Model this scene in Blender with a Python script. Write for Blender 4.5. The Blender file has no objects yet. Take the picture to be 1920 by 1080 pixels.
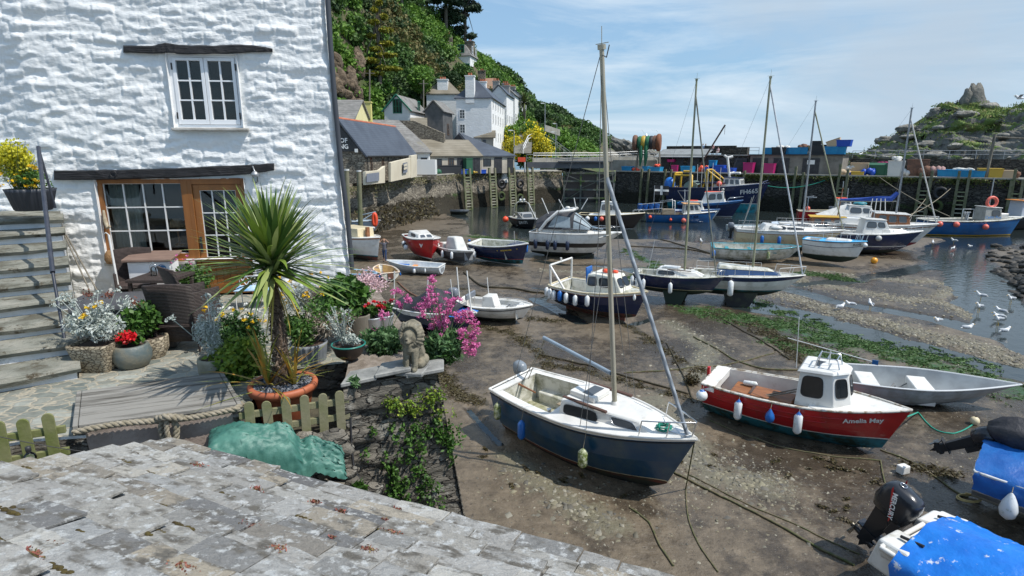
import bpy,math,random
import numpy as np
from mathutils import Vector as Vc,Matrix
LS=np.linspace;RU=random.uniform;RG=random.gauss;MC=math.cos;MS=math.sin;NA=np.array;RR=random.random;Rg=range
random.seed(7);RN=np.random.default_rng(7)
R=math.radians
scene=bpy.context.scene
COL=scene.collection
# -- camera
CAMH=8.0;PITCH=R(12.9);FPX=1100.0
cd=bpy.data.cameras.new('camera');cam=bpy.data.objects.new('camera',cd);COL.objects.link(cam)
cam.location=(0,0,CAMH);cam.rotation_euler=(math.pi/2-PITCH,0,0)
cd.sensor_width=36;cd.lens=36*FPX/1920;cd.clip_end=20000;cd.clip_start=.05
scene.camera=cam
# -- world, sun
SUN=Vc((.52,-.19,.83)).normalized()
w=bpy.data.worlds.new('World');scene.world=w;w.use_nodes=True
nt=w.node_tree;nt.nodes.clear()
def wn(t,**k):
 n=nt.nodes.new(t)
 for a,b in k.items():setattr(n,a,b)
 return n
sky=wn('ShaderNodeTexSky',sky_type='NISHITA',sun_disc=False)
sky.sun_elevation=math.asin(SUN.z);sky.sun_rotation=math.atan2(SUN.x,SUN.y)
sky.air_density=1.0;sky.dust_density=.6;sky.ozone_density=1.6
tc=wn('ShaderNodeTexCoord');mp=wn('ShaderNodeMapping');mp.inputs['Scale'].default_value=(1.0,1.0,7.0)
mp.inputs['Rotation'].default_value=(R(8),R(-12),R(20))
nt.links.new(tc.outputs['Generated'],mp.inputs['Vector'])
n1=wn('ShaderNodeTexNoise');n1.inputs['Scale'].default_value=1.7;n1.inputs['Detail'].default_value=9;n1.inputs['Roughness'].default_value=.62;n1.inputs['Distortion'].default_value=.8
nt.links.new(mp.outputs[0],n1.inputs['Vector'])
r1=wn('ShaderNodeValToRGB');r1.color_ramp.elements[0].position=.44;r1.color_ramp.elements[1].position=.70
r1.color_ramp.elements[0].color=(0,0,0,1);r1.color_ramp.elements[1].color=(1,1,1,1)
nt.links.new(n1.outputs['Fac'],r1.inputs[0])
# puffy cloud bank towards the right, low
mp2=wn('ShaderNodeMapping');mp2.inputs['Scale'].default_value=(1,1,1.9);mp2.inputs['Location'].default_value=(.35,.1,.2)
nt.links.new(tc.outputs['Generated'],mp2.inputs['Vector'])
n2=wn('ShaderNodeTexNoise');n2.inputs['Scale'].default_value=2.6;n2.inputs['Detail'].default_value=7;n2.inputs['Roughness'].default_value=.6
nt.links.new(mp2.outputs[0],n2.inputs['Vector'])
dp=wn('ShaderNodeVectorMath',operation='DOT_PRODUCT');dp.inputs[1].default_value=Vc((.62,.76,.17)).normalized()
nt.links.new(tc.outputs['Generated'],dp.inputs[0])
mr=wn('ShaderNodeMapRange');mr.inputs['From Min'].default_value=.86;mr.inputs['From Max'].default_value=1.0;mr.inputs['To Min'].default_value=-.22;mr.inputs['To Max'].default_value=.16
nt.links.new(dp.outputs['Value'],mr.inputs['Value'])
ad=wn('ShaderNodeMath',operation='ADD');nt.links.new(n2.outputs['Fac'],ad.inputs[0]);nt.links.new(mr.outputs[0],ad.inputs[1])
r2=wn('ShaderNodeValToRGB');r2.color_ramp.elements[0].position=.46;r2.color_ramp.elements[1].position=.72
r2.color_ramp.elements[0].color=(0,0,0,1);r2.color_ramp.elements[1].color=(1,1,1,1)
nt.links.new(ad.outputs[0],r2.inputs[0])
mul1=wn('ShaderNodeMath',operation='MULTIPLY');mul1.inputs[1].default_value=.95;nt.links.new(r1.outputs[0],mul1.inputs[0])
mul2=wn('ShaderNodeMath',operation='MULTIPLY');mul2.inputs[1].default_value=.85;nt.links.new(r2.outputs[0],mul2.inputs[0])
tint=wn('ShaderNodeMix',data_type='RGBA',blend_type='MULTIPLY');tint.inputs[0].default_value=1
tint.inputs[7].default_value=(.90,1.0,1.10,1);nt.links.new(sky.outputs[0],tint.inputs[6])
szn=wn('ShaderNodeSeparateXYZ');nt.links.new(tc.outputs['Generated'],szn.inputs[0]);hz_=wn('ShaderNodeMapRange');hz_.inputs['From Max'].default_value=.45;hz_.inputs['To Min'].default_value=.88;hz_.inputs['To Max'].default_value=.35;nt.links.new(szn.outputs['Z'],hz_.inputs['Value'])
air=wn('ShaderNodeMix',data_type='RGBA');air.inputs[7].default_value=(2.15,3.5,4.85,1);nt.links.new(hz_.outputs[0],air.inputs[0]);nt.links.new(tint.outputs[2],air.inputs[6])
mxa=wn('ShaderNodeMix',data_type='RGBA');mxa.inputs[7].default_value=(4.7,5.5,6.2,1)
nt.links.new(mul1.outputs[0],mxa.inputs[0]);nt.links.new(air.outputs[2],mxa.inputs[6])
mxb=wn('ShaderNodeMix',data_type='RGBA');mxb.inputs[7].default_value=(3.3,4.05,4.85,1)
nt.links.new(mul2.outputs[0],mxb.inputs[0]);nt.links.new(mxa.outputs[2],mxb.inputs[6])
bg=wn('ShaderNodeBackground');bg.inputs['Strength'].default_value=.13
ow=wn('ShaderNodeOutputWorld');nt.links.new(mxb.outputs[2],bg.inputs[0]);nt.links.new(bg.outputs[0],ow.inputs[0])
sl=bpy.data.lights.new('sun','SUN');sl.energy=4.0;sl.angle=R(.5);sl.color=(1,.955,.89)
so=bpy.data.objects.new('sun',sl);COL.objects.link(so);so.rotation_euler=(-SUN).to_track_quat('-Z','Y').to_euler()
vs=scene.view_settings;vs.view_transform='Standard';vs.look='None';vs.exposure=0.25;vs.gamma=1;vs.use_curve_mapping=False
scene.render.film_transparent=False
try:
 scene.cycles.max_bounces=6;scene.cycles.transparent_max_bounces=8;scene.cycles.diffuse_bounces=3;scene.cycles.glossy_bounces=3
except Exception:pass
# -- positions from the plan of the place
_fw=Vc((0,MC(PITCH),-MS(PITCH)));_up=Vc((0,MS(PITCH),MC(PITCH)))
def ray(px,py):
 return Vc(((px-960)/FPX,0,0))+_up*((540-py)/FPX)+_fw
def G(px,py,z=0.0):
 d=ray(px,py);s=(z-CAMH)/d.z;return Vc((0,0,CAMH))+d*s
def W(px,py,Y):
 d=ray(px,py);return Vc((0,0,CAMH))+d*(Y/d.y)
 # -- materials
MT={}
def C4(c):return(c[0],c[1],c[2],1)
def mat(name,c1,rough=.6,c2=None,sc=4.0,mix=(.38,.62),bump=0,bsc=30,metal=0,st=(1,1,1),c3=None,isl=None,spec=.5,trl=0,det=6,coat=0,vor=None,wave=None,bdist=.02,attr=None,dirt=None,rot=0):
 if name in MT:return MT[name]
 m=bpy.data.materials.new(name);m.use_nodes=True;t=m.node_tree;b=t.nodes['Principled BSDF'];out=t.nodes['Material Output']
 L=t.links.new
 def N(ty,**k):
  n=t.nodes.new(ty)
  for a,v in k.items():setattr(n,a,v)
  return n
 b.inputs['Roughness'].default_value=rough;b.inputs['Metallic'].default_value=metal
 b.inputs['Specular IOR Level'].default_value=spec;b.inputs['Coat Weight'].default_value=coat
 b.inputs['Base Color'].default_value=C4(c1)
 tcn=N('ShaderNodeTexCoord');mpn=N('ShaderNodeMapping');mpn.vector_type='TEXTURE';mpn.inputs['Rotation'].default_value=(0,0,rot);mpn.inputs['Scale'].default_value=tuple(1/x for x in st);L(tcn.outputs['Object'],mpn.inputs['Vector'])
 vec=mpn.outputs[0];colr=None;hgt=None
 def noise(scale,d=det,ro=.6):
  n=N('ShaderNodeTexNoise');n.inputs['Scale'].default_value=scale;n.inputs['Detail'].default_value=d;n.inputs['Roughness'].default_value=ro;L(vec,n.inputs['Vector']);return n
 if vor:
  nz=noise(vor[0]*.9,2)
  vm=N('ShaderNodeMix',data_type='RGBA',blend_type='LINEAR_LIGHT');vm.inputs[0].default_value=vor[3]if len(vor)>3 else .12
  L(vec,vm.inputs[6]);L(nz.outputs['Color'],vm.inputs[7])
  v1=N('ShaderNodeTexVoronoi');v1.inputs['Scale'].default_value=vor[0];L(vm.outputs[2],v1.inputs['Vector'])
  v2=N('ShaderNodeTexVoronoi',feature='DISTANCE_TO_EDGE');v2.inputs['Scale'].default_value=vor[0];L(vm.outputs[2],v2.inputs['Vector'])
  sp=N('ShaderNodeSeparateColor');L(v1.outputs['Color'],sp.inputs[0])
  rp=N('ShaderNodeValToRGB');e=rp.color_ramp.elements;e[0].color=C4(c1);e[1].color=C4(c2 or c1)
  if c3:x=e.new(.5);x.color=C4(c3)
  L(sp.outputs[0],rp.inputs[0])
  ed=N('ShaderNodeMapRange');ed.inputs['From Max'].default_value=vor[2];L(v2.outputs['Distance'],ed.inputs['Value'])
  nn=noise(sc*3,6);ov=N('ShaderNodeMix',data_type='RGBA',blend_type='OVERLAY');ov.inputs[0].default_value=.6;L(rp.outputs[0],ov.inputs[6]);L(nn.outputs['Fac'],ov.inputs[7])
  mx=N('ShaderNodeMix',data_type='RGBA');mx.inputs[6].default_value=C4(vor[1]);L(ed.outputs[0],mx.inputs[0]);L(ov.outputs[2],mx.inputs[7])
  colr=mx.outputs[2];hgt=ed.outputs[0]
 elif isl:
  g=N('ShaderNodeNewGeometry');rp=N('ShaderNodeValToRGB');e=rp.color_ramp.elements
  cs=[c1]+list(isl);e[0].color=C4(cs[0]);e[1].color=C4(cs[-1])
  for i in Rg(1,len(cs)-1):x=e.new(i/(len(cs)-1));x.color=C4(cs[i])
  L(g.outputs['Random Per Island'],rp.inputs[0]);colr=rp.outputs[0]
  if c2:
   nn=noise(sc,3);rr=N('ShaderNodeMapRange');rr.inputs['From Min'].default_value=mix[0];rr.inputs['From Max'].default_value=mix[1];L(nn.outputs['Fac'],rr.inputs['Value'])
   mx=N('ShaderNodeMix',data_type='RGBA');L(rr.outputs[0],mx.inputs[0]);L(colr,mx.inputs[6]);mx.inputs[7].default_value=C4(c2);colr=mx.outputs[2]
 elif c2:
  nn=noise(sc);rp=N('ShaderNodeValToRGB');e=rp.color_ramp.elements;e[0].position=mix[0];e[1].position=mix[1]
  e[0].color=C4(c1);e[1].color=C4(c2)
  if c3:x=e.new((mix[0]+mix[1])/2);x.color=C4(c3)
  L(nn.outputs['Fac'],rp.inputs[0]);colr=rp.outputs[0]
 if attr:
  for(an,ac,lo,hi,nsc)in attr:
   at=N('ShaderNodeAttribute',attribute_name=an)
   nn=noise(nsc,8,.7);s1=N('ShaderNodeMath',operation='SUBTRACT');s1.inputs[1].default_value=.5;L(nn.outputs['Fac'],s1.inputs[0])
   ma=N('ShaderNodeMath',operation='MULTIPLY_ADD');ma.inputs[1].default_value=1.6;L(s1.outputs[0],ma.inputs[0]);L(at.outputs['Fac'],ma.inputs[2])
   rr=N('ShaderNodeMapRange');rr.inputs['From Min'].default_value=lo;rr.inputs['From Max'].default_value=hi;L(ma.outputs[0],rr.inputs['Value'])
   if an=='wet':
    q=N('ShaderNodeMix',data_type='RGBA',blend_type='MULTIPLY');L(rr.outputs[0],q.inputs[0]);L(colr,q.inputs[6]);q.inputs[7].default_value=C4(ac);colr=q.outputs[2]
    rr2=N('ShaderNodeMapRange');rr2.inputs['To Min'].default_value=rough;rr2.inputs['To Max'].default_value=.16;L(rr.outputs[0],rr2.inputs['Value']);L(rr2.outputs[0],b.inputs['Roughness'])
   else:
    q=N('ShaderNodeMix',data_type='RGBA');L(rr.outputs[0],q.inputs[0]);L(colr,q.inputs[6]);q.inputs[7].default_value=C4(ac);colr=q.outputs[2]
 if dirt:
  if colr is None:
   rg=N('ShaderNodeRGB');rg.outputs[0].default_value=C4(c1);colr=rg.outputs[0]
  nn=N('ShaderNodeTexNoise');nn.inputs['Scale'].default_value=dirt[1];nn.inputs['Detail'].default_value=8;nn.inputs['Roughness'].default_value=.7;L(tcn.outputs['Object'],nn.inputs['Vector'])
  rr=N('ShaderNodeMapRange');rr.inputs['From Min'].default_value=dirt[2];rr.inputs['From Max'].default_value=dirt[3];L(nn.outputs['Fac'],rr.inputs['Value'])
  mx=N('ShaderNodeMix',data_type='RGBA');L(rr.outputs[0],mx.inputs[0]);L(colr,mx.inputs[6]);mx.inputs[7].default_value=C4(dirt[0]);colr=mx.outputs[2]
 if colr is not None:L(colr,b.inputs['Base Color'])
 if wave:
  wv=N('ShaderNodeTexWave',bands_direction=wave[1]);wv.inputs['Scale'].default_value=wave[0];wv.inputs['Distortion'].default_value=wave[2];L(vec,wv.inputs['Vector']);hgt=wv.outputs['Fac']
  if colr is None:rg=N('ShaderNodeRGB');rg.outputs[0].default_value=C4(c1);colr=rg.outputs[0]
  dk=N('ShaderNodeMapRange');dk.inputs['To Min'].default_value=wave[3]if len(wave)>3 else .6;L(wv.outputs['Fac'],dk.inputs['Value'])
  q=N('ShaderNodeMix',data_type='RGBA',blend_type='MULTIPLY');q.inputs[0].default_value=1;L(colr,q.inputs[6]);L(dk.outputs[0],q.inputs[7]);L(q.outputs[2],b.inputs['Base Color'])
 if bump:
  nb=noise(bsc,5,.65);h=nb.outputs['Fac']
  if hgt is not None:
   a=N('ShaderNodeMath',operation='MULTIPLY_ADD');a.inputs[1].default_value=1.5;L(hgt,a.inputs[0]);L(h,a.inputs[2]);h=a.outputs[0]
  bp=N('ShaderNodeBump');bp.inputs['Strength'].default_value=bump;bp.inputs['Distance'].default_value=bdist;L(h,bp.inputs['Height']);L(bp.outputs[0],b.inputs['Normal'])
 if trl:
  tr=N('ShaderNodeBsdfTranslucent');ms=N('ShaderNodeMixShader');ms.inputs[0].default_value=trl
  if colr is not None:L(colr,tr.inputs[0])
  else:tr.inputs[0].default_value=C4(c1)
  L(b.outputs[0],ms.inputs[1]);L(tr.outputs[0],ms.inputs[2]);L(ms.outputs[0],out.inputs[0])
 MT[name]=m;return m
def glassmat(name,tint=(.85,.9,.9),base=.06):
 m=bpy.data.materials.new(name);m.use_nodes=True;t=m.node_tree;t.nodes.clear();L=t.links.new
 o=t.nodes.new('ShaderNodeOutputMaterial');a=t.nodes.new('ShaderNodeBsdfTransparent');a.inputs[0].default_value=C4(tint)
 g=t.nodes.new('ShaderNodeBsdfGlossy');g.inputs['Roughness'].default_value=.02;f=t.nodes.new('ShaderNodeFresnel');f.inputs[0].default_value=1.5
 s=t.nodes.new('ShaderNodeMixShader');L(f.outputs[0],s.inputs[0]);L(a.outputs[0],s.inputs[1]);L(g.outputs[0],s.inputs[2]);L(s.outputs[0],o.inputs[0]);MT[name]=m;return m
 # -- noise on arrays
def vnoise(x,y,seed=0):
 xi=np.floor(x).astype(np.int64);yi=np.floor(y).astype(np.int64);fx=x-xi;fy=y-yi
 fx=fx*fx*(3-2*fx);fy=fy*fy*(3-2*fy)
 def h(a,b):
  n=(a*374761393+b*668265263+seed*974711)&0xffffffff;n=((n^(n>>13))*1274126177)&0xffffffff
  return((n^(n>>16))&0xffff)/65535.0
 return(h(xi,yi)*(1-fx)+h(xi+1,yi)*fx)*(1-fy)+(h(xi,yi+1)*(1-fx)+h(xi+1,yi+1)*fx)*fy
def fbm(x,y,o=4,seed=0,g=.5):
 a=1;s=0;t=0
 for i in Rg(o):s=s+a*vnoise(x,y,seed+i*17);t+=a;a*=g;x=x*2.03+3.1;y=y*2.03+1.7
 return s/t
def n1d(x,seed=0):return float(vnoise(NA([float(x)]),NA([.5]),seed)[0])
def segdist(x,y,pts):
 d=np.full(x.shape,1e9)
 for a,b in zip(pts[:-1],pts[1:]):
  ax,ay,bx,by=a[0],a[1],b[0],b[1];dx,dy=bx-ax,by-ay;q=dx*dx+dy*dy+1e-9
  t=np.clip(((x-ax)*dx+(y-ay)*dy)/q,0,1);d=np.minimum(d,np.hypot(x-ax-t*dx,y-ay-t*dy))
 return d
 # -- objects
WM={}
def link(o,parent=None,M=None):
 COL.objects.link(o);M=M or Matrix.Identity(4)
 if parent is not None:o.parent=parent;o.matrix_parent_inverse=Matrix.Identity(4)
 return o
def tag(o,label=None,cat=None,group=None,kind=None):
 if label:o['label']=label
 if cat:o['category']=cat
 if group:o['group']=group
 if kind:o['kind']=kind
 return o
def thg(name,label,cat,loc=(0,0,0),rz=0,group=None,M=None):
 o=bpy.data.objects.new(name,None);o.empty_display_size=.2;COL.objects.link(o)
 if M is None:M=Matrix.Translation(Vc(loc))@Matrix.Rotation(rz,4,'Z')
 o.matrix_world=M;WM[o.name]=M.copy()
 return tag(o,label,cat,group)
def dup(root,loc=None,rz=None,label=None,group=None,scale=None):
 r=root.copy();COL.objects.link(r)
 M=Matrix.Translation(Vc(loc))@Matrix.Rotation(rz or 0,4,'Z')
 if scale:M=M@Matrix.Scale(scale,4)
 r.matrix_world=M;WM[r.name]=M.copy()
 if label:r['label']=label
 if group:r['group']=group
 def rec(a,b):
  for ch in list(a.children):
   c=ch.copy();COL.objects.link(c);c.parent=b;rec(ch,c)
 rec(root,r);return r
class MB:
 def __init__(s):s.v=[];s.f=[];s.m=[];s.sm=[]
 def add(s,vs,fs,m=0,smooth=False):
  k=len(s.v);s.v+=[tuple(p)for p in vs]
  for f in fs:s.f.append([i+k for i in f]);s.m.append(m);s.sm.append(smooth)
  return s
 def box(s,c,d,rz=0,m=0,M=None):
  x,y,z=d[0]/2,d[1]/2,d[2]/2;P=[Vc((a*x,b*y,e*z))for e in(-1,1)for a,b in((-1,-1),(1,-1),(1,1),(-1,1))]
  if M is None:M=Matrix.Rotation(rz,3,'Z')
  P=[Vc(c)+M@p for p in P];return s.hexa(P,m)
 def hexa(s,P,m=0):
  return s.add(P,[(3,2,1,0),(4,5,6,7),(0,1,5,4),(1,2,6,5),(2,3,7,6),(3,0,4,7)],m)
 def tube(s,pts,r,n=6,m=0,cap=True,smooth=True):
  pts=[Vc(p)for p in pts];k=len(pts);rs=r if isinstance(r,(list,tuple))else[r]*k
  vs=[];pu=None
  for i,p in enumerate(pts):
   d=(pts[min(i+1,k-1)]-pts[max(i-1,0)])
   d=d.normalized()if d.length>1e-9 else Vc((0,0,1))
   if pu is None:u=d.orthogonal().normalized()
   else:
    u=pu-d*pu.dot(d);u=u.normalized()if u.length>1e-6 else d.orthogonal().normalized()
   pu=u;w_=d.cross(u)
   for j in Rg(n):
    a=2*math.pi*j/n;vs.append(p+(u*MC(a)+w_*MS(a))*rs[i])
  fs=[(i*n+j,i*n+(j+1)%n,(i+1)*n+(j+1)%n,(i+1)*n+j)for i in Rg(k-1)for j in Rg(n)]
  s.add(vs,fs,m,smooth)
  if cap:s.add(vs[:n],[tuple(Rg(n-1,-1,-1))],m);s.add(vs[-n:],[tuple(Rg(n))],m)
  return s
 def lathe(s,prof,n=16,c=(0,0,0),m=0,smooth=True,M=None,cap=True):
  c=Vc(c);M=M or Matrix.Identity(3)
  vs=[c+M@Vc((r*MC(2*math.pi*j/n),r*MS(2*math.pi*j/n),z))for r,z in prof for j in Rg(n)]
  k=len(prof);fs=[(i*n+j,i*n+(j+1)%n,(i+1)*n+(j+1)%n,(i+1)*n+j)for i in Rg(k-1)for j in Rg(n)]
  s.add(vs,fs,m,smooth)
  if cap:
   if prof[0][0]>1e-4:s.add(vs[:n],[tuple(Rg(n-1,-1,-1))],m)
   if prof[-1][0]>1e-4:s.add(vs[-n:],[tuple(Rg(n))],m)
  return s
 def ball(s,c,r,n=10,m=0,sq=(1,1,1),M=None):
  k=max(4,n//2+1);M=M or Matrix.Identity(3)
  S=Matrix.Diagonal(Vc(sq));return s.lathe([(r*MS(math.pi*i/k)+1e-5,-r*MC(math.pi*i/k))for i in Rg(k+1)],n,c,m,True,M@S,False)
 def grid(s,rows,m=0,smooth=True,closed=False):
  n=len(rows[0]);vs=[p for r_ in rows for p in r_]
  q=n if closed else n-1
  return s.add(vs,[(i*n+j,i*n+(j+1)%n,(i+1)*n+(j+1)%n,(i+1)*n+j)for i in Rg(len(rows)-1)for j in Rg(q)],m,smooth)
 def prism(s,poly,t,m=0):
  poly=[Vc(p)for p in poly];t=Vc(t);n=len(poly)
  return s.add(poly+[p+t for p in poly],[tuple(Rg(n-1,-1,-1)),tuple(Rg(n,2*n))]+[(i,(i+1)%n,n+(i+1)%n,n+i)for i in Rg(n)],m)
 def bd(s,name,mats,parent=None,world=False,bevel=0,seg=1,fixn=True,auto=None):
  if not isinstance(mats,(list,tuple)):mats=[mats]
  vs=s.v
  if world and parent is not None:
   Mi=WM[parent.name].inverted();vs=[tuple(Mi@Vc(p))for p in vs]
  off=Vc((0,0,0))
  if parent is None and vs:
   A=NA(vs);off=Vc(((A[:,0].min()+A[:,0].max())/2,(A[:,1].min()+A[:,1].max())/2,A[:,2].min()))
   vs=[(a-off.x,b-off.y,c-off.z)for a,b,c in vs]
  me=bpy.data.meshes.new(name);me.from_pydata(vs,[],s.f)
  for q in mats:me.materials.append(q)
  me.polygons.foreach_set('material_index',s.m);me.polygons.foreach_set('use_smooth',s.sm);me.update()
  if fixn:
   import bmesh
   bm=bmesh.new();bm.from_mesh(me);bmesh.ops.recalc_face_normals(bm,faces=bm.faces);bm.to_mesh(me);bm.free()
  o=bpy.data.objects.new(name,me);link(o,parent);o.location=off
  WM[o.name]=(WM[parent.name]if parent is not None else Matrix.Identity(4))@Matrix.Translation(off)
  if bevel:
   b=o.modifiers.new('bevel','BEVEL');b.width=bevel;b.segments=seg;b.limit_method='ANGLE';b.angle_limit=R(35)
  return o
def npmesh(name,V,F,mats,parent=None,smooth=False,attrs=None,mi=None,world=False):
 V=np.asarray(V,dtype=np.float64).reshape(-1,3);F=np.asarray(F,dtype=np.int32);k=F.shape[1]
 off=np.zeros(3)
 if world and parent is not None:off=NA(WM[parent.name].translation)
 elif parent is None:off=NA([(V[:,0].min()+V[:,0].max())/2,(V[:,1].min()+V[:,1].max())/2,V[:,2].min()])
 me=bpy.data.meshes.new(name);me.vertices.add(len(V));me.vertices.foreach_set('co',(V-off).astype(np.float32).ravel())
 me.loops.add(F.size);me.loops.foreach_set('vertex_index',F.ravel())
 me.polygons.add(len(F));me.polygons.foreach_set('loop_start',np.arange(0,F.size,k,dtype=np.int32));me.polygons.foreach_set('loop_total',np.full(len(F),k,dtype=np.int32))
 if smooth:me.polygons.foreach_set('use_smooth',np.ones(len(F),dtype=bool))
 for q in(mats if isinstance(mats,(list,tuple))else[mats]):me.materials.append(q)
 if mi is not None:me.polygons.foreach_set('material_index',np.asarray(mi,dtype=np.int32))
 me.update(calc_edges=True)
 for an,av in(attrs or{}).items():
  a=me.attributes.new(an,'FLOAT','POINT');a.data.foreach_set('value',np.asarray(av,dtype=np.float32).ravel())
 o=bpy.data.objects.new(name,me);link(o,parent)
 if parent is None:o.location=off
 WM[o.name]=Matrix.Translation(off);return o
def gridmesh(name,P,mats,parent=None,attrs=None,smooth=True,keep=None):
 n,m_,_=P.shape;I=np.arange(n*m_).reshape(n,m_)
 F=np.stack([I[:-1,:-1],I[:-1,1:],I[1:,1:],I[1:,:-1]],-1).reshape(-1,4)
 if keep is not None:F=F[keep.ravel()]
 return npmesh(name,P.reshape(-1,3),F,mats,parent,smooth,attrs,world=parent is not None)
def leafV(Cn,ln,wd,D=None,spread=1.0):
 """one pointed leaf per centre: returns verts, faces"""
 Cn=np.asarray(Cn);n=len(Cn)
 d=RN.normal(size=(n,3))*spread
 if D is not None:d=d+D
 d/=np.linalg.norm(d,axis=1)[:,None]+1e-9
 q=RN.normal(size=(n,3));w_=np.cross(d,q);w_/=np.linalg.norm(w_,axis=1)[:,None]+1e-9
 l=(ln*(RN.random(n)*.6+.7))[:,None];wv=(wd*(RN.random(n)*.6+.7))[:,None]
 V=np.stack([Cn-d*l*.5,Cn+w_*wv*.5,Cn+d*l*.5,Cn-w_*wv*.5],1).reshape(-1,3)
 return V,np.arange(n*4).reshape(n,4)
def bpt(n,c,r,k=7,thick=.35,br=.55):
 """points near the skin of k overlapping lobes filling an ellipsoid"""
 c=NA(c,float);r=NA(r,float)if np.ndim(r)else NA([r]*3,float)
 u=RN.normal(size=(k,3));u/=np.linalg.norm(u,axis=1)[:,None];cc=u*(RN.random((k,1))**.5)*(1-br)*1.05
 rr=br*(.65+.55*RN.random(k));idx=RN.integers(0,k,n);d=RN.normal(size=(n,3));d/=np.linalg.norm(d,axis=1)[:,None]
 t=1-thick*RN.random(n)**1.5;return c+(cc[idx]+d*(rr[idx]*t)[:,None])*r
def lvs(name,Cn,ln,wd,m_,parent=None,D=None,spread=1.0):
 V,F=leafV(Cn,ln,wd,D,spread);return npmesh(name,V,F,m_,parent,world=True)
def blobmesh(name,parts,mats,parent=None,vox=.03,world=True,smooth=2):
 """one continuous surface from tapered capsules (p0,r0,p1,r1) fused by a remesh"""
 mb=MB()
 for(a,ra,b,rb)in parts:
  a=Vc(a);b=Vc(b);n=4
  if(b-a).length<1e-6:mb.ball(a,ra,10);continue
  d=(b-a).normalized()
  pts=[a-d*ra*.98,a-d*ra*.7,a]+[a+(b-a)*(i/n)for i in Rg(1,n)]+[b,b+d*rb*.7,b+d*rb*.98]
  rs=[ra*.15,ra*.7,ra]+[ra+(rb-ra)*i/n for i in Rg(1,n)]+[rb,rb*.7,rb*.15]
  mb.tube(pts,rs,10)
 o=mb.bd(name,mats,parent,world)
 q=o.modifiers.new('fuse','REMESH');q.mode='VOXEL';q.voxel_size=vox;q.use_smooth_shade=True
 if smooth:q=o.modifiers.new('smooth','SMOOTH');q.iterations=smooth;q.factor=.5
 return o
def textmesh(name,body,size,M,m_,parent,ext=.002,bold=0,shear=0):
 cu=bpy.data.curves.new(name,'FONT');cu.body=body;cu.size=size;cu.extrude=ext;cu.offset=bold;cu.align_x='CENTER';cu.align_y='CENTER';cu.resolution_u=2;cu.shear=shear
 o=bpy.data.objects.new(name,cu);COL.objects.link(o);dg=bpy.context.evaluated_depsgraph_get()
 me=bpy.data.meshes.new_from_object(o.evaluated_get(dg));bpy.data.objects.remove(o)
 me.materials.clear();me.materials.append(m_);t=bpy.data.objects.new(name,me);link(t,parent);t.matrix_local=M;return t
def frameM(o,x,y):
 x=Vc(x).normalized();y=Vc(y);y=(y-x*y.dot(x)).normalized();z=x.cross(y)
 return Matrix(((x.x,y.x,z.x,o[0]),(x.y,y.y,z.y,o[1]),(x.z,y.z,z.z,o[2]),(0,0,0,1)))
def catenary(a,b,sag,n=10):
 a=Vc(a);b=Vc(b);return[a.lerp(b,i/n)-Vc((0,0,sag*4*(i/n)*(1-i/n)))for i in Rg(n+1)]
 # -- materials used all over
white_render=mat('white_render',(.84,.84,.82),.75,(.76,.77,.76),sc=2.2,bump=.5,bsc=17,bdist=.025,st=(1,1,2),dirt=((.45,.42,.33),2.2,.69,.84))
mud_m=mat('wet_mud',(.085,.066,.044),.46,(.172,.137,.095),sc=2.6,mix=(.28,.66),bump=.9,bsc=5,bdist=.06,dirt=((.05,.04,.028),9,.56,.68),attr=[('wet',(.45,.45,.47),.42,.7,1.1),('gravel',(.155,.14,.095),.35,.75,3.0),('brown',(.05,.04,.022),.4,.62,2.2),('green',(.035,.085,.018),.4,.66,2.6)])
stone_m=mat('slate_rubble',(.11,.10,.085),.85,(.30,.27,.22),c3=(.19,.17,.14),sc=1.5,st=(1.0,1.0,3.0),vor=(1.9,(.07,.06,.045),.12),bump=.8,bsc=12,bdist=.06)
sfr=mat('quay_rubble',(.15,.13,.10),.9,(.30,.265,.205),c3=(.21,.185,.145),sc=1.2,st=(1,1,2.2),vor=(2.1,(.09,.078,.058),.08,.2),bump=.8,bsc=3,bdist=.15,attr=[('weed',(.030,.024,.012),.45,.65,.5),('moss',(.035,.075,.012),.5,.7,.35)])
dark_stone=mat('dark_pier_stone',(.045,.042,.036),.85,(.10,.092,.075),c3=(.07,.065,.055),sc=1,st=(1,1,2.4),vor=(1.6,(.02,.02,.016),.10,.2),bump=.9,bsc=3,bdist=.2,attr=[('weed',(.022,.022,.012),.45,.7,.4),('moss',(.04,.075,.014),.5,.7,.5)])
concrete=mat('concrete',(.38,.36,.31),.85,(.28,.265,.22),sc=.8,bump=.2,bsc=8)
wood_old=mat('weathered_wood',(.24,.22,.18),.8,(.12,.105,.08),sc=3,st=(1,1,.25),bump=.3,bsc=14)
wood_green=mat('algae_green_wood',(.16,.17,.07),.8,(.24,.22,.14),sc=2.2,bump=.3,bsc=20)
black_m=mat('black_paint',(.018,.018,.02),.5,(.035,.035,.035),sc=5)
steel=mat('galvanised_steel',(.45,.47,.48),.4,(.36,.37,.38),sc=5,metal=.6)
alu=mat('weathered_aluminium',(.42,.42,.40),.45,(.27,.27,.22),sc=2,st=(1,1,.3),metal=.35)
dgl=mat('dark_glass',(.02,.024,.028),.06,spec=.8)
ggl=mat('grey_window_glass',(.07,.08,.09),.1,spec=.8)
rope_m=mat('rope',(.33,.29,.22),.9,(.22,.19,.13),sc=20,bump=.5,bsc=60)
rope_green=mat('weedy_rope',(.07,.085,.03),.9,(.15,.12,.07),sc=6,bump=.5,bsc=40)
slate_grey=mat('grey_slate_roof',(.26,.26,.245),.75,(.17,.17,.16),c3=(.22,.21,.20),sc=1.0,bump=.3,bsc=6,wave=(1.1,'Z',1.2,.72),dirt=((.30,.27,.18),.25,.55,.75))
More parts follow.
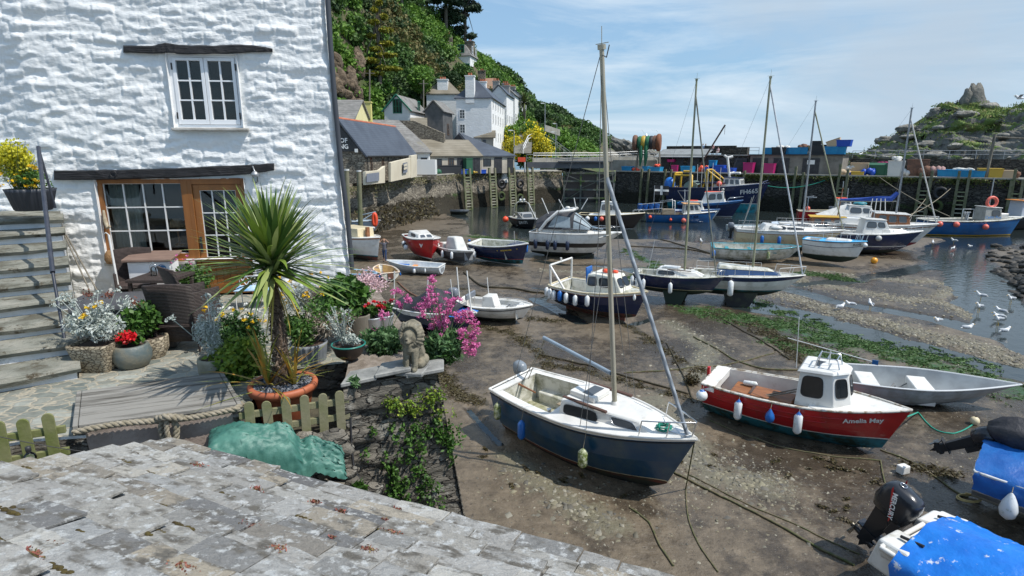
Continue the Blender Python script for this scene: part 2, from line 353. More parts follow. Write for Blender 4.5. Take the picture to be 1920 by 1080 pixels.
slate_blue=mat('blue_slate_roof',(.085,.10,.125),.5,(.06,.07,.09),sc=.6,bump=.2,bsc=5,wave=(1.4,'Z',.6,.8))
slate_brown=mat('brown_lichen_roof',(.27,.24,.185),.85,(.18,.155,.11),sc=.35,bump=.3,bsc=5,wave=(1.2,'Z',1.0,.75))
wall_white=mat('white_painted_stone',(.80,.80,.78),.8,(.72,.72,.70),sc=.7,bump=.5,bsc=2.5,st=(1,1,2),bdist=.08)
wall_grey=mat('grey_slate_hung',(.085,.088,.09),.7,(.13,.13,.13),sc=1.2,wave=(1.6,'Z',.8,.7))
wall_cream=mat('cream_painted_wall',(.66,.60,.46),.8,(.56,.50,.38),sc=.6)
wall_buff=mat('buff_rendered_wall',(.50,.45,.36),.85,(.36,.32,.26),sc=.7,bump=.2,bsc=4)
yellow_wall=mat('pale_yellow_wall',(.72,.66,.36),.8,(.66,.60,.30),sc=.6)
red_tile=mat('red_ridge_tile',(.50,.16,.08),.7,(.36,.11,.06),sc=2)
brown_rock=mat('brown_rock',(.20,.165,.12),.9,(.11,.09,.065),c3=(.15,.125,.09),sc=.25,bump=.9,bsc=.7,bdist=.6)
# -- mud, channels and water
chan=[([(G(*p)[0],G(*p)[1])for p in pl],wd,dp_)for pl,wd,dp_ in[([(1990,660),(1900,600),(1860,560),(1835,520),(1790,490),(1790,465),(1850,450),(1950,445)],2.0,.5),([(1395,528),(1490,545),(1560,565),(1660,583),(1760,600),(1850,628)],.75,.26),([(1400,575),(1500,588),(1600,618),(1700,645),(1800,668),(1930,705)],1.5,.20),([(1740,500),(1640,520),(1560,530),(1500,533)],.9,.25),([(1180,505),(1230,520),(1225,535)],.8,.25),([(1000,560),(1060,590),(1090,605)],.5,.17),([(1000,540),(1040,548),(1010,566)],.35,.16),([(880,770),(905,800),(940,835)],.22,.16),([(1130,500),(1060,497),(1010,490)],.6,.2),([(1185,610),(1220,600)],.45,.17)]]
def zone(px):return[(G(*p)[0],G(*p)[1])for p in px]
grav=[(zone([(1395,545),(1480,560),(1560,588),(1640,607),(1740,635),(1830,655),(1925,690)]),1.0),(zone([(1480,522),(1580,547),(1680,565),(1760,570),(1830,598)]),.9),(zone([(1560,515),(1700,532),(1800,533),(1760,560)]),.7),(zone([(1250,610),(1330,660),(1300,720)]),.9),(zone([(1230,760),(1330,900),(1440,920)]),1.0),(zone([(950,870),(1060,950),(1150,1000)]),.8),(zone([(1020,510),(1100,517),(1180,520)]),.6)]
grn=[(zone([(1300,585),(1400,600),(1470,615),(1560,640),(1640,655),(1760,690),(1900,735)]),2.0),(zone([(1380,560),(1480,590),(1600,640),(1720,665),(1850,690)]),1.3),(zone([(1450,640),(1600,690),(1760,740)]),1.3),(zone([(1390,450),(1430,475)]),1.0),(zone([(1170,470),(1230,500),(1180,530)]),.8),(zone([(880,445),(1000,455),(930,470)]),1.3),(zone([(850,470),(905,480)]),.7),(zone([(1500,515),(1600,525)]),.8)]
brn=[(zone([(870,545),(930,580),(1010,605),(1060,605)]),.4),(zone([(830,700),(850,740),(900,760)]),.55),(zone([(1010,690),(1100,700),(1230,740),(1330,760)]),.5),(zone([(1170,610),(1300,700),(1420,730)]),.5),(zone([(1340,590),(1460,640),(1540,660)]),.8),(zone([(1700,880),(1790,900)]),.25),(zone([(1420,610),(1520,700)]),.6),(zone([(880,610),(960,630),(1030,680)]),.5)]
def pool(x,y):
 """the standing water at the back: 1 inside"""
 e=[(-40,84),(-9,79),(-5.5,72),(-4,58),(2,53),(9,56),(14,54),(22,56),(30,60),(36,57.5),(42,54),(48,50),(60,47),(120,44)]
 ed=np.interp(x,[p[0]for p in e],[p[1]for p in e]);return np.clip((y-ed+1.5*(fbm(x*.3,y*.3,3,5)-.5)*4)/3.5,0,1)
def mudh(x,y):
 h=.11+.10*(fbm(x*.35,y*.35,3,2)-.5)+.05*(fbm(x*1.6,y*1.6,3,9)-.5)+.02*(fbm(x*6,y*6,2,19)-.5)
 for pl,wd,dp_ in chan:
  d=segdist(x,y,pl)+.5*wd*(fbm(x*.8,y*.8,3,11)-.5);h=h-dp_*np.clip(1.25-d/wd,0,1)
 for pl,wd in grav:
  d=segdist(x,y,pl)+1.9*wd*(fbm(x*.8,y*.8,4,31)-.5);h=h+.08*np.clip(1.1-d/wd,0,1)
 h=h-.8*pool(x,y)
 # rising shore at the far right and under the left quay
 h=h+np.clip((x-.86*y-1.5*fbm(x*.5,y*.5,3,3))*.35,0,2.2)*(y<52)*(y>6)*np.clip((y-22)/6,0,1)
 return h
def gdz(x,y):return float(mudh(NA([float(x)]),NA([float(y)]))[0])
def msk(lst,x,y,sd,k=1.0):
 a=np.zeros(x.shape)
 for pl,wd in lst:a=np.maximum(a,np.clip(1.15-segdist(x,y,pl)/wd*k,0,1))
 return a
ny,nx=560,440
ty=LS(0,1,ny);Yg=3.0*(110/3.0)**ty;tx=LS(-1,1,nx)
XX=tx[None,:]*(Yg[:,None]*.98+6)+(Yg[:,None]*.03);YY=np.repeat(Yg[:,None],nx,1)
HH=mudh(XX,YY);wet=np.clip(fbm(XX*.22,YY*.22,4,41)*1.3-.22,0,1)+np.clip(.5-HH*4,0,.5)
mud=gridmesh('harbour_mud',np.stack([XX,YY,HH],-1),mud_m,attrs={'wet':wet,'gravel':msk(grav,XX,YY,1)*.75,'green':msk(grn,XX,YY,1)*.62,'brown':msk(brn,XX,YY,1)*.6+.12*fbm(XX*.5,YY*.5,3,77)})
tag(mud,kind='structure')
wat=bpy.data.materials.new('harbour_water');wat.use_nodes=True;_t=wat.node_tree;_b=_t.nodes['Principled BSDF']
_b.inputs['Base Color'].default_value=(.022,.030,.030,1);_b.inputs['Roughness'].default_value=.07;_b.inputs['IOR'].default_value=1.5
_n=_t.nodes.new('ShaderNodeTexNoise');_n.inputs['Scale'].default_value=2.2;_n.inputs['Detail'].default_value=4;_tc=_t.nodes.new('ShaderNodeTexCoord');_t.links.new(_tc.outputs['Object'],_n.inputs['Vector'])
_bp=_t.nodes.new('ShaderNodeBump');_bp.inputs['Strength'].default_value=.35;_bp.inputs['Distance'].default_value=.05;_t.links.new(_n.outputs['Fac'],_bp.inputs['Height']);_t.links.new(_bp.outputs[0],_b.inputs['Normal'])
mb=MB();mb.add([(-60,2,0),(130,2,0),(130,108,0),(-60,108,0)],[(0,1,2,3)]);tag(mb.bd('harbour_water',wat,fixn=False),kind='structure')
seam=mat('sea',(.03,.09,.12),.25,(.05,.12,.14),sc=.05,bump=.4,bsc=.6,bdist=.3)
mb=MB();mb.add([(-9000,108,-.6),(9000,108,-.6),(9000,12000,-.6),(-9000,12000,-.6)],[(0,1,2,3)]);tag(mb.bd('sea',seam,fixn=False),kind='structure')
mb=MB();mb.add([(-200,-60,-.5),(200,-60,-.5),(200,112,-.5),(-200,112,-.5)],[(0,1,2,3)]);tag(mb.bd('ground',mud_m,fixn=False),kind='structure')
# loose stones on the mud: uncountable
def stones(name,n,zones,smin,smax,m_,lab,extra=None):
 V=[];F=[];base=NA([(-1,-1,0),(1,-1,0),(1,1,0),(-1,1,0),(-.6,-.55,1),(.55,-.6,1),(.6,.6,1),(-.55,.55,1)],float)
 fb=NA([(4,5,6,7),(0,1,5,4),(1,2,6,5),(2,3,7,6),(3,0,4,7)])
 xs=[];ys=[]
 for pl,wd,cnt in zones:
  for _ in Rg(cnt):
   k=random.randrange(len(pl)-1);t=RR();a=pl[k];b=pl[k+1]
   xs.append(a[0]+(b[0]-a[0])*t+RG(0,wd*random.choice((.3,.5,1.1))));ys.append(a[1]+(b[1]-a[1])*t+RG(0,wd*random.choice((.3,.5,1.1))))
 xs=NA(xs);ys=NA(ys);zs=mudh(xs,ys);n=len(xs)
 ok=zs>-.04;xs,ys,zs=xs[ok],ys[ok],zs[ok];n=len(xs)
 a=RN.random(n)*6.28;sx=smin+(smax-smin)*RN.random(n)**2.5;sy=sx*(.5+.5*RN.random(n));sz=sx*(.2+.35*RN.random(n))
 B=base[None]*np.stack([sx,sy,sz],-1)[:,None,:]*(1+.35*RN.normal(size=(n,8,3)))
 c,s_=np.cos(a)[:,None],np.sin(a)[:,None]
 P=np.stack([B[...,0]*c-B[...,1]*s_+xs[:,None],B[...,0]*s_+B[...,1]*c+ys[:,None],B[...,2]+zs[:,None]-.005],-1)
 Fx=(fb[None]+(np.arange(n)*8)[:,None,None]).reshape(-1,4);o=npmesh(name,P.reshape(-1,3),Fx,m_);return tag(o,lab,'stones',kind='stuff')
stone_mix=mat('beach_stones',(.17,.155,.115),.75,isl=[(.10,.095,.08),(.23,.21,.14),(.14,.12,.085),(.30,.28,.22),(.08,.075,.065),(.17,.15,.10)])
sz_=[(pl,wd,c)for(pl,wd),c in zip(grav,(5200,3600,1800,500,900,500,700))]
stones('gravel',0,sz_,.015,.075,stone_mix,'loose pale gravel and slate stones on the harbour bed')
stones('pebbles',0,[(zone([(900,1000),(1100,900),(1400,950),(1700,900),(1850,800)]),2.2,2600),(zone([(1000,700),(1250,830),(1300,1000)]),1.6,2000),(zone([(1350,850),(1600,1000)]),1.0,900),(zone([(700,540),(900,560),(1200,640)]),3,700),(zone([(900,480),(1300,640),(1900,800)]),5,1600)],.008,.035,stone_mix,'small scattered pebbles and shell bits on the mud')
# seaweed: flat frond tangles
weed_b=mat('bladder_wrack',(.055,.042,.018),.55,isl=[(.085,.062,.022),(.035,.028,.014),(.10,.085,.02)])
weed_g=mat('green_algae',(.045,.11,.02),.6,isl=[(.07,.15,.03),(.03,.07,.015),(.09,.15,.03)])
def weed(name,zones,ln,wd,m_,lab,h=.03):
 P=[]
 for pl,w_,cnt,cl in zones:
  k=0
  while k<cnt:
   j=random.randrange(len(pl)-1);t=RR();a=pl[j];b=pl[j+1]
   cx=a[0]+(b[0]-a[0])*t+RG(0,w_*.5);cy=a[1]+(b[1]-a[1])*t+RG(0,w_*.5);q=RU(.3,1)*cl;g=RU(0,3)
   for _ in Rg(60):
    u,v=RG(0,q),RG(0,q*.35);P.append((cx+u*MC(g)-v*MS(g),cy+u*MS(g)+v*MC(g),0));k+=1
 P=NA(P);z=mudh(P[:,0],P[:,1]);P[:,2]=np.maximum(z,0)+.01+h*RN.random(len(P))
 V,F=leafV(P,ln,wd,NA([[0,0,0]]),NA([[1,1,.18]]));return tag(npmesh(name,V,F,m_),lab,'seaweed',kind='stuff')
weed('seaweed',[(pl,wd*.5,int(4800*wd),.30)for pl,wd in brn]+[(zone([(1230,870),(1500,900),(1600,1000)]),1.0,700,.1),(zone([(1530,870),(1640,905)]),.4,500,.12),(zone([(900,860),(1100,940)]),.8,500,.08)],.10,.03,weed_b,'brown tangled seaweed strewn over the mud')
weed('green_seaweed',[(pl,wd*.7,int(5200*wd),.35)for pl,wd in grn],.13,.035,weed_g,'bright green algae lying in the shallow channels',.02)
# -- hillside with greenery
hill_m=mat('hill_soil',(.06,.085,.025),.95,(.10,.085,.05),sc=.12,mix=(.45,.6),bump=.5,bsc=1,bdist=.5)
cols=[(440,-330,110,62,6),(560,-210,125,74,6),(640,-150,132,84,7),(700,-100,138,96,7),(760,-12,145,104,7),(800,18,150,108,7),(850,72,158,114,8),(905,118,165,122,10),(945,150,172,128,9),(975,176,178,126,6),(1000,192,182,124,5),(1040,206,188,124,5),(1085,232,194,128,5),(1118,246,198,134,4),(1140,268,200,150,2),(1160,292,202,165,0)]
crest=[W(a,b,c)for a,b,c,d,e in cols];foot=[Vc(((a-960)/FPX*d,d,e))for a,b,c,d,e in cols]
NU,NV=150,70
px_=[c[0]for c in cols];U=LS(0,len(cols)-1,NU)
def lerpl(L_,u):a=NA([tuple(q)for q in L_]);i=np.clip(np.floor(u).astype(int),0,len(L_)-2);t=(u-i)[:,None];return a[i]*(1-t)+a[i+1]*t
CR=lerpl(crest,U);FT=lerpl(foot,U);V_=LS(0,1,NV)
H3=FT[None]+(CR-FT)[None]*V_[:,None,None]
H3[...,2]=FT[None,:,2]+(CR-FT)[None,:,2]*(V_**.85)[:,None]
edge=np.clip(np.minimum(V_,1-V_)*5,0,1)[:,None]
H3[...,2]+=edge*5*(fbm(H3[...,0]*.09,H3[...,1]*.09,4,3)-.5)
back=H3[-1:]+NA([0,25,-14.]);H3=np.concatenate([H3,back],0)
hill=gridmesh('hillside',H3,hill_m);tag(hill,kind='structure')
def hillat(px,py):
 u=float(np.interp(px,px_,Rg(len(cols))))/(len(cols)-1);d=ray(px,py);k=d.z/d.y;j=min(Rg(NV),key=lambda j:abs((H3[j,min(int(u*(NU-1)),NU-1),2]-CAMH)/H3[j,min(int(u*(NU-1)),NU-1),1]-k));return Vc(H3[j,min(int(u*(NU-1)),NU-1)])
def hillpt(u,v):
 i=min(int(u*(NU-1)),NU-2);j=min(int(v*(NV-1)),NV-2);return Vc(H3[j,i])
bush_cols=[mat('bright_bushes',(.10,.22,.03),.7,isl=[(.16,.30,.04),(.07,.16,.025),(.22,.36,.06)],trl=.25),mat('mid_green_bushes',(.06,.13,.03),.7,isl=[(.09,.18,.035),(.04,.09,.02),(.13,.22,.05)],trl=.2),mat('dark_bushes',(.028,.065,.02),.75,isl=[(.045,.09,.028),(.02,.045,.014),(.06,.11,.03)],trl=.15),mat('dry_bushes',(.17,.16,.06),.8,isl=[(.24,.20,.08),(.10,.12,.04),(.14,.18,.05)],trl=.2)]
acc=[[],[],[],[]]
for k in Rg(2600):
 u=RR();v=RR()**.95;p=hillpt(u,v);pxx=960+FPX*p.x/(p.y*.975)
 zn=fbm(NA([p.x*.045]),NA([p.y*.045+p.z*.05]),2,8)[0]+RU(-.08,.08)
 if 615<pxx<690 and .10<v<.48 and RR()<.55:continue
 if pxx>1118 and v<.8:continue
 pyy=288-FPX*(p.z-CAMH)/(p.y*.975)
 if 838<pxx<915 and 78<pyy<165 and p.y<153 and RR()<.9:continue
 if pxx>1040 and v<.35 and RR()<.75:continue
 c=0 if zn>.46 else(1 if zn>.38 else(2 if zn>.31 else 3))
 if pxx<740 and v>.72:c=2
 if pxx>990 and c==0 and v>.5:c=random.choice((1,1,2))
 r=RU(1.2,3.1)*(1.0 if pxx<1000 else .8)
 acc[c].append(bpt(int(95*r**1.1),(p.x,p.y,p.z+r*.25),(r,r,r*.85),6))
for c,nm,lb in((0,'bright_bushes','bright green bracken and ivy covering the steep hillside'),(1,'green_scrub','mid green scrub covering the steep hillside'),(2,'dark_scrub','dark green scrub and shrubs on the upper hillside'),(3,'dry_scrub','dry yellowish scrub patches on the hillside')):
 tag(lvs(nm,np.concatenate(acc[c]),.75,.42,bush_cols[c]),lb,'vegetation',kind='stuff')
 # rock outcrop on the left hill
def rocks(name,spots,m_,lab,cat='rock',parent=None,kind=None):
 V=[];F=[];k=0
 for(x,y,z,rx,ry,rz_)in spots:
  n1,n2=16,12;sd=random.randrange(999)
  for i in Rg(n2+1):
   for j in Rg(n1):
    th=math.pi*i/n2;ph=2*math.pi*j/n1;d=Vc((MS(th)*MC(ph),MS(th)*MS(ph),MC(th)))
    q=1+.9*(fbm(NA([d.x*2.2+d.z*1.5+sd]),NA([d.y*2.2+d.z*1.1]),4,sd,.7)[0]-.5);V.append((x+d.x*rx*q,y+d.y*ry*q,z+d.z*rz_*q))
  for i in Rg(n2):
   for j in Rg(n1):F.append((k+i*n1+j,k+i*n1+(j+1)%n1,k+(i+1)*n1+(j+1)%n1,k+(i+1)*n1+j))
  k+=(n2+1)*n1
 o=npmesh(name,NA(V),NA(F),m_,parent,world=True);return tag(o,lab,cat,kind=kind)
rocks('rock_outcrop',[(q_.x+.8,q_.y-1.5,q_.z,RU(.6,1.5),1.2,RU(.8,1.9))for q_ in[hillat(RU(618,678),RU(105,200))for _ in Rg(26)]],mat('tan_rock',(.10,.075,.05),.95,(.22,.165,.11),sc=1.2,mix=(.42,.6),bump=1,bsc=1.6,bdist=.8),'tan rock outcrop breaking through bushes under the dark pines')
# far headland on the left behind the pier, grey rock
def headland(name,prof,m_,nv=60,depthk=1.0,seed=1,amp=3.0,mu=.2,attrs=None,foot=None):
 xs=[p[0]for p in prof];n=len(xs);UU=LS(0,n-1,nv*3)
 cr=lerpl([W(a,b,c)for a,b,c,d in prof],UU);ft=lerpl([Vc(((a-960)/FPX*d/.975,d,-.8))for a,b,c,d in prof],UU)
 vv=LS(0,1,nv);P=ft[None]+(cr-ft)[None]*vv[:,None,None];P[...,2]=ft[None,:,2]+(cr-ft)[None,:,2]*(vv**.8)[:,None]
 e=np.clip((1-vv)*6,.12,1)[:,None];s=P[...,0]*.7+P[...,2]*.9;t=P[...,0]*.5-P[...,2]*.6+P[...,1]*.3
 rid=np.abs(fbm(s*mu,t*mu*.35,6,seed,.62)-.5)*2;rd2=np.abs(fbm(s*mu*4,t*mu*1.3,4,seed+3,.6)-.5)*2;P[...,2]+=(e*.8+.1)*amp*(.5-rid)*.8+amp*.30*(.35-rd2);P[...,1]+=e*amp*(fbm(P[...,0]*mu*1.3,P[...,2]*mu*1.3,4,seed+5)-.5)*2
 grass=-.10+fbm(P[...,0]*.10+P[...,2]*.05,P[...,1]*.05+P[...,2]*.22,4,seed+9)-.7*(rid-.25)-.30*(rd2-.3)-.05*e
 b=P[-1:]+NA([0,30,-12.]);P=np.concatenate([P,b],0);grass=np.concatenate([grass,grass[-1:]],0)
 return P,grass
headrock=mat('headland_rock',(.10,.098,.088),.9,(.25,.24,.21),c3=(.16,.155,.135),sc=.35,mix=(.33,.66),st=(1,1,1),bump=1,bsc=.9,bdist=.6,attr=[('grass',(.14,.20,.05),.50,.60,.25),('lichen',(.27,.21,.10),.40,.62,.3)])
P,gr=headland('far',prof=[(1020,262,215,175),(1055,262,212,172),(1080,254,210,170),(1115,256,208,168),(1150,258,206,168),(1180,268,206,170),(1205,276,206,176),(1232,292,208,190),(1262,300,210,205)],m_=headrock,seed=4,amp=7.5,nv=110,mu=.15)
tag(gridmesh('far_headland',P,headrock,attrs={'grass':gr*.62,'lichen':gr*.3}),kind='structure')
P,gr=headland('right',depthk=1,prof=[(1560,305,150,130),(1600,300,148,126),(1640,288,146,122),(1670,274,145,118),(1700,256,144,114),(1722,243,143,112),(1745,226,142,110),(1765,208,141,108),(1785,200,140,106),(1810,206,139,104),(1840,200,138,102),(1862,212,136,100),(1890,214,132,98),(1920,204,128,94),(1960,195,122,90),(2060,190,112,84),(2200,200,100,75)],m_=headrock,seed=21,amp=8.0,nv=150,mu=.20)
gr=gr+.02
hr_=[]
for _ in Rg(80):
 i,j=random.randrange(20,P.shape[0]-2),random.randrange(P.shape[1]);q_=P[i,j];r_=random.choice((.6,.9,1.3,1.9));hr_.append((q_[0],q_[1]+.3,q_[2]-.2,r_*1.3,r_,r_*RU(.3,.6)))
for a_,b_ in((1752,222),(1764,210),(1778,202),(1800,200),(1838,196),(1850,202),(1866,208),(1884,212),(1905,208),(1735,236),(1715,250),(1696,262),(1676,272)):
 q_=W(a_,b_,139 if a_<1870 else 130);r_=RU(.7,1.3);hr_.append((q_.x,q_.y,q_.z-.6,r_,r_,r_*RU(1.0,1.6)))
rocks('headland_outcrops',hr_,mat('pale_outcrop',(.15,.145,.13),.9,(.36,.35,.31),c3=(.23,.22,.19),sc=.9,mix=(.34,.62),bump=1,bsc=2,bdist=.5),'pale jagged slabs of rock breaking through the grass of the right headland','rocks',kind='stuff')
rgt=gridmesh('right_headland',P,headrock,attrs={'grass':gr,'lichen':gr*.55});tag(rgt,kind='structure')
for(a,b,c,sx,sz2,lab)in((1812,192,138,1.3,3.2,'leaning grey rock stack on the right headland, left of the tallest'),(1826,192,138,2.0,4.4,'tallest grey rock pinnacle crowning the right headland'),(1787,201,139,1.0,1.3,'small pale boulder left of the pinnacles on the headland')):
 q=W(a,b,c);rocks('rock_stack',[(q.x,q.y,q.z-.4,sx,sx,sz2),(q.x+sx*.5,q.y,q.z-1.6,sx*1.3,sx,sz2*.6)],headrock,lab)
 # grass tufts on the right headland
GP=[]
for _ in Rg(60000):
 i=random.randrange(P.shape[0]-1);j=random.randrange(P.shape[1])
 if gr[i,j]>.56 and RR()<.45:GP.append(P[i,j]+NA([RG(0,.7),RG(0,.7),.15]))
tag(lvs('headland_grass',NA(GP),.55,.2,mat('cliff_grass',(.12,.20,.04),.8,isl=[(.17,.25,.06),(.09,.15,.03),(.22,.23,.08)],trl=.2),D=NA([[0,0,.6]])),'short grass and thrift growing on the right headland','grass',kind='stuff')
# dark shore rocks, far right edge of the basin
rocks('shore_rocks',[(q_.x,q_.y,gdz(q_.x,q_.y)+.02,r_,r_*1.2,r_*.55)for q_,r_ in[(G(RU(1860,1945),RU(458,560)),RU(.12,.45))for _ in Rg(150)]],mat('dark_wet_rock',(.022,.02,.016),.6,(.055,.047,.034),sc=3,bump=1,bsc=6),'dark weedy rocks along the right edge of the channel','rocks',kind='stuff')
# -- quays
PT=5.05
def resample(pts,step):
 out=[Vc(pts[0])]
 for a,b in zip(pts[:-1],pts[1:]):
  a=Vc(a);b=Vc(b);n=max(1,int((b-a).length/step))
  out+=[a.lerp(b,i/n)for i in Rg(1,n+1)]
 return out
def wallface(name,pts,zt,zb,mt,lab,bat=.12,amp=.18,step=.45,weedz=2.6,mossz=4.2,cat='quay wall',parent=None,sd=3,side=1,rock=0,local=1.6):
 line=resample([(p[0],p[1],0)for p in pts],step);n=len(line);nz=max(10,int((zt-zb)/step*1.3))
 P=np.zeros((nz+1,n,3));s=np.arange(n)*step
 for i in Rg(n):
  d=(line[min(i+1,n-1)]-line[max(i-1,0)]).normalized();nr=Vc((d.y,-d.x,0))*side
  for j in Rg(nz+1):
   z=zb+(zt-zb)*j/nz;P[j,i]=line[i]+nr*(bat*(zt-z));P[j,i,2]=z
   P[j,i,0]+=0;
   P[j,i,:2]+=NA([nr.x,nr.y])*(0 if j==nz else 1)*0
 S,Z=np.meshgrid(s,LS(zb,zt,nz+1));off=amp*(fbm(S*local/1.6*.9,Z*1.7,4,sd)-.5)*2
 if rock:off+=rock*np.clip((2.2-Z)/2.2,0,1)**1.5*(.3+1.2*fbm(S*.16,Z*.3,3,sd+4)+1.3*(fbm(S*.7,Z*1.1,4,sd+6)-.5))*np.clip((38-S)/12,0,1)
 off[-1]=0
 for i in Rg(n):
  d=(line[min(i+1,n-1)]-line[max(i-1,0)]).normalized();nr=NA([d.y,-d.x])*side
  P[:,i,0]+=nr[0]*off[:,i];P[:,i,1]+=nr[1]*off[:,i]
 wd=np.clip((weedz-Z)/1.6+.5,0,1)*.8+.1*fbm(S*.2,Z,2,6);ms=np.clip(1-np.abs(Z-mossz*.5)/2.2,0,1)*.55*(fbm(S*.12,Z*.3,3,sd+9)>.48)+.35*np.clip((Z-zt+.6)/.6,0,1)
 o=gridmesh(name,P,mt,parent,attrs={'weed':wd,'moss':ms});return tag(o,lab,cat)if parent is None else o
QL=[(-18.5,50),(-16.6,59.4),(-13.6,71),(-11.2,80),(-7.4,90),(0,95.6),(8.4,101)]
t=thg('harbour_quay','old rubble stone quay wall below the net lofts with dark weed at its foot','quay wall',(-10,80,0))
wallface('wall',QL,PT,-1,sfr,None,parent=t,bat=.18,amp=.22,rock=1.6,side=1,sd=12)
mb=MB();mb.add([(p[0],p[1],PT)for p in QL]+[(8.4,112,PT),(-70,120,PT),(-70,40,PT)],[tuple(Rg(len(QL)+3))]);mb.bd('quay_deck',concrete,t,True)
for a,b in zip(QL[:-1],QL[1:]):
 a=Vc((*a,PT+.02));b=Vc((*b,PT+.02));d=(b-a).normalized();nr=Vc((d.y,-d.x,0));
 if a.y>70:mb=MB();mb.prism([a+nr*.1,b+nr*.1,b-nr*.5,a-nr*.5],(0,0,.14));mb.bd('coping',concrete,t,True)
PA,PB=Vc((17.4,100,0)),Vc((62,65.5,0));PD=(PB-PA).normalized();PN=Vc((-PD.y,PD.x,0));PN=PN if PN.y>0 else-PN
t=thg('outer_pier','long dark stone pier across the harbour mouth with pale concrete edge','pier',(40,84,0))
wallface('wall',[PA,PA+PD*75],PT,-1,dark_stone,None,parent=t,bat=.07,amp=.16,side=1,sd=31,weedz=2.2,local=1.2)
mb=MB();mb.add([PA+Vc((0,0,PT)),PA+PD*75+Vc((0,0,PT)),PA+PD*75+PN*12+Vc((0,0,PT)),PA+PN*12+Vc((0,0,PT))],[(0,1,2,3)])
mb.add([PA+Vc((0,0,-1)),PA+PN*12+Vc((0,0,-1)),PA+PN*12+Vc((0,0,PT-.004)),PA+Vc((0,0,PT-.004))],[(0,1,2,3)]);mb.add([PA+PN*12+Vc((0,0,-1)),PA+PN*12+PD*75+Vc((0,0,-1)),PA+PN*12+PD*75+Vc((0,0,PT-.004)),PA+PN*12+Vc((0,0,PT-.004))],[(0,1,2,3)])
mb.bd('pier_deck',concrete,t,True)
mb=MB();mb.prism([PA-PN*.15+Vc((0,0,PT+.01)),PA+PD*75-PN*.15+Vc((0,0,PT+.01)),PA+PD*75+PN*.5+Vc((0,0,PT+.01)),PA+PN*.5+Vc((0,0,PT+.01))],(0,0,.18));mb.bd('coping',concrete,t,True)
def ppt(px,back=0.0,z=PT):
 """the point of the pier seen in column px, so many metres behind its edge"""
 u=(px-960)/FPX/1.02;O=PA+PN*back;s=(u*O.y-O.x)/(PD.x-u*PD.y);q=O+PD*s;q.z=z;return q
PANG=math.atan2(PD.y,PD.x)
# moss and fern along the pier lip
fern=mat('wall_ferns',(.08,.11,.03),.7,isl=[(.12,.15,.03),(.05,.08,.02),(.17,.13,.04)],trl=.2)
Lp=[]
for px,n in[(1440,700),(1410,300),(1500,200),(1640,400),(1700,350),(1665,250),(1790,260),(1835,160),(1560,200),(1890,90)]:
 for _ in Rg(n):
  q=ppt(px+RG(0,16),-.25-RR()*.15,PT-abs(RG(0,.35)));Lp.append(tuple(q))
tag(lvs('wall_ferns',NA(Lp),.32,.14,fern),'ferns and moss hanging along the lip of the outer pier','plants',kind='stuff')
Lp=[]
for a,b in zip(QL[:-1],QL[1:]):
 for _ in Rg(330):
  q=Vc((*a,0)).lerp(Vc((*b,0)),RR());Lp.append((q.x+.35+RR()*.4,q.y-.1,PT-abs(RG(0,.45))-(0 if a[1]>70 else .3)))
tag(lvs('quay_grasses',NA(Lp),.38,.12,mat('dry_quay_grass',(.22,.19,.10),.8,isl=[(.30,.26,.15),(.10,.13,.04),(.35,.31,.19)],trl=.2)),'dry grasses and weeds sprouting from the old quay wall','plants',kind='stuff')
Lp=[]
for _ in Rg(900):
 q=Vc((-18,52,0)).lerp(Vc((-12,78,0)),RR());z=RR()*2.4;Lp.append((q.x+1.0+(PT-z)*.18+RR()*1.2*(1-z/2.6),q.y-.3,z+.1))
tag(lvs('quay_seaweed',NA(Lp),.5,.16,weed_b,D=NA([[0,0,-.8]])),'dark seaweed hanging from the foot of the old quay','seaweed',kind='stuff')
# -- harbour gate
t=thg('harbour_gate','tall timber framed harbour gate between the quay and the pier','gate',(13,100,0))
g0,g1=Vc((8.6,100.2,0)),Vc((17.2,99.4,0));gd=(g1-g0)
gm=mat('grey_gate_timber',(.17,.175,.17),.8,(.09,.10,.07),sc=.8,dirt=((.05,.10,.015),.5,.5,.62))
mb=MB();mb.hexa([g0+Vc((0,.8,-1)),g1+Vc((0,.8,-1)),g1+Vc((0,1.2,-1)),g0+Vc((0,1.2,-1)),g0+Vc((0,.8,5)),g1+Vc((0,.8,5)),g1+Vc((0,1.2,5)),g0+Vc((0,1.2,5))]);mb.bd('back_boards',black_m,t,True)
for i in Rg(4):
 q=g0+gd*(.02+.32*i);mb=MB();mb.box((q.x,q.y,2.4),(.28,.35,5.4));mb.bd('post',gm,t,True)
for z in(.7,2.1,3.5,4.8):
 q=g0+gd*.5;mb=MB();mb.box((q.x,q.y-.12,z),(gd.length,.25,.26),math.atan2(gd.y,gd.x));mb.bd('rail',gm,t,True)
for a,b in(((.03,.2),(.33,1.9)),((.66,3.6),(.97,4.7)),((.03,4.6),(.33,3.6)),((.36,2.4),(.62,3.3))):
 mb=MB();mb.tube([g0+gd*a[0]+Vc((0,-.25,a[1])),g0+gd*b[0]+Vc((0,-.25,b[1]))],.09,4,smooth=False);mb.bd('brace',gm,t,True)
t=thg('gate_girder','dark grey steel walkway girder above the harbour gate with handrails','walkway',(8,100,PT))
ga=W(988,306,97.5);gb=W(1138,309,99.5)
dk=mat('dark_girder_paint',(.075,.08,.088),.6,(.11,.115,.12),sc=.5)
mb=MB();mb.box(((ga.x+gb.x)/2,98.6,6.15),(gb.x-ga.x,.5,1.0));mb.box(((ga.x+gb.x)/2+2.6,98.2,6.75),(gb.x-ga.x-5,.9,.2));mb.bd('beam',dk,t,True)
mb=MB()
for i in Rg(9):q=ga.lerp(gb,i/8);mb.tube([(q.x,99.3,6.8),(q.x,99.3,7.85)],.035,5)
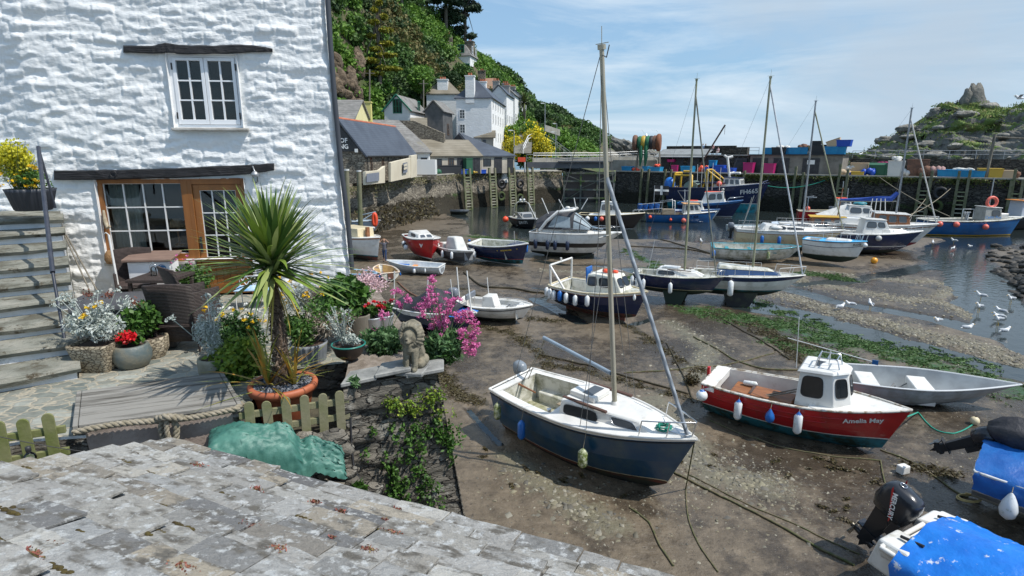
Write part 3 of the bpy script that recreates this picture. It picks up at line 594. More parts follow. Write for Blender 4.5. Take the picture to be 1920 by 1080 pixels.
for z in(7.3,7.85):mb.tube([(ga.x,99.3,z),(gb.x,99.3,z)],.035,5)
mb.bd('handrail',steel,t,True)
# -- houses
FR=mat('white_frame',(.75,.75,.72),.5);FG=mat('green_frame',(.02,.16,.10),.5);FB=mat('black_door',(.02,.022,.025),.6,(.04,.04,.045),sc=2);FBL=mat('brown_frame',(.12,.07,.04),.6)
def wdw(par,o,ux,w_,h,fr=FR,nx=2,ny=3,name='window',d=.06,glass=dgl):
 """o bottom centre on the wall (parent coordinates), ux along the wall; faces n = ux x up"""
 ux=Vc(ux).normalized();up=Vc((0,0,1));n=ux.cross(up);o=Vc(o);B=w_*.09
 def bar(mb,cx,cz,sx,sz,y0,y1):
  P=[o+ux*(cx+a*sx/2)+up*(cz+b*sz/2)+n*y for y in(y0,y1)for a,b in((-1,-1),(1,-1),(1,1),(-1,1))];mb.hexa(P)
 mb=MB();bar(mb,0,B/2,w_,B,-.02,d);bar(mb,0,h-B/2,w_,B,-.02,d)
 for s in(-1,1):bar(mb,s*(w_/2-B/2),h/2,B,h-2*B,-.02,d)
 for i in Rg(1,nx):bar(mb,-w_/2+w_*i/nx,h/2,B*.7,h-2*B,-.02,d*.8)
 for i in Rg(1,ny):bar(mb,0,h*i/ny,w_-2*B,B*.5,-.02,d*.7)
 f=mb.bd(name,fr,par,auto=None);mp_=MB();bar(mp_,0,h/2,w_-2*B,h-2*B,-.02,d*.4);mp_.bd('pane',glass,f);return f
def hse(name,lab,pa,pb,Y,ang,dep,z0,pe,pr,wm,rm,roof='x',wins=(),chims=(),cat='house',over=.25,ridge=None,gmat=None,cut=0):
 u0,u1=(pa-960)/FPX/1.026,(pb-960)/FPX/1.026;A=Vc((u0*Y,Y,0));a=R(ang);dx,dy=MC(a),MS(a)
 w_=(u1*A.y-A.x)/(dx-u1*dy);ze=W(pa,pe,Y).z;H=ze-z0;
 t=thg(name,lab,cat,(A.x,A.y,z0),a)
 yr=Y+dep*.5*MC(a)if roof!='y' else Y;zr=W((pa+pb)/2,pr,yr).z;rise=max(.5,zr-ze)
 mb=MB();mb.hexa([(0,0,0),(w_,0,0),(w_,dep,0),(0,dep,0),(0,0,H),(w_,0,H),(w_,dep,H),(0,dep,H)])
 if roof=='y':mb.prism([(0,0,H),(w_,0,H),(w_/2,0,H+rise-.1)],(0,dep,0))
 if roof=='x':mb.prism([(0,0,H),(0,dep,H),(0,dep/2,H+rise-.1)],(w_,0,0))
 mb.bd('wall',wm,t,bevel=0)
 mb=MB();o=over;th=.16
 def slope(a_,b_,c_,d_):a_,b_,c_,d_=map(Vc,(a_,b_,c_,d_));n=(b_-a_).cross(d_-a_).normalized()*th;n=n if n.z>0 else-n;mb.prism([a_,b_,c_,d_]if(c_-d_).length>.01 else[a_,b_,c_],n)
 s=rise/(w_/2)if roof=='y' else rise/(dep/2)
 if roof=='y':
  slope((-o,-o,H-o*s),(-o,dep+o,H-o*s),(w_/2,dep+o,H+rise),(w_/2,-o,H+rise));slope((w_+o,-o,H-o*s),(w_+o,dep+o,H-o*s),(w_/2,dep+o,H+rise),(w_/2,-o,H+rise))
 elif roof=='x':
  slope((-o,-o,H-o*s),(w_+o,-o,H-o*s),(w_+o,dep/2,H+rise),(-o,dep/2,H+rise));slope((-o,dep+o,H-o*s),(w_+o,dep+o,H-o*s),(w_+o,dep/2,H+rise),(-o,dep/2,H+rise))
 else:
  if w_>=dep:r0,r1=(dep/2,dep/2),(w_-dep/2,dep/2)
  else:r0,r1=(w_/2,w_/2),(w_/2,dep-w_/2)
  if roof=='hr':r0=(0,dep/2)
  e=H-o*.5;c=[(-o,-o,e),(w_+o,-o,e),(w_+o,dep+o,e),(-o,dep+o,e)];t0=(*r0,H+rise);t1=(*r1,H+rise)
  if w_>=dep:slope(c[0],c[1],t1,t0);slope(c[3],c[2],t1,t0);mb.prism([c[1],c[2],t1],(0,0,th));mb.prism([c[0],c[3],t0],(0,0,th))
  else:slope(c[0],c[3],t1,t0);slope(c[1],c[2],t1,t0);mb.prism([c[0],c[1],t0],(0,0,th));mb.prism([c[3],c[2],t1],(0,0,th))
 rf=mb.bd('roof',rm,t)
 if ridge:
  mb=MB();k=[(w_/2,-o,H+rise+.1),(w_/2,dep+o,H+rise+.1)]if roof=='y' else[(-o,dep/2,H+rise+.1),(w_+o,dep/2,H+rise+.1)];mb.tube(k,.17,6);mb.bd('ridge_tiles',ridge,rf)
 for(cx,cy,cw,ch,cm,pots)in chims:
  x,y=cx*w_,cy*dep;zb=H-.8;zt=H+rise*1.0+ch;mb=MB();mb.box((x,y,(zb+zt)/2),(cw,cw*.8,zt-zb));mb.box((x,y,zt+.05),(cw+.2,cw*.8+.2,.16))
  c=mb.bd('chimney',cm,rf if cm!=wm else t)
  for i in Rg(pots):mb=MB();mb.lathe([(.14,0),(.17,.1),(.12,.45),(.15,.5)],8,(x+(i-(pots-1)/2)*.4,y,zt+.1));mb.bd('chimney_pot',red_tile,t)
 for q in wins:
  f,uu,vv,ww,hh=q[:5];fr=q[5]if len(q)>5 else FR;kind=q[6]if len(q)>6 else 'window';nn=q[7]if len(q)>7 else(2,2)
  if f=='f':op,ux=(uu*w_,0,vv),(1,0,0)
  else:op,ux=(w_,uu*dep,vv),(0,1,0)
  if kind=='door':
   mb=MB();n=Vc(ux).cross(Vc((0,0,1)));P=[Vc(op)+Vc(ux)*a_*ww/2+Vc((0,0,b_*hh))+n*y for y in(-.02,.07)for a_,b_ in((-1,0),(1,0),(1,1),(-1,1))];mb.hexa(P);mb.bd('door',fr,t)
  else:wdw(t,op,ux,ww,hh,fr,*nn)
 return t,w_,H,rise
wh,w_,H,rs=hse('stone_warehouse','rubble stone warehouse with blue slate roof, red ridge and black sign on its gable',590,683,61,-6,19,5.05,289,224,sfr,slate_blue,'y',[('s',.10,1.0,.5,1.9,FBL,'window',(1,2)),('s',.30,1.4,.8,1.3,FBL,'window',(2,2))],cat='warehouse',ridge=red_tile)
mb=MB();mb.prism([(w_*.52-.2,-.06,H+.25),(w_*.95,-.06,H+.25),(w_*.56,-.06,H+rs*.80),(w_*.5-.2,-.06,H+rs*.84)],(0,-.05,0));sg=mb.bd('name_board',black_m,wh)
lt=mat('sign_white',(.8,.8,.78),.5)
for s_,z in(('OF',H+1.32),('NG',H+.72)):textmesh('lettering',s_,.62,frameM((w_*.61,-.125,z),(1,0,0),(0,0,1)),lt,sg,.008,.012)
mb=MB();mb.box((w_*.86,-.16,H+.35),(.3,.25,.35));mb.bd('floodlight',FR,wh)
for k,yy in enumerate((.5,7.4,18.6)):mb=MB();mb.tube([(w_+.12,yy,H-.1),(w_+.14,yy+.05,0)],.06,6);mb.bd('drainpipe',black_m,wh)
mb=MB();mb.tube([(w_+.3,0,H-.2),(w_+.3,19,H-.2)],.08,6);mb.bd('gutter',black_m,wh)
# cream yard walls with grey painted panels before the warehouse
grp=mat('grey_painted_panel',(.17,.19,.23),.7,(.20,.22,.26),sc=3)
def flatwall(name,lab,pts,th,m_,cat='wall',**k):
 P=[(W(px,pb,Y),W(px,pt,Y))for px,pb,pt,Y in pts];t=thg(name,lab,cat,P[0][0]);M_=MB()
 for(a,b),(c,d)in zip(P[:-1],P[1:]):
  n=Vc((c.y-a.y,-(c.x-a.x),0)).normalized()*-th;M_.prism([a,c,d,b],n)
 M_.bd('wall_panel',m_,t,True,bevel=.02);return t
t=flatwall('yard_wall','cream painted yard wall with a grey panel below the warehouse windows',[(686,347,322,58.6),(712,344,319,62),(722,343,311,63.5)],.3,wall_cream)
a,b=W(688,342,58.5),W(711,324,61.8);P=[W(688,342,58.4),W(711,339,61.6),W(711,323,61.6),W(688,326,58.4)];mb=MB();mb.prism(P,(-.05,0,0));pn=mb.bd('painted_panel',grp,t,True)
t=flatwall('yard_wall','tall cream buttress wall with pinkish lettering board beside the warehouse',[(733,341,305,64),(747,338,301,66),(752,337,300,67)],.3,wall_cream)
t=flatwall('yard_wall','tall cream wall bearing a framed grey notice near the white balcony',[(752,337,300,67.4),(770,333,296,71)],.3,wall_cream)
P=[W(756,325,67.6),W(764,323,69.2),W(764,304,69.2),W(756,306,67.6)];mb=MB();mb.prism(P,(-.05,0,0));pn=mb.bd('notice_board',grp,t,True)
for yy in(.3,.62):
 P=[W(757.2,325-19*yy-.5,67.5),W(763,323-19*yy-.5,69.0),W(763,323-19*yy-5,69.0),W(757.2,325-19*yy-5,67.5)];mb=MB();mb.prism([p+Vc((.03,-.02,0))for p in P],(-.02,0,0));mb.bd('lettering_strip',wall_cream,pn,True)
flatwall('yard_wall','cream wall end standing right against the warehouse drainpipe',[(771,334,292,71),(782,331,290,74)],.3,wall_cream)
hse('grey_roof_loft','building with large pale grey slate roof between warehouse and net lofts',672,804,84,4,12,5.05,286,226,wall_white,slate_grey,'hr',[('f',.80,1.2,.9,1.5),('f',.93,.3,.9,2.1,FB,'door')])
hse('net_loft','low buff net loft with brown lichened roof and small dark windows',803,902,87,27,11,5.05,293,263,wall_buff,slate_brown,'x',[('f',.18,1.1,1.1,1.1,FB),('f',.42,.9,.9,1.4,FBL),('f',.60,0,1.1,2.3,FB,'door'),('f',.80,0,1.2,2.3,FB,'door'),('f',.92,0,1.0,2.3,FB,'door')],cat='net loft')
hse('net_loft','low net loft with dark blue slate roof and black doors at the quay end',902.6,964,91.4,27,18,5.05,292,250,wall_buff,slate_blue,'hr',[('f',.17,1.1,1.3,1.1,FB),('f',.50,0,1.3,2.4,FB,'door'),('f',.88,0,1.0,2.3,FB,'door')],cat='net loft')
sw=[('f',.17,h,.95,1.5,FR,'window',(2,3))for h in(2.0,5.9,8.3)]
wst=[('s',u,h,.9,1.6,FR,'window',(2,2))for u in(.10,.28,.46,.64,.84)for h in(1.6,4.6,7.6,10.0)]
hse('white_townhouse','tall white harbourside house with black windows and chimney on its end wall',857,922,104,-6,19,5.5,184,160,wall_white,slate_blue,'hip',sw+wst,[(.40,.02,1.5,.4,wall_white,2),(.5,.55,1.3,.6,wall_white,3)])
t=thg('lean_to','grey roofed porch hung on the tall white house, with dark window','porch',W(905,260,103.5))
a=W(888,259,103.6);b=W(929,259,101.8);mb=MB();mb.prism([a,b,b+Vc((0,1.6,1.2)),a+Vc((0,2,1.2))],(0,0,.12));mb.bd('roof',slate_brown,t,True)
mb=MB();a=W(903,277,103.2);b=W(925,277,102.4);mb.prism([a,b,b+Vc((0,0,2)),a+Vc((0,0,2))],(0,1,0));mb.bd('wall',wall_buff,t,True);mb=MB();mb.prism([W(905,272,103.1),W(911,272,102.9),W(911,262,102.9),W(905,262,103.1)],(0,-.06,0));mb.bd('window',ggl,t,True)
hse('hip_roof_house','white house with brown hipped roof and red chimney pots left of the tallest',803,864,113,0,12,6,176,150,wall_white,slate_brown,'hip',[('f',.18,9.3,1.0,1.9,FBL),('f',.88,1.2,1.6,1.2,FB)],[(.48,.1,1.9,-.6,wall_white,3)])
wr=[('s',u,h,.9,1.5,FR,'window',(2,2))for u in(.12,.36,.62,.86)for h in(2.2,5.2,8.2)]
hse('terrace_house','first white terrace house stepping back beyond the tallest white house',921,950,124,-8,10,6,176,160,wall_white,slate_blue,'y',wr,[(.3,.1,1.3,.8,mat('render_grey',(.35,.33,.30),.8),3),(.6,.9,1.3,.8,MT['render_grey'],3)])
hse('terrace_house','white terrace house with gabled dormers, in the middle of the stepped row',935,965,135,-8,9,7,178,164,wall_white,slate_grey,'y',wr,[(.35,.2,1.4,.9,MT['render_grey'],3)])
hse('terrace_house','last white terrace house of the row beside the palm tree',950,979,145,-8,8,8,181,169,wall_white,slate_blue,'y',wr+[('f',.7,6,1,1.6,FBL),('f',.7,2.5,1,1.6,FBL)],[(.3,.3,1.4,.9,MT['render_grey'],3)])
hse('hillside_house','house with reddish brown roof above the white terrace',898,925,138,-4,10,14,166,148,wall_buff,mat('rusty_roof',(.30,.16,.10),.8,(.22,.17,.12),sc=.5),'x',[],[(.15,.3,1.6,1.4,sfr,2)])
hse('villa','white villa with grey hipped roof high on the wooded hill',854,884,150,-12,9,24,105,88,wall_white,slate_grey,'hip',[('f',.45,8.3-.8,1.8,1.9,FG),('f',.7,3.5,2.2,1.6,FG),('s',.25,7.5,1.2,1.8),('s',.6,7.5,1.2,1.8)],[(.7,.5,2.0,1.0,sfr,2)])
t=thg('chimney_stack','lone rubble chimney with red pot among bushes left of the villa','chimney',W(842,95,152));q=W(842,92,152);mb=MB();mb.box((q.x,q.y,q.z),(1.7,1.5,6));mb.bd('stack',sfr,t,True);mb=MB();mb.lathe([(.3,0),(.25,1)],8,(q.x,q.y,q.z+3));mb.bd('chimney_pot',red_tile,t,True)
ct,w_,H,rs=hse('green_trim_cottage','small white cottage with green gable boards and green window',724,772,97,-9,9,7,207,179,wall_white,slate_grey,'y',[('f',.52,7.2,1.5,2.2,FG,'window',(3,2)),('s',.5,7.8,1.2,1.6,FG)])
for s in(0,1):mb=MB();mb.tube([(w_*s+(.3 if s else-.3),-.3,H-.2),(w_/2,-.3,H+rs+.12)],.13,4,smooth=False);mb.bd('gable_board',FG,ct)
hse('slate_hung_cottage','narrow cottage hung with dark slate beside the tall white house',799,832,98,-9,6,6,208,189,wall_grey,slate_grey,'y',[('s',.5,5.0,1.2,1.8,FBL)])
hse('garden_shed','small white outhouse with slanting grey roof below the green cottage',774,800,95,8,3.2,8,240,222,wall_white,slate_brown,'x',[],cat='shed')
flatwall('retaining_wall','rough stone retaining wall under the green trimmed cottage',[(722,262,226,94),(775,262,226,93.5),(832,268,250,92.5)],.8,sfr,'wall')
hse('yellow_cottage','pale yellow cottage with lichened slate roof and tall yellow chimney',590,666,77,3,12,6,224,189,yellow_wall,slate_grey,'x',[('s',.42,4.3,.7,1.1,FBL)],[(.97,.93,1.1,.2,mat('yellow_chimney',(.62,.56,.20),.8),0)])
q=W(781,50,148);hse('hilltop_hut','small grey hut half hidden under the pines on the hill',772,788,148,0,4,q.z-4,48,40,wall_white,slate_grey,'x',cat='hut')
# -- trees
def tree(name,lab,base,h,crown,m_,trunk_r=.3,lean=(0,0),n=3000,ln=.7,wd=.4,cat='tree',k=9,limbs=5,br=.5,group=None,thick=.5,bark=None):
 b=Vc(base);t=thg(name,lab,cat,b,group=group);top=b+Vc((lean[0],lean[1],h));mb=MB()
 mb.tube([b-Vc((0,0,.6)),b.lerp(top,.45)+Vc((.15,0,0)),top],[trunk_r,trunk_r*.7,trunk_r*.25],7)
 for(cx,cy,cz,rx,ry,rz_)in crown:
  c=b+Vc((cx,cy,cz))
  for _ in Rg(limbs):e=c+Vc((RU(-rx,rx),RU(-ry,ry),RU(-rz_*.4,rz_*.5)))*.8;s=b.lerp(top,RU(.35,.8));mb.tube([s,s.lerp(e,.5)+Vc((0,0,.2)),e],[trunk_r*.3,trunk_r*.2,trunk_r*.06],5)
 mb.bd('trunk',bark or mat('bark',(.10,.08,.06),.9,(.16,.14,.11),sc=6),t,True)
 P=np.concatenate([bpt(int(n/len(crown)),(b.x+cx,b.y+cy,b.z+cz),(rx,ry,rz_),k,thick,br)for cx,cy,cz,rx,ry,rz_ in crown])
 lvs('crown',P,ln,wd,m_,t);return t
pine_m=mat('dark_pine',(.016,.04,.02),.8,isl=[(.03,.065,.028),(.012,.028,.014),(.045,.075,.03)]);fir_m=mat('golden_conifer',(.22,.23,.02),.7,isl=[(.34,.31,.02),(.08,.12,.02),(.42,.36,.03)],trl=.2)
def flatcrown(rad,lay,z0,z1):return[(RU(-.6,.6)*rad,RU(-.5,.5)*rad,z0+(z1-z0)*i/(lay-1),rad*RU(.35,.65),rad*.5,(z1-z0)/lay*RU(.7,1.5))for i in Rg(lay)]
for px,py,Y,h,rad,lab in((640,10,112,15,9,'big dark pine leaning over the hillside next to the cottage wall'),(690,-20,124,15,7,'dark pine at the top edge above the golden conifer'),(752,5,136,15,6.5,'dark pine between the big pine and the open crowned ones'),(800,45,150,17,6.5,'open crowned pine with sky showing between its branches'),(836,52,152,19,7,'tallest open pine on the crest above the villa'),(872,85,156,15,5.5,'rightmost brownish pine on the crest beside the villa')):
 b=W(px,py,Y);c=flatcrown(rad,13,h*.2,h*1.05);tree('pine_tree',lab,(b.x,b.y,b.z-1),h,c,pine_m,.5,n=11000,ln=1.0,wd=.34,k=7,limbs=2,br=.5,thick=.9,group='dark pines along the hill crest')
b=hillat(715,150)+Vc((1.0,-3,-.5));c=[(RU(-.4,.4)+(.5 if i%2 else-.5)*(3.4-.27*i),RU(-1,1),1.0+i*1.0,3.1-.24*i,2.6-.2*i,.42)for i in Rg(12)]
tree('golden_conifer','golden green conifer with tiered boughs, alone on the hillside',(b.x,b.y,b.z),12.6,c,fir_m,.35,n=11000,ln=.75,wd=.36,k=6,limbs=3,br=.5,thick=.9)
for px,py,Y,r,c,lab in((918,128,168,4.2,2,'dark rounded tree right of the villa on the skyline'),(940,140,172,5.5,1,'broad green tree behind the terrace chimneys'),(958,158,174,5.0,2,'dark domed tree at the end of the ridge'),(1010,200,178,3.4,1,'rounded shrub tree on the skyline beyond the palm'),(1040,212,182,4,2,'dark shrub tree half way down the far slope'),(1062,222,186,3.6,2,'low dark tree near the end of the green slope'),(884,112,160,3.5,2,'dark bushy tree just behind the villa')):
 q=W(px,py,Y);tree('round_tree',lab,(q.x,q.y,q.z-r),r*1.2,[(0,0,r*.9,r*1.1,r,r*.95)],bush_cols[c],.3,n=int(520*r),ln=1.1,wd=.6,k=10)
gm_=mat('broom_flowers',(.55,.47,.02),.6,isl=[(.62,.52,.02),(.20,.24,.02),(.60,.50,.03),(.10,.16,.02)],trl=.25)
for px,py,Y,r,lab in((963,280,118,2.6,'yellow flowering broom right beside the tall white house'),(957,252,122,2.3,'green and yellow bush against the terrace wall'),(1003,268,120,3.0,'large yellow flowering broom above the steps'),(1018,285,118,2.6,'yellow flowering broom lowest on the slope beside the handrail'),(995,250,124,2.4,'green bush with yellow tips at the top of the steps')):
 q=W(px,py,Y);t=thg('broom_bush',lab,'bush',(q.x,q.y,q.z-r));mb=MB();mb.tube([(q.x,q.y,q.z-r),(q.x,q.y,q.z)],[.12,.05],5);mb.bd('stem',MT['bark'],t,True)
 lvs('foliage',bpt(int(800*r),(q.x,q.y,q.z),(r,r,r*1.1),9),.5,.3,gm_ if 'flowering' in lab else bush_cols[0],t)
 lvs('blossom',bpt(int(230*r),(q.x,q.y,q.z+.1),(r*1.02,r,r*1.15),9,.1),.45,.35,mat('broom_yellow',(.75,.62,.02),.6,trl=.2),t)
for px,py,Y,r,lab in((788,148,112,3.2,'rounded dark green shrub above the hip roofed house'),(745,190,104,2.4,'bushy shrub by the green cottage gable'),(862,140,135,4,'rounded bright bush below the villa'),(838,150,128,3.2,'dense green bush behind the red chimney pots'),(800,165,116,2.4,'russet green bush at the roof corner of the hip roofed house'),(668,205,88,2.0,'dark bush in the garden beside the yellow chimney'),(1012,215,140,2.6,'clipped green bush beside the hillside path')):
 q=W(px,py,Y);tree('garden_bush',lab,(q.x,q.y,q.z-r*.9),r*.9,[(0,0,r*.8,r,r,r*.85)],bush_cols[random.choice((0,1,1,2))],.15,n=int(800*r),ln=.6,wd=.35,cat='bush')
 # palm beyond the terrace
def strapleaves(mb,c,n,L_,wd,el=(-.2,1.4),droop=.5,seg=5,m=0,up=0,curl=.25,nm=1):
 c=Vc(c)
 for i in Rg(n):
  a=RU(0,2*math.pi);e=RU(*el);l=L_*RU(.75,1.1);hd=Vc((MC(a),MS(a),0));side=Vc((-hd.y,hd.x,0));pts=[]
  p=c+Vc((0,0,RU(0,up)));dr=droop*RU(.4,1.4);w0=wd*RU(.7,1.2);ang=e;cu=RU(-curl,curl)
  for k in Rg(seg+1):
   t=k/seg;w_=w0*(.55+.45*MS(math.pi*min(1,t*1.6+.15))if t<.55 else 1-(t-.55)/.45*.97)*.5
   u=(side+Vc((0,0,.35))*cu).normalized();pts.append((p-u*w_,p+u*w_));ang-=dr*(1.0/seg)*(.3+1.4*t);p=p+(hd*MC(ang)+Vc((0,0,MS(ang))))*l/seg+side*cu*l/seg*t
  mb.add([x for pr in pts for x in pr],[(2*k,2*k+1,2*k+3,2*k+2)for k in Rg(seg)],m if nm==1 else random.randrange(nm),True)
q=W(983,192,142);t=thg('palm_tree','fan headed palm above the end of the white terrace','palm',(q.x,q.y,q.z-4));mb=MB();mb.tube([(q.x,q.y,q.z-4),(q.x,q.y,q.z)],[.4,.3],8);mb.bd('trunk',MT['bark'],t,True);mb=MB();strapleaves(mb,q,90,3.0,.35,(-.4,1.3),.9);mb.bd('crown',mat('palm_fronds',(.07,.10,.03),.7,isl=[(.12,.15,.04),(.05,.07,.02)]),t,True,fixn=False)
# steps, path, rails and lamps on the slope
t=thg('hillside_steps','grey stone steps climbing the slope beside the yellow broom','steps',W(985,282,112))
mb=MB()
for i in Rg(14):a=W(980+i*.4,285-i*3.3,112+i*1.2);mb.box((a.x,a.y,a.z),(3.2,1.3,.45))
mb.bd('treads',concrete,t,True)
def railing(name,lab,pts,m_,h=1.0,post=2.0,r=.035,bars=2,cat='railing',par=None):
 t=thg(name,lab,cat,pts[0])if par is None else par;L_=resample(pts,post);mb=MB()
 for p in L_:mb.tube([p,p+Vc((0,0,h))],r,5)
 mb.bd('posts',m_,t,True);mb=MB()
 for b in Rg(bars):mb.tube([p+Vc((0,0,h*(1-b/max(1,bars)*.9)))for p in pts],r,5,smooth=False)
 mb.bd('rails',m_,t,True);return t
wpa=mat('white_paint',(.72,.72,.70),.5,(.60,.60,.57),sc=3)
railing('handrail','white handrail running up beside the hillside steps',[W(981,288,108),W(990,268,116),W(1000,262,120)],wpa,1.3,3,.07)
railing('handrail','pale handrail stepping down the rocky slope towards the gate',[W(1020,262,122),W(1045,278,120),W(1070,298,112)],steel,1.2,3,.05)
for px,py,pt,Y,lab in((964,322,245,100,'tall grey lamp post in front of the lower broom'),(1022,232,194,135,'lamp post on the hillside path'),(1042,300,248,118,'lamp post with twin heads on the rocks above the girder'),(1044,246,232,140,'small lamp post far along the path')):
 a=W(px,py,Y);b=W(px,pt,Y);t=thg('street_lamp',lab,'lamp post',a);mb=MB();mb.tube([a-Vc((0,0,2)),b],[.09,.06],6);mb.tube([b,b+Vc((-.6,0,.1))],.05,5);mb.bd('pole',steel,t,True);mb=MB();mb.box(b+Vc((-.6,0,.05)),(.7,.3,.18));mb.bd('lamp_head',FR,t,True)
for px,py,pt,Y,lab in((693,180,130,100,'wooden utility pole rising behind the yellow chimney'),(794,195,150,108,'thin wooden pole behind the green roofed cottage'),(736,190,148,112,'weathered trunk like pole beside the hill garden')):
 a=W(px,py+20,Y);b=W(px,pt,Y);t=thg('utility_pole',lab,'pole',a);mb=MB();mb.tube([a,b],[.16,.12],7);mb.bd('pole',wood_old,t,True);mb=MB();mb.box(b-Vc((0,0,.6)),(1.6,.12,.12));mb.bd('crossarm',wood_old,t,True)
flatwall('path_wall','low grey concrete wall along the hillside path',[(1022,246,234,135),(1050,255,243,137)],.4,concrete,'wall')
flatwall('path_wall','low grey garden wall where the two walkers stand',[(982,240,228,130),(1002,244,233,129)],.4,concrete,'wall')
flatwall('parapet','long pale parapet wall behind the harbour gate',[(1000,305,297,104),(1060,304,296,106),(1140,303,294,108),(1225,303,291,110)],.5,concrete,'wall')
railing('railing','thin steel railing along the parapet behind the harbour gate',[W(1000,297,104),W(1140,296,108),W(1215,292,110)],steel,.9,3,.03)
# -- white cottage
CT=Vc((1,.12,0)).normalized();CP=Vc((-3.45,11.9,0));CN=Vc((CT.y,-CT.x,0))
def HW(px,py,out=0.0):
 d=ray(px,py);O=Vc((0,0,CAMH));s=(CP+CN*out-O).dot(CN)/d.dot(CN);return O+d*s
def sz(p):return(p-CP).dot(CT),p.z
def cw(s,z,out=0.0):p=CP+CT*s+CN*out;return Vc((p.x,p.y,z))
TZ=5.2
cot=thg('white_cottage','white rough rendered cottage with black timber lintels over windows and orange wood front','cottage',(CP.x-4,CP.y,TZ))
ce0,ce1=sz(HW(608,0)),sz(HW(655,505))
def edge_s(z):return ce1[0]+(ce0[0]-ce1[0])*(z-ce1[1])/(ce0[1]-ce1[1])
w1a,w1b=sz(HW(320,172))[0],sz(HW(452,172))[0];w1z0,w1z1=sz(HW(385,240))[1],sz(HW(385,101))[1]
sh0,sh1=sz(HW(188,400))[0],sz(HW(465,400))[0];shz1=sz(HW(330,334))[1];shz0=sz(HW(290,487))[1];dr0=sz(HW(362,450))[0]
NS,NZ=560,420;zz=LS(-.5,11.9,NZ);uu=LS(0,1,NS)**.75
S=np.zeros((NZ,NS));Z=np.repeat(zz[:,None],NS,1)
er=NA([edge_s(z)for z in zz])+.05*(fbm(zz*2.2,zz*0+3,3,5)-.5)*2;S[:]=-9.5+(er[:,None]+9.5)*uu[None,:]
jit=.35*(fbm(S*.8,Z*.8,2,71)-.5)
off=.026*(fbm(S*1.2+jit,Z*3.2,3,13)-.5)*2+.024*(fbm(S*2.6,Z*9.5+jit*6,4,23,.6)-.5)*2+.016*(fbm(S*7,Z*24+jit*9,4,33,.6)-.5)*2
wv_=.5*(fbm(S*.9,Z*1.3,2,61)-.5);rw=(Z+.35*wv_)*6.3;ri=np.floor(rw);xx=S*2.6+ri*.41+vnoise(ri,ri*0+.5,5)*3;xi=np.floor(xx);hh_=vnoise(xi*7.3+ri*3.1,ri*5.7+xi*.3,8);fr_=np.minimum(np.minimum(rw-ri,1-rw+ri),np.minimum(xx-xi,1-xx+xi)*2.0);off+=.050*(hh_-.35)*np.clip(fr_*4.5,0,1)**.7
rg=1-np.abs(fbm(S*2.1,Z*6.0,4,43)-.5)*2;off+=.022*(rg**3-.4)
ls=sz(HW(52,150))[0];off-=.16*np.clip((ls+.05*np.sin(Z*3)-S)/.7,0,1)+.04*np.clip(ls-S,0,3)
off-=.10*np.clip(1-(er[:,None]-S)/.12,0,1)**2
def inside(a,b,c,d,m_=0):return(S>a-m_)&(S<b+m_)&(Z>c-m_)&(Z<d+m_)
k1=inside(w1a,w1b,w1z0,w1z1);k2=inside(sh0,dr0,shz0,shz1)|inside(dr0-.01,sh1,TZ-.1,shz1)
# smooth the surface near openings
def near(a,b,c,d,w_=.14):
 dx=np.maximum(np.maximum(a-S,S-b),0);dz=np.maximum(np.maximum(c-Z,Z-d),0);return np.clip(1-np.hypot(dx,dz)/w_,0,1)
for q in(near(w1a,w1b,w1z0,w1z1),near(sh0,sh1,shz0,shz1)):off=off*(1-.8*q)-.02*q
P=np.stack([CP.x+CT.x*S+CN.x*off,CP.y+CT.y*S+CN.y*off,Z],-1)
keep=~((k1|k2)[:-1,:-1]&(k1|k2)[1:,1:])
gridmesh('wall',P,white_render,cot,keep=keep)
# body of the house behind the front skin
mb=MB();a=cw(-9.5,0,-.5);b=cw(edge_s(0)-.25,0,-.5);bd=Vc((-3.2,6.5,0));b2=cw(edge_s(11.9)-.25,0,-.5)
r0=cw(edge_s(0)-.02,-.5,-.03);r1=cw(edge_s(11.9)-.02,11.9,-.03)
mb.add([r0,r0+bd,r1+bd,r1],[(0,1,2,3)]);mb.add([cw(-9.5,11.85,0),cw(edge_s(11.9)-.02,11.85,-.02),cw(edge_s(11.9),11.85,-.02)+bd,cw(-9.5,11.85)+bd],[(0,1,2,3)])
mb.add([cw(-9.5,-.5)+bd,r0+bd,r1+bd,cw(-9.5,11.9)+bd],[(0,1,2,3)]);mb.bd('side_wall',white_render,cot,True)
# rooms behind the glass
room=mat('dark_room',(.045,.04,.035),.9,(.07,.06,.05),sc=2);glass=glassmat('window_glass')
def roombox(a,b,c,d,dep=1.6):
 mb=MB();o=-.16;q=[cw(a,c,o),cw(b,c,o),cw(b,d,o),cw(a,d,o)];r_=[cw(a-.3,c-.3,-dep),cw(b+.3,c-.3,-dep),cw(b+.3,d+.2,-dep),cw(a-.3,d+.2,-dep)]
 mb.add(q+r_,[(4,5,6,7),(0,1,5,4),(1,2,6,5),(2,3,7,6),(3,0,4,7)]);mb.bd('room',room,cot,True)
def reveal(a,b,c,d,m_=white_render):
 mb=MB();
 for(s0,z0,s1,z1)in((a,c,a,d),(b,c,b,d),(a,d,b,d),(a,c,b,c)):mb.add([cw(s0,z0,.06),cw(s1,z1,.06),cw(s1,z1,-.17),cw(s0,z0,-.17)],[(0,1,2,3)])
 mb.bd('reveal',m_,cot,True)
reveal(w1a+.005,w1b-.005,w1z0+.005,w1z1-.005);roombox(w1a,w1b,w1z0,w1z1);reveal(sh0+.005,sh1-.005,shz0,shz1-.005);roombox(sh0,sh1,TZ-.1,shz1,2.2)
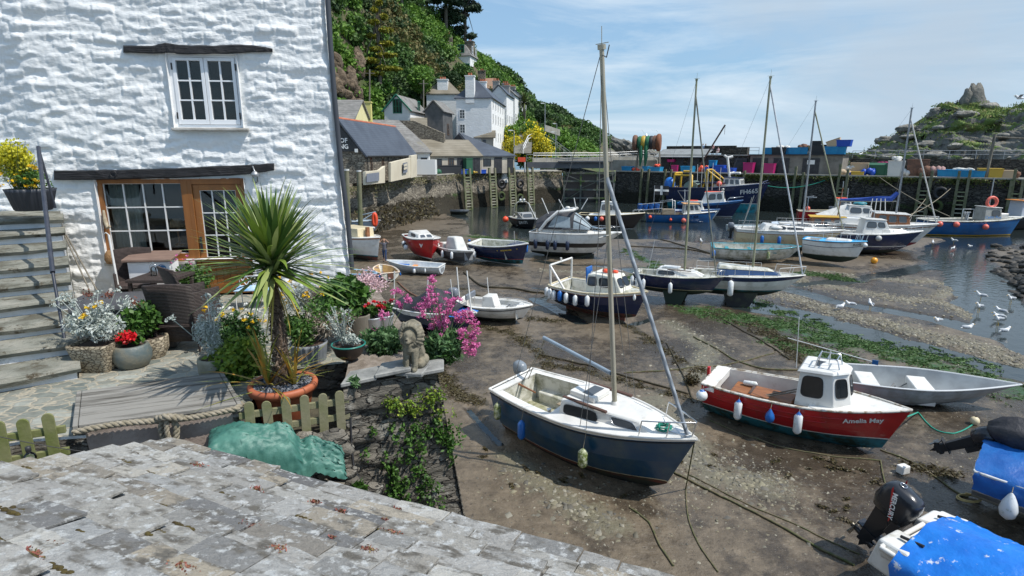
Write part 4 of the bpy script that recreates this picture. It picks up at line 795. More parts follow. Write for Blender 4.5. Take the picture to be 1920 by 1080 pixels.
def bars(par,name,lst,m_,o0,o1,bev=.004):
 mb=MB()
 for(s0,z0,s1,z1)in lst:mb.hexa([cw(s0,z0,o0),cw(s1,z0,o0),cw(s1,z0,o1),cw(s0,z0,o1),cw(s0,z1,o0),cw(s1,z1,o0),cw(s1,z1,o1),cw(s0,z1,o1)])
 return mb.bd(name,m_,par,True,bevel=bev)
gloss_white=mat('gloss_white_paint',(.80,.81,.82),.35,(.76,.77,.78),sc=2)
f=bars(cot,'window_frame',[(w1a,w1z0,w1a+.07,w1z1),(w1b-.07,w1z0,w1b,w1z1),(w1a+.07,w1z1-.06,w1b-.07,w1z1),(w1a+.07,w1z0,w1b-.07,w1z0+.06)],gloss_white,-.13,-.03)
wm_=(w1a+w1b)/2
for s0,s1 in((w1a+.075,wm_-.004),(wm_+.004,w1b-.075)):
 z0,z1=w1z0+.065,w1z1-.065;q=[(s0,z0,s0+.06,z1),(s1-.06,z0,s1,z1),(s0+.06,z0,s1-.06,z0+.09),(s0+.06,z1-.055,s1-.06,z1)];m0=(s0+s1)/2
 q2=[(m0-.014,z0+.09,m0+.014,z1-.055)]+[(s0+.06,z0+.09+(z1-z0-.145)*i/3-.013,m0-.0145,z0+.09+(z1-z0-.145)*i/3+.013)for i in(1,2)]+[(m0+.0145,z0+.09+(z1-z0-.145)*i/3-.013,s1-.06,z0+.09+(z1-z0-.145)*i/3+.013)for i in(1,2)]
 c=bars(cot,'casement',q,gloss_white,-.11,-.015);bars(c,'glazing_bars',q2,gloss_white,-.085,-.03,0);bars(c,'pane',[(s0+.055,z0+.085,s1-.055,z1-.05)],glass,-.07,-.064,0)
 hs=s0-.01 if s0<wm_-.1 else s1+.01;bars(c,'hinge',[(hs-.012,z1-.22,hs+.012,z1-.10),(hs-.012,z0+.10,hs+.012,z0+.22)],black_m,-.02,-.005,0)
slate_sill=mat('slate_sill',(.36,.34,.30),.8,(.52,.50,.46),sc=5,bump=.3,bsc=20)
mb=MB();mb.prism([cw(w1a-.05,w1z0-.002,-.12),cw(w1a-.03,w1z0-.002,.12),cw(w1b+.10,w1z0-.002,.13),cw(w1b+.06,w1z0-.002,-.12)],(0,0,-.05));mb.bd('sill',slate_sill,cot,True,bevel=.01)
tim=mat('black_timber',(.005,.0055,.007),.6,(.016,.016,.019),sc=3,st=(.3,1,3),bump=1,bsc=16,bdist=.03)
def beam(name,pts,out=.09):
 rows=[]
 for i,(px,pt,pb)in enumerate(pts):
  for j in Rg(4):
   if i==len(pts)-1 and j:break
   t=j/4;n_=pts[min(i+1,len(pts)-1)];a=px+(n_[0]-px)*t;tp=pt+(n_[1]-pt)*t+RU(-.7,.7);bt=pb+(n_[2]-pb)*t+RU(-.5,.5)
   rows.append([HW(a,tp,-.05),HW(a,tp+1.5,out+RU(-.01,.01)),HW(a,bt-1.5,out+RU(-.01,.01)),HW(a,bt,-.05)])
 mb=MB();mb.grid(rows,closed=True,smooth=False);mb.add(rows[0],[(0,1,2,3)]);mb.add(rows[-1],[(3,2,1,0)]);return mb.bd(name,tim,cot,True,bevel=.012)
beam('lintel',[(231,85,99),(285,85,101),(310,80,100),(345,84,102),(400,85,102),(450,82,100),(490,86,98),(511,90,98)])
bl=beam('lintel',[(101,319,338),(180,318,338),(250,317,336),(330,315,334),(400,311,331),(460,309,328),(514,305,320)])
mb=MB();c=HW(212,326,.11);mb.tube([c+CT*.055*MC(a)+Vc((0,0,.055*MS(a)))for a in LS(0,6.28,17)],.008,5);mb.bd('mooring_ring',black_m,bl,True)
# timber shop front: window of twelve panes and half glazed door
owood=mat('orange_varnished_wood',(.33,.13,.03),.45,(.20,.075,.018),sc=4,st=(1,1,.2),mix=(.3,.7),bump=.15,bsc=20)
gw=mat('putty_white',(.68,.68,.66),.6)
swf=bars(cot,'shop_window',[(sh0,shz0,sh0+.09,shz1),(dr0-.12,shz0,dr0,shz1),(sh0+.09,shz1-.10,dr0-.12,shz1),(sh0+.09,shz0,dr0-.12,shz0+.11)],owood,-.15,-.02)
a0,a1,b0,b1=sh0+.09,dr0-.12,shz0+.11,shz1-.10;q=[]
for i in Rg(5):q.append((a0+(a1-a0)*i/4-.011,b0,a0+(a1-a0)*i/4+.011,b1))
for i in Rg(4):
 for j in Rg(4):q.append((a0+(a1-a0)*j/4+.0115,b0+(b1-b0)*i/3-.011,a0+(a1-a0)*(j+1)/4-.0115,b0+(b1-b0)*i/3+.011))
bars(swf,'glazing_bars',q,gw,-.10,-.06,0);bars(swf,'pane',[(a0,b0,a1,b1)],glass,-.09,-.084,0)
dz0=TZ;drf=bars(cot,'door_frame',[(dr0,dz0,dr0+.08,shz1),(sh1-.09,dz0,sh1,shz1),(dr0+.08,shz1-.12,sh1-.09,shz1)],owood,-.16,-.02)
d0,d1=dr0+.085,sh1-.095;dmid=sz(HW(410,483))[1]
door=bars(cot,'door',[(d0,dz0+.02,d0+.12,shz1-.125),(d1-.12,dz0+.02,d1,shz1-.125),(d0+.12,dmid-.14,d1-.12,dmid),(d0+.12,shz1-.24,d1-.12,shz1-.125),(d0+.12,dz0+.02,d1-.12,dz0+.22)],owood,-.14,-.05)
bars(door,'door_panel',[(d0+.12+(d1-d0-.24)*i/5+.004,dz0+.22,d0+.12+(d1-d0-.24)*(i+1)/5-.004,dmid-.14)for i in Rg(5)],owood,-.13,-.075,.004)
a0,a1,b0,b1=d0+.12,d1-.12,dmid,shz1-.24;q=[(a0+(a1-a0)*i/3-.01,b0,a0+(a1-a0)*i/3+.01,b1)for i in Rg(4)]+[(a0+(a1-a0)*j/3+.0105,b0+(b1-b0)*i/3-.01,a0+(a1-a0)*(j+1)/3-.0105,b0+(b1-b0)*i/3+.01)for i in Rg(4)for j in Rg(3)]
bars(door,'glazing_bars',q,gw,-.10,-.065,0);bars(door,'pane',[(a0,b0,a1,b1)],glass,-.09,-.084,0);bars(door,'handle',[(d0+.03,dmid+.12,d0+.07,dmid+.42)],black_m,-.05,-.02,.004)
bars(cot,'window_ledge',[(sh0-.02,shz0-.09,dr0,shz0-.03)],slate_sill,-.16,.10)
mb=MB();mb.tube([HW(612,-40,.02),HW(620,90,.03),HW(627,180,.02),HW(640,320,.03),HW(651,400,.02),HW(660,505,.02)],.05,8);mb.bd('drainpipe',mat('dark_pipe',(.05,.055,.065),.5),cot,True)
# things on and in the shopfront
mb=MB();rows=[]
for i in Rg(33):s=sh0+.10+(.55)*i/32;o=-.22+.025*MS(i*1.5);rows.append([cw(s,shz0+.12,o),cw(s,shz1-.1,o)])
mb.grid(rows);c=mb.bd('curtain',mat('linen_curtain',(.34,.33,.30),.9));tag(c,'pale gathered curtain hanging inside the left end of the shop window','curtain')
for px,py,lab in((240,421,'wicker lampshade table lamp behind the glass next to the curtain'),(332,418,'wicker lampshade table lamp behind the fourth pane by the door')):
 p=HW(px,py,-.45);t=thg('table_lamp',lab,'lamp',p-Vc((0,0,.45)));mb=MB();mb.lathe([(.11,-.09),(.15,-.07),(.13,.02),(.08,.09)],14,p,cap=False);mb.bd('lamp_shade',mat('wicker',(.34,.20,.09),.8,(.22,.12,.05),sc=30,bump=.6,bsc=60),t,True)
 mb=MB();mb.lathe([(.09,-.46),(.09,-.43),(.02,-.4),(.02,0)],10,p);mb.bd('base',owood,t,True)
t=thg('wall_lamp','caged metal bulkhead lamp fixed above the right end of the lower lintel','lamp',HW(478,330,.05));p=HW(478,328,.13)
mb=MB();mb.lathe([(.03,.07),(.07,.03),(.08,0),(.055,-.03)],12,p);mb.tube([HW(472,318,.0),HW(474,312,.1),p+Vc((0,0,.07))],.012,6);mb.bd('lamp_hood',steel,t,True)
mb=MB();mb.lathe([(.045,-.03),(.045,-.12),(.02,-.15)],12,p);mb.bd('lamp_glass',glass,t,True);mb=MB()
for i in Rg(6):a=i*math.pi/3;mb.tube([p+Vc((.055*MC(a),.055*MS(a),-.02)),p+Vc((.055*MC(a),.055*MS(a),-.13)),p+Vc((0,0,-.17))],.004,4)
mb.bd('cage',steel,t,True)
p=HW(211,482,.13);p.z=shz0-.03;mb=MB();mb.lathe([(.11,0),(.14,.08),(.13,.17),(.09,.24),(.07,.25),(.06,.24)],16,p);tag(mb.bd('wicker_basket',MT['wicker']),'rounded wicker basket standing on the window ledge','basket')
mb=MB();a=HW(196,420,.05);mb.tube([HW(194,394,.03),HW(197,415,.05),HW(202,428,.07),HW(206,424,.1)],[.02,.04,.035,.02],7);tag(mb.bd('driftwood',mat('driftwood',(.45,.38,.27),.9,(.30,.24,.16),sc=12)),'pale driftwood piece hanging at the corner of the shop window','driftwood')
for px,py,w_,m_,lab in((338,471,.10,(.45,.10,.04),'small red brown tray on the window ledge near the door'),(325,471,.07,(.55,.30,.10),'small orange soap block on the ledge')):
 p=HW(px,py,.05);p.z=shz0-.03;mb=MB();mb.box(p+Vc((0,0,.02)),(w_*1.6,.07,.04));tag(mb.bd('ledge_tray',mat('tray%d'%px,m_,.7),bevel=.005),lab,'tray')
 # -- terrace
pave=mat('crazy_paving',(.13,.15,.135),.8,(.31,.32,.28),c3=(.21,.21,.175),sc=3.5,st=(1,1.35,1),vor=(4.6,(.40,.35,.26),.09,.12),bump=.5,bsc=20,bdist=.02,dirt=((.42,.42,.40),5,.66,.74))
E=[(-9.5,3.6),(-6.6,4.5),(-4.8,5.42),(-4.35,5.5),(-3.02,6.0)];K=[(-3.12,7.3),(-1.95,7.75),(-3.1,11.8)]
mb=MB();poly=[(*p,TZ)for p in E]+[(*p,TZ)for p in K]+[(-11,11.2,TZ)];mb.add(poly,[tuple(Rg(len(poly)))]);tag(mb.bd('terrace_paving',pave,fixn=False),kind='structure')
nst=mat('near_slate_rubble',(.08,.073,.06),.85,(.24,.215,.175),c3=(.135,.123,.10),sc=3,st=(1,1,2.6),vor=(3.4,(.05,.043,.034),.05,.22),bump=1,bsc=9,bdist=.06,dirt=((.30,.29,.25),3.4,.55,.66))
t=thg('terrace_wall','low rubble retaining wall under the terrace edge and picket fences','wall',(-4,5.3,3))
wallface('wall',E+[(-3.12,7.28)],TZ-.03,2.0,nst,None,parent=t,bat=.02,amp=.04,side=1,step=.07,sd=51,local=5);wallface('wall',[(-3.1,5.99),(-1.9,6.42)],4.84,2.0,nst,None,parent=t,bat=.02,amp=.04,side=1,step=.07,sd=53,local=5);wallface('bed_wall',[(-3.12,7.3),(-1.95,7.75)],TZ-.01,4.5,nst,None,parent=t,bat=.02,amp=.03,side=1,step=.07,sd=55,local=5)
mb=MB();mb.add([(-3.12,5.97,4.83),(-1.9,6.4,4.83),(-1.9,7.8,4.83),(-3.12,7.35,4.83)],[(0,1,2,3)]);mb.bd('lower_bed',mat('bed_soil',(.05,.045,.03),.95,(.09,.08,.05),sc=6,bump=.8,bsc=30),t,True)
# harbour side garden wall with the lion
LW=[(-1.98,6.42),(-.93,6.88)];top=5.36
t=thg('garden_wall','tall dark rubble stone garden wall overgrown with creepers above the mud','wall',(-1.4,6.8,0))
def stack(name,A,B,zt,zb,bat=.02,flare=.15,sd=8,step=.03,amp=.09):
 A=Vc((*A,0));B=Vc((*B,0));L_=(B-A).length;nx_=int(L_/step);nz_=int((zt-zb)/step);S_,Z_=np.meshgrid(LS(0,1,nx_+1),LS(zb,zt,nz_+1));d=(B-A).normalized();nr=Vc((d.y,-d.x,0));s=S_*L_
 wv=.12*(fbm(s*1.2,Z_*1.2,2,3)-.5);row=(Z_+wv)*5.2;ri=np.floor(row);x=s*1.9+ri*.37+vnoise(ri,ri*0+.5,sd)*3;xi=np.floor(x);hgt=vnoise(xi*7.3+ri*3.1,ri*5.7+xi*.3,sd);fr=np.minimum(row-ri,1-(row-ri));fx=np.minimum(x-xi,1-(x-xi))*2.2
 o=amp*(hgt-.4)*np.clip(np.minimum(fr,fx)*7,0,1)+.05*(fbm(s*3.5,Z_*9,4,sd+2)-.5)*2+.12*(fbm(s*.9,Z_*.9,3,sd+5)-.5);o[-1]*=.3
 sx=s+(S_**3)*(zt-Z_)*flare
 Pm=np.stack([A.x+d.x*sx+nr.x*(o+bat*(zt-Z_)),A.y+d.y*sx+nr.y*(o+bat*(zt-Z_)),Z_],-1);return gridmesh(name,Pm,nst,t)
stack('front_face',LW[0],LW[1],top,-.3)
def quadf(name,pts,m_=nst):
 mb=MB();mb.add(pts,[tuple(Rg(len(pts)))]);return mb.bd(name,m_,t,True)
quadf('harbour_face',[(-.93,6.90,top-.02),(-3.35,11.9,top-.02),(-3.2,12.1,-.3),(-.12,6.95,-.3)]);quadf('terrace_face',[(-1.98,6.44,top-.02),(-2.9,11.3,top-.05),(-2.9,11.3,4),(-1.98,6.44,2)])
mb=MB();nn=26;rows=[]
for i in Rg(nn+1):
 f_=i/nn;a=Vc((-1.98,6.44,0)).lerp(Vc((-2.95,11.4,0)),f_);b=Vc((-.93,6.90,0)).lerp(Vc((-3.35,11.95,0))if 0 else Vc((-2.75,11.6,0)),f_)
 rows.append([Vc((a.lerp(b,j/12).x,a.lerp(b,j/12).y,top-.03+.06*(n1d(i*.9+j*1.7,4)-.5)))for j in Rg(13)])
mb.grid(rows);mb.bd('capping_soil',mat('dry_soil',(.16,.13,.10),.95,(.28,.24,.20),sc=6,bump=.8,bsc=30),t,True)
cap_m=mat('cap_slate',(.15,.155,.15),.7,(.30,.30,.28),sc=4,bump=.4,bsc=20)
for i,(x0,x1,zz_)in enumerate(((-1.98,-1.60,.0),(-1.62,-1.22,.05),(-1.28,-.84,-.01))):
 f0=(x0+1.98)/1.05;y0=6.40+.46*f0;mb=MB();pl=[(x0,y0-.06,top+zz_),(x1,y0+.12,top+zz_+.02),(x1-.05,y0+.55,top+zz_),(x0-.02,y0+.4,top+zz_-.02)];mb.prism([Vc(p)for p in pl],(0,0,.055));mb.bd('capstone',cap_m,t,True,bevel=.012)
 # -- stone steps on the left
st0=Vc((-5.55,7.05,0));sdv=Vc((-2.75,3.75,0));sl_=sdv.length;sdv.normalize();snl=Vc((sdv.y,-sdv.x,0))*-1
t=thg('stone_steps','broad slate steps with white painted risers climbing to the left of the cottage','steps',st0+Vc((0,0,TZ)))
tread_m=mat('slate_tread',(.28,.27,.225),.88,(.10,.095,.07),c3=(.20,.20,.165),sc=3.2,mix=(.36,.64),bump=1,bsc=12,bdist=.04,st=(.6,.6,2.5),dirt=((.065,.05,.028),5,.54,.64));riser_m=mat('worn_white_riser',(.60,.62,.63),.8,(.74,.75,.76),sc=3,bump=.4,bsc=14,dirt=((.30,.29,.25),3,.60,.72))
NST=9;run=sl_/NST;rise=(6.93-TZ)/NST
for i in Rg(NST):
 b0=st0+sdv*run*i;z1=TZ+rise*(i+1);wdt=3.2;mb=MB();rows=[]
 for k in Rg(25):
  f_=k/24;x=b0+snl*(-.05+wdt*f_);jn=.07*(n1d(f_*9,i)-.5);th=.11+.08*(n1d(f_*6,i+30)-.5)
  rows.append([x-sdv*(.06+jn)+Vc((0,0,z1-th)),x-sdv*(.09+jn)+Vc((0,0,z1-th*.5)),x-sdv*(.06+jn)+Vc((0,0,z1-.01)),x+sdv*(run+.02)+Vc((0,0,z1)),x+sdv*(run+.02)+Vc((0,0,z1-.12))])
 mb.grid(rows,smooth=False,closed=True);mb.add(rows[0],[(0,1,2,3,4)]);mb.bd('tread',tread_m,t,True)
 mb=MB();mb.hexa([b0+Vc((0,0,TZ-.3)),b0+snl*wdt+Vc((0,0,TZ-.3)),b0+snl*wdt+sdv*run+Vc((0,0,TZ-.3)),b0+sdv*run+Vc((0,0,TZ-.3))]+[p+Vc((0,0,z1-.105))for p in(b0,b0+snl*wdt,b0+snl*wdt+sdv*run,b0+sdv*run)]);mb.bd('riser',riser_m,t,True)
b0=st0+sdv*run*NST;mb=MB();mb.hexa([b0+Vc((0,0,TZ)),b0+snl*3.2+Vc((0,0,TZ)),b0+snl*3.2+sdv*1.2+Vc((0,0,TZ)),b0+sdv*1.2+Vc((0,0,TZ))]+[p+Vc((0,0,TZ+rise*NST-.001))for p in(b0,b0+snl*3.2,b0+snl*3.2+sdv*1.2,b0+sdv*1.2)]);mb.bd('landing',tread_m,t,True)
t=thg('handrail','dark tubular handrail beside the slate steps','handrail',st0+Vc((0,0,TZ+.3)))
p0=st0+sdv*run*1.5+snl*.22+Vc((0,0,TZ+rise*2));p1=p0+sdv*.05+Vc((0,0,.95));p2=st0+sdv*run*8.6+snl*.22+Vc((0,0,TZ+rise*9+.9));p3=p2-Vc((0,0,.9))
hp=mat('blue_black_rail',(.03,.035,.05),.35,(.05,.055,.07),sc=8)
ra,rb,rc_=W(121,636,7.55),W(99,512,7.9),W(72,276,9.6)
mb=MB();mb.tube([rb+Vc((0,0,.01)),rc_],.032,8);mb.bd('rail',hp,t,True,bevel=0);mb=MB();mb.tube([ra,rb],.02,6);mb.bd('post',hp,t,True)
mb=MB();mb.tube([W(104,390,9.75),rc_],.018,6);mb.bd('post',hp,t,True)
# -- picket fences
def fence(name,lab,A,B,n,h,zb,m_,lean=0):
 A=Vc(A);B=Vc(B);d=(B-A).normalized();nr=Vc((d.y,-d.x,0));t=thg(name,lab,'fence',A);L_=(B-A).length
 for i in Rg(n):
  c=A.lerp(B,(i+.5)/n);w_=.085*L_/n/.14;w_=min(w_,.1);hh=h*RU(.96,1.03);tl=d*RU(-.02,.02)
  pr=[(-.5,0),(.5,0),(.5,hh-.05)]+[(.5*MC(a),hh-.05+.05*MS(a))for a in LS(.4,2.74,6)]+[(-.5,hh-.05)]
  mb=MB();mb.prism([c+d*w_*x+tl*(z/h)+Vc((0,0,zb+z))+nr*.02 for x,z in pr],nr*.022);mb.bd('picket',m_,t,True,bevel=.003)
 for z in(h*.30,h*.68):mb=MB();c=A.lerp(B,.5);mb.box(c+Vc((0,0,zb+z))-nr*.005,(L_*1.02,.04,.075),math.atan2(d.y,d.x));mb.bd('rail',m_,t,True,bevel=.004)
 return t
fence('picket_fence','low grey green picket fence before the palm pot',(-3.0,5.99,0),(-1.92,6.40,0),6,.50,4.84,wood_green)
fence('picket_fence','low mossy picket fence left of the rope trimmed hatch',(-5.66,4.78,0),(-4.42,5.33,0),7,.62,4.93,mat('mossy_wood',(.13,.15,.04),.85,(.20,.20,.09),sc=4,bump=.3,bsc=20))
# -- hatch with rope
lid=[Vc((-4.36,5.44,5.34)),Vc((-3.0,5.95,5.34)),Vc((-3.64,6.86,5.36)),Vc((-4.92,6.28,5.36))]
plank=mat('silvered_planks',(.24,.225,.19),.8,isl=[(.20,.185,.155),(.30,.285,.25),(.23,.22,.20)],c2=(.075,.068,.055),sc=3,st=(.35,4,1),rot=R(20),mix=(.46,.66),bump=.8,bsc=9)
t=thg('cellar_hatch','weathered plank hatch on a stone box, edged with thick rope','hatch',(-3.9,6,4.5))
for i in Rg(4):
 a,b=i/4+.009,(i+1)/4-.009;mb=MB();mb.prism([lid[0].lerp(lid[3],a),lid[1].lerp(lid[2],a),lid[1].lerp(lid[2],b),lid[0].lerp(lid[3],b)],(0,0,-.05));mb.bd('plank',plank,t,True,bevel=.006)
for a,b in((lid[0],lid[3]),(lid[1],lid[2])):
 d=(b-a).normalized();n=Vc((d.y,-d.x,0));n=n if n.dot(lid[0]-lid[1]if a==lid[0]else lid[1]-lid[0])>0 else-n;mb=MB();mb.prism([a+n*.005,b+n*.005,b+n*.05,a+n*.05],(0,0,-.07));mb.bd('end_batten',plank,t,True,bevel=.005)
cen=sum(lid,Vc())/4;box=[cen+(p-cen)*.94 for p in lid];mb=MB();mb.hexa([Vc((p.x,p.y,4.1))for p in box]+[Vc((p.x,p.y,5.27))for p in box]);mb.bd('stone_box',mat('pinkish_stone',(.27,.215,.18),.85,(.36,.30,.26),sc=3,mix=(.35,.6),bump=.6,bsc=10,bdist=.03,dirt=((.10,.09,.08),2.2,.55,.62)),t,True,bevel=.02)
def ropemesh(mb,pts,r,turns=18,strands=3):
 L_=resample(pts,.02);n=len(L_)
 for k in Rg(strands):
  P_=[]
  for i,p in enumerate(L_):
   d=(L_[min(i+1,n-1)]-L_[max(i-1,0)]).normalized();u=d.orthogonal()if abs(d.z)>.9 else Vc((0,0,1));u=(u-d*u.dot(d)).normalized();v=d.cross(u);a=i*.02*turns+2*math.pi*k/strands;P_.append(p+(u*MC(a)+v*MS(a))*r*.5)
  mb.tube(P_,r*.62,6)
t=thg('thick_rope','thick twisted ship rope looped and knotted along the hatch edge','rope',lid[0]);mb=MB();n2=Vc((.35,-.94,0))
e=[lid[0]+n2*.05+Vc((-.04,0,-.06))]+[lid[0].lerp(lid[1],f_)+n2*.05+Vc((0,0,-.045+.02*MS(f_*7)))for f_ in LS(.05,1,14)]+[lid[1].lerp(lid[2],.1)+Vc((.08,0,-.04))]
ropemesh(mb,e,.032,40);mb.bd('rope_length',rope_m,t,True)
k0=lid[0].lerp(lid[1],.56)+n2*.09;mb=MB();ropemesh(mb,[k0+Vc((-.06,0,0)),k0+Vc((-.09,-.01,-.14)),k0+Vc((-.07,-.01,-.30)),k0+Vc((0,-.02,-.36)),k0+Vc((.05,-.02,-.28)),k0+Vc((.07,0,-.12)),k0+Vc((.03,0,.0))],.032,40);ropemesh(mb,[k0+Vc((-.12,0,-.03)),k0+Vc((0,-.05,.02)),k0+Vc((.14,0,-.02))],.038,40);ropemesh(mb,[k0+Vc((0,-.03,.03)),k0+Vc((-.01,-.05,-.15)),k0+Vc((.01,-.04,-.32))],.026,40);mb.bd('knot',rope_m,t,True)
# -- foreground slate roof
RA,RB,RC=G(310,832,5.2),G(1200,1082,5.2),G(0,879,5.67)
ex=(RB-RA).normalized();ey=RC-RA;ey=(ey-ex*ey.dot(ex));ey.normalize();en=ex.cross(ey);en=en if en.z>0 else-en
slate_m=mat('grouted_slates',(.29,.295,.29),.88,isl=[(.36,.35,.325),(.24,.235,.22),(.42,.41,.375),(.33,.29,.225),(.13,.13,.13),(.34,.335,.31),(.27,.255,.225)],sc=4.5,c2=(.12,.11,.092),st=(1,2.0,1),rot=R(-23),mix=(.50,.64),bump=1,bsc=16,bdist=.035,dirt=((.47,.48,.47),11,.53,.63))
t=thg('slate_roof_building','near stone outbuilding with lichened grey slate roof in the foreground','outbuilding',(RA.x,RA.y,0))
mb=MB();row=0;y=-.05
c0=(RC-RA).dot(ex)
while y<3.6:
 rh=RU(.19,.29)*(1 if y>.2 else .8);x=-1.6-RR()*.3;lim0=-3
 while x<6.8:
  w_=random.choice((.26,.34,.42,.5,.6,.72))*RU(.9,1.1);gx=RU(.006,.02);x0=x;x1=x+w_-gx
  ve=c0*(y/max((RC-RA).dot(ey),.1))
  lo=ve+.02*MS(y*9)
  if x1>lo+.05:
   x0=max(x0,lo);hh=rh+.07;j=lambda s:RU(-s,s);z0=.058+j(.018);z1=.006+j(.003)
   P_=[(x0+j(.006),y+j(.02),z0+j(.005)),(x0+w_*.33,y+j(.022),z0+j(.006)),(x0+w_*.66 if x0+w_*.66<x1 else x1-.01,y+j(.022),z0+j(.006)),(x1+j(.006),y+j(.02),z0+j(.005)),(x1+j(.006),y+hh,z1),(x0+j(.006),y+hh,z1)]
   V_2=[RA+ex*a+ey*b+en*c for a,b,c in P_];mb.prism(V_2,en*-.022)
  x+=w_
 y+=rh
slt=mb.bd('slates',slate_m,t,True,fixn=True,bevel=.004)
ry=3.6;q=lambda x,y,z=0:RA+ex*x+ey*y+en*z;mb=MB();mb.add([q(0,0,-.03),q(6.8,0,-.03),q(6.8,ry,-.03),q(c0*ry/max((RC-RA).dot(ey),.1),ry,-.03)],[(0,1,2,3)]);mb.bd('roof_bed',mat('lime_bed',(.12,.11,.09),.9),t,True)
vx=c0*ry/max((RC-RA).dot(ey),.1);mb=MB();dn=lambda p,z:Vc((p.x,p.y,z));i_=.10
A1,B1,C1,D1=q(.1,.1,-.06),q(6.7,.1,-.06),q(6.7,ry,-.06),q(vx+.1,ry,-.06);mb.add([dn(A1,0),dn(B1,0),dn(C1,0),dn(D1,0),A1,B1,C1,D1],[(0,1,5,4),(1,2,6,5),(2,3,7,6),(3,0,4,7)]);mb.bd('stone_walls',nst,t,True)
def surf(px,py):
 d=ray(px,py);O=Vc((0,0,CAMH));s=(RA-O).dot(en)/d.dot(en);return O+d*s
moss_m=mat('brown_moss',(.055,.038,.012),.95,(.11,.085,.02),sc=30,bump=1,bsc=80);sed_m=mat('red_sedum',(.20,.05,.04),.7,isl=[(.30,.10,.07),(.15,.14,.05),(.26,.06,.07)])
msk_=[(20,893,1),(35,905,1),(50,885,.8),(100,896,1.1),(145,880,.9),(175,893,.8),(197,896,.7),(232,872,.9),(250,868,.8),(210,918,.9),(282,893,.6),(275,918,1),(300,910,.7),(15,968,1.1),(35,965,.8),(60,960,.8),(90,955,.8),(150,922,.8),(185,920,.9),(25,1040,1.6),(220,955,.7),(305,955,.5),(340,945,.7),(345,997,.9),(270,1007,.9),(300,1005,.6),(402,938,1.1),(425,937,.9),(110,1078,1),(570,980,.8),(540,985,.7),(760,1066,1),(945,1074,1.1),(520,948,.7),(490,918,.5),(385,950,.6),(600,972,.5),(333,990,.5),(240,1012,.6),(150,1006,.5),(700,998,.6),(640,1012,.5)]
for i,(px,py,s)in enumerate(msk_):
 p=surf(px,py);mb=MB();n_=int(4+5*s)
 for _ in Rg(n_):o=ex*(.022*(_-n_/2)*s)+ey*RG(0,.005*s);mb.ball(p+o+en*.028,.017*s*RU(.5,1.2),7,0,(1.6,1.0,.8))
 o=mb.bd('moss_cushion',moss_m);sx_,sy_=('left' if px<250 else 'middle' if px<600 else 'right'),('near the top' if py<900 else 'half way down' if py<985 else 'low')
 tag(o,'small brown moss cushion on the lichened foreground slates','moss','moss cushions on the slate roof')
for i,(px,py,s)in enumerate([(370,881,1.5),(590,950,.9),(640,968,.9),(735,1010,1.3),(745,964,.8),(520,1040,1.5),(60,1052,1.5),(110,1032,1.3),(345,1076,1.5),(460,992,1.3),(690,1040,.9),(720,985,.7),(480,925,.9),(620,1018,.6),(780,958,.6)]):
 p=surf(px,py);Cn=NA([tuple(p+ex*RG(0,.028*s)+ey*RG(0,.013*s)+en*RU(.015,.05))for _ in Rg(int(130*s))])
 o=lvs('sedum',Cn,.022,.012,sed_m,D=NA([tuple(en*1.2)]));tag(o,'red and green stonecrop tuft rooted between the foreground roof slates','stonecrop','stonecrop tufts on the slate roof')
 # -- green tarpaulin
tarp=mat('green_tarpaulin',(.03,.125,.098),.55,(.07,.20,.155),sc=5,st=(1,1,1),bump=.3,bsc=15,bdist=.02,spec=.6)
rows=[];NI,NJ=54,34
c00,c10,c11,c01=W(384,862,5.35),W(652,895,5.85),W(640,835,6.0),W(395,812,5.95)
for i in Rg(NI+1):
 r_=[]
 for j in Rg(NJ+1):
  a,b=i/NI,j/NJ;p=c00.lerp(c10,a).lerp(c01.lerp(c11,a),b)
  f_=MS(math.pi*min(1,max(0,b)))**.45*MS(math.pi*min(1,max(0,a)))**.35
  hump=.30*f_*(1 if a<.62 else max(.5,1-(a-.62)*2.4));valley=-.12*math.exp(-((a-.68)/.05)**2)
  wr_=.05*(fbm(NA([a*7+b*2]),NA([b*5]),4,9)[0]-.5)+.055*abs(fbm(NA([a*9+b*5]),NA([b*7-a*5]),2,19)[0]-.5)+.03*abs(MS(a*26+b*7))*f_*(a>.5)+.09*(fbm(NA([a*3.5]),NA([b*3.5+a*4]),2,29)[0]-.5)
  r_.append(p+Vc((RG(0,.006),RG(0,.006),hump+valley+wr_*1.0-.02+RG(0,.007))))
 rows.append(r_)
mb=MB();mb.grid(rows);o=mb.bd('tarpaulin',tarp);tag(o,'crumpled green tarpaulin sheet over a heap below the picket fence','tarpaulin')
mb=MB();mb.add([(-5,4.4,4.55),(-1.9,5.2,4.35),(-1.9,6.6,4.35),(-5,5.5,4.55)],[(0,1,2,3)]);tag(mb.bd('alley_floor',nst,fixn=False),kind='structure')
rocks('rubble_stones',[(W(px,py,6.1).x,W(px,py,6.1).y,W(px,py,6.1).z,.16,.10,.09)for px,py in((600,828),(625,820),(575,825),(640,842),(645,885),(655,905),(690,918))],nst,'loose rubble stones behind the green tarpaulin','stones',kind='stuff')
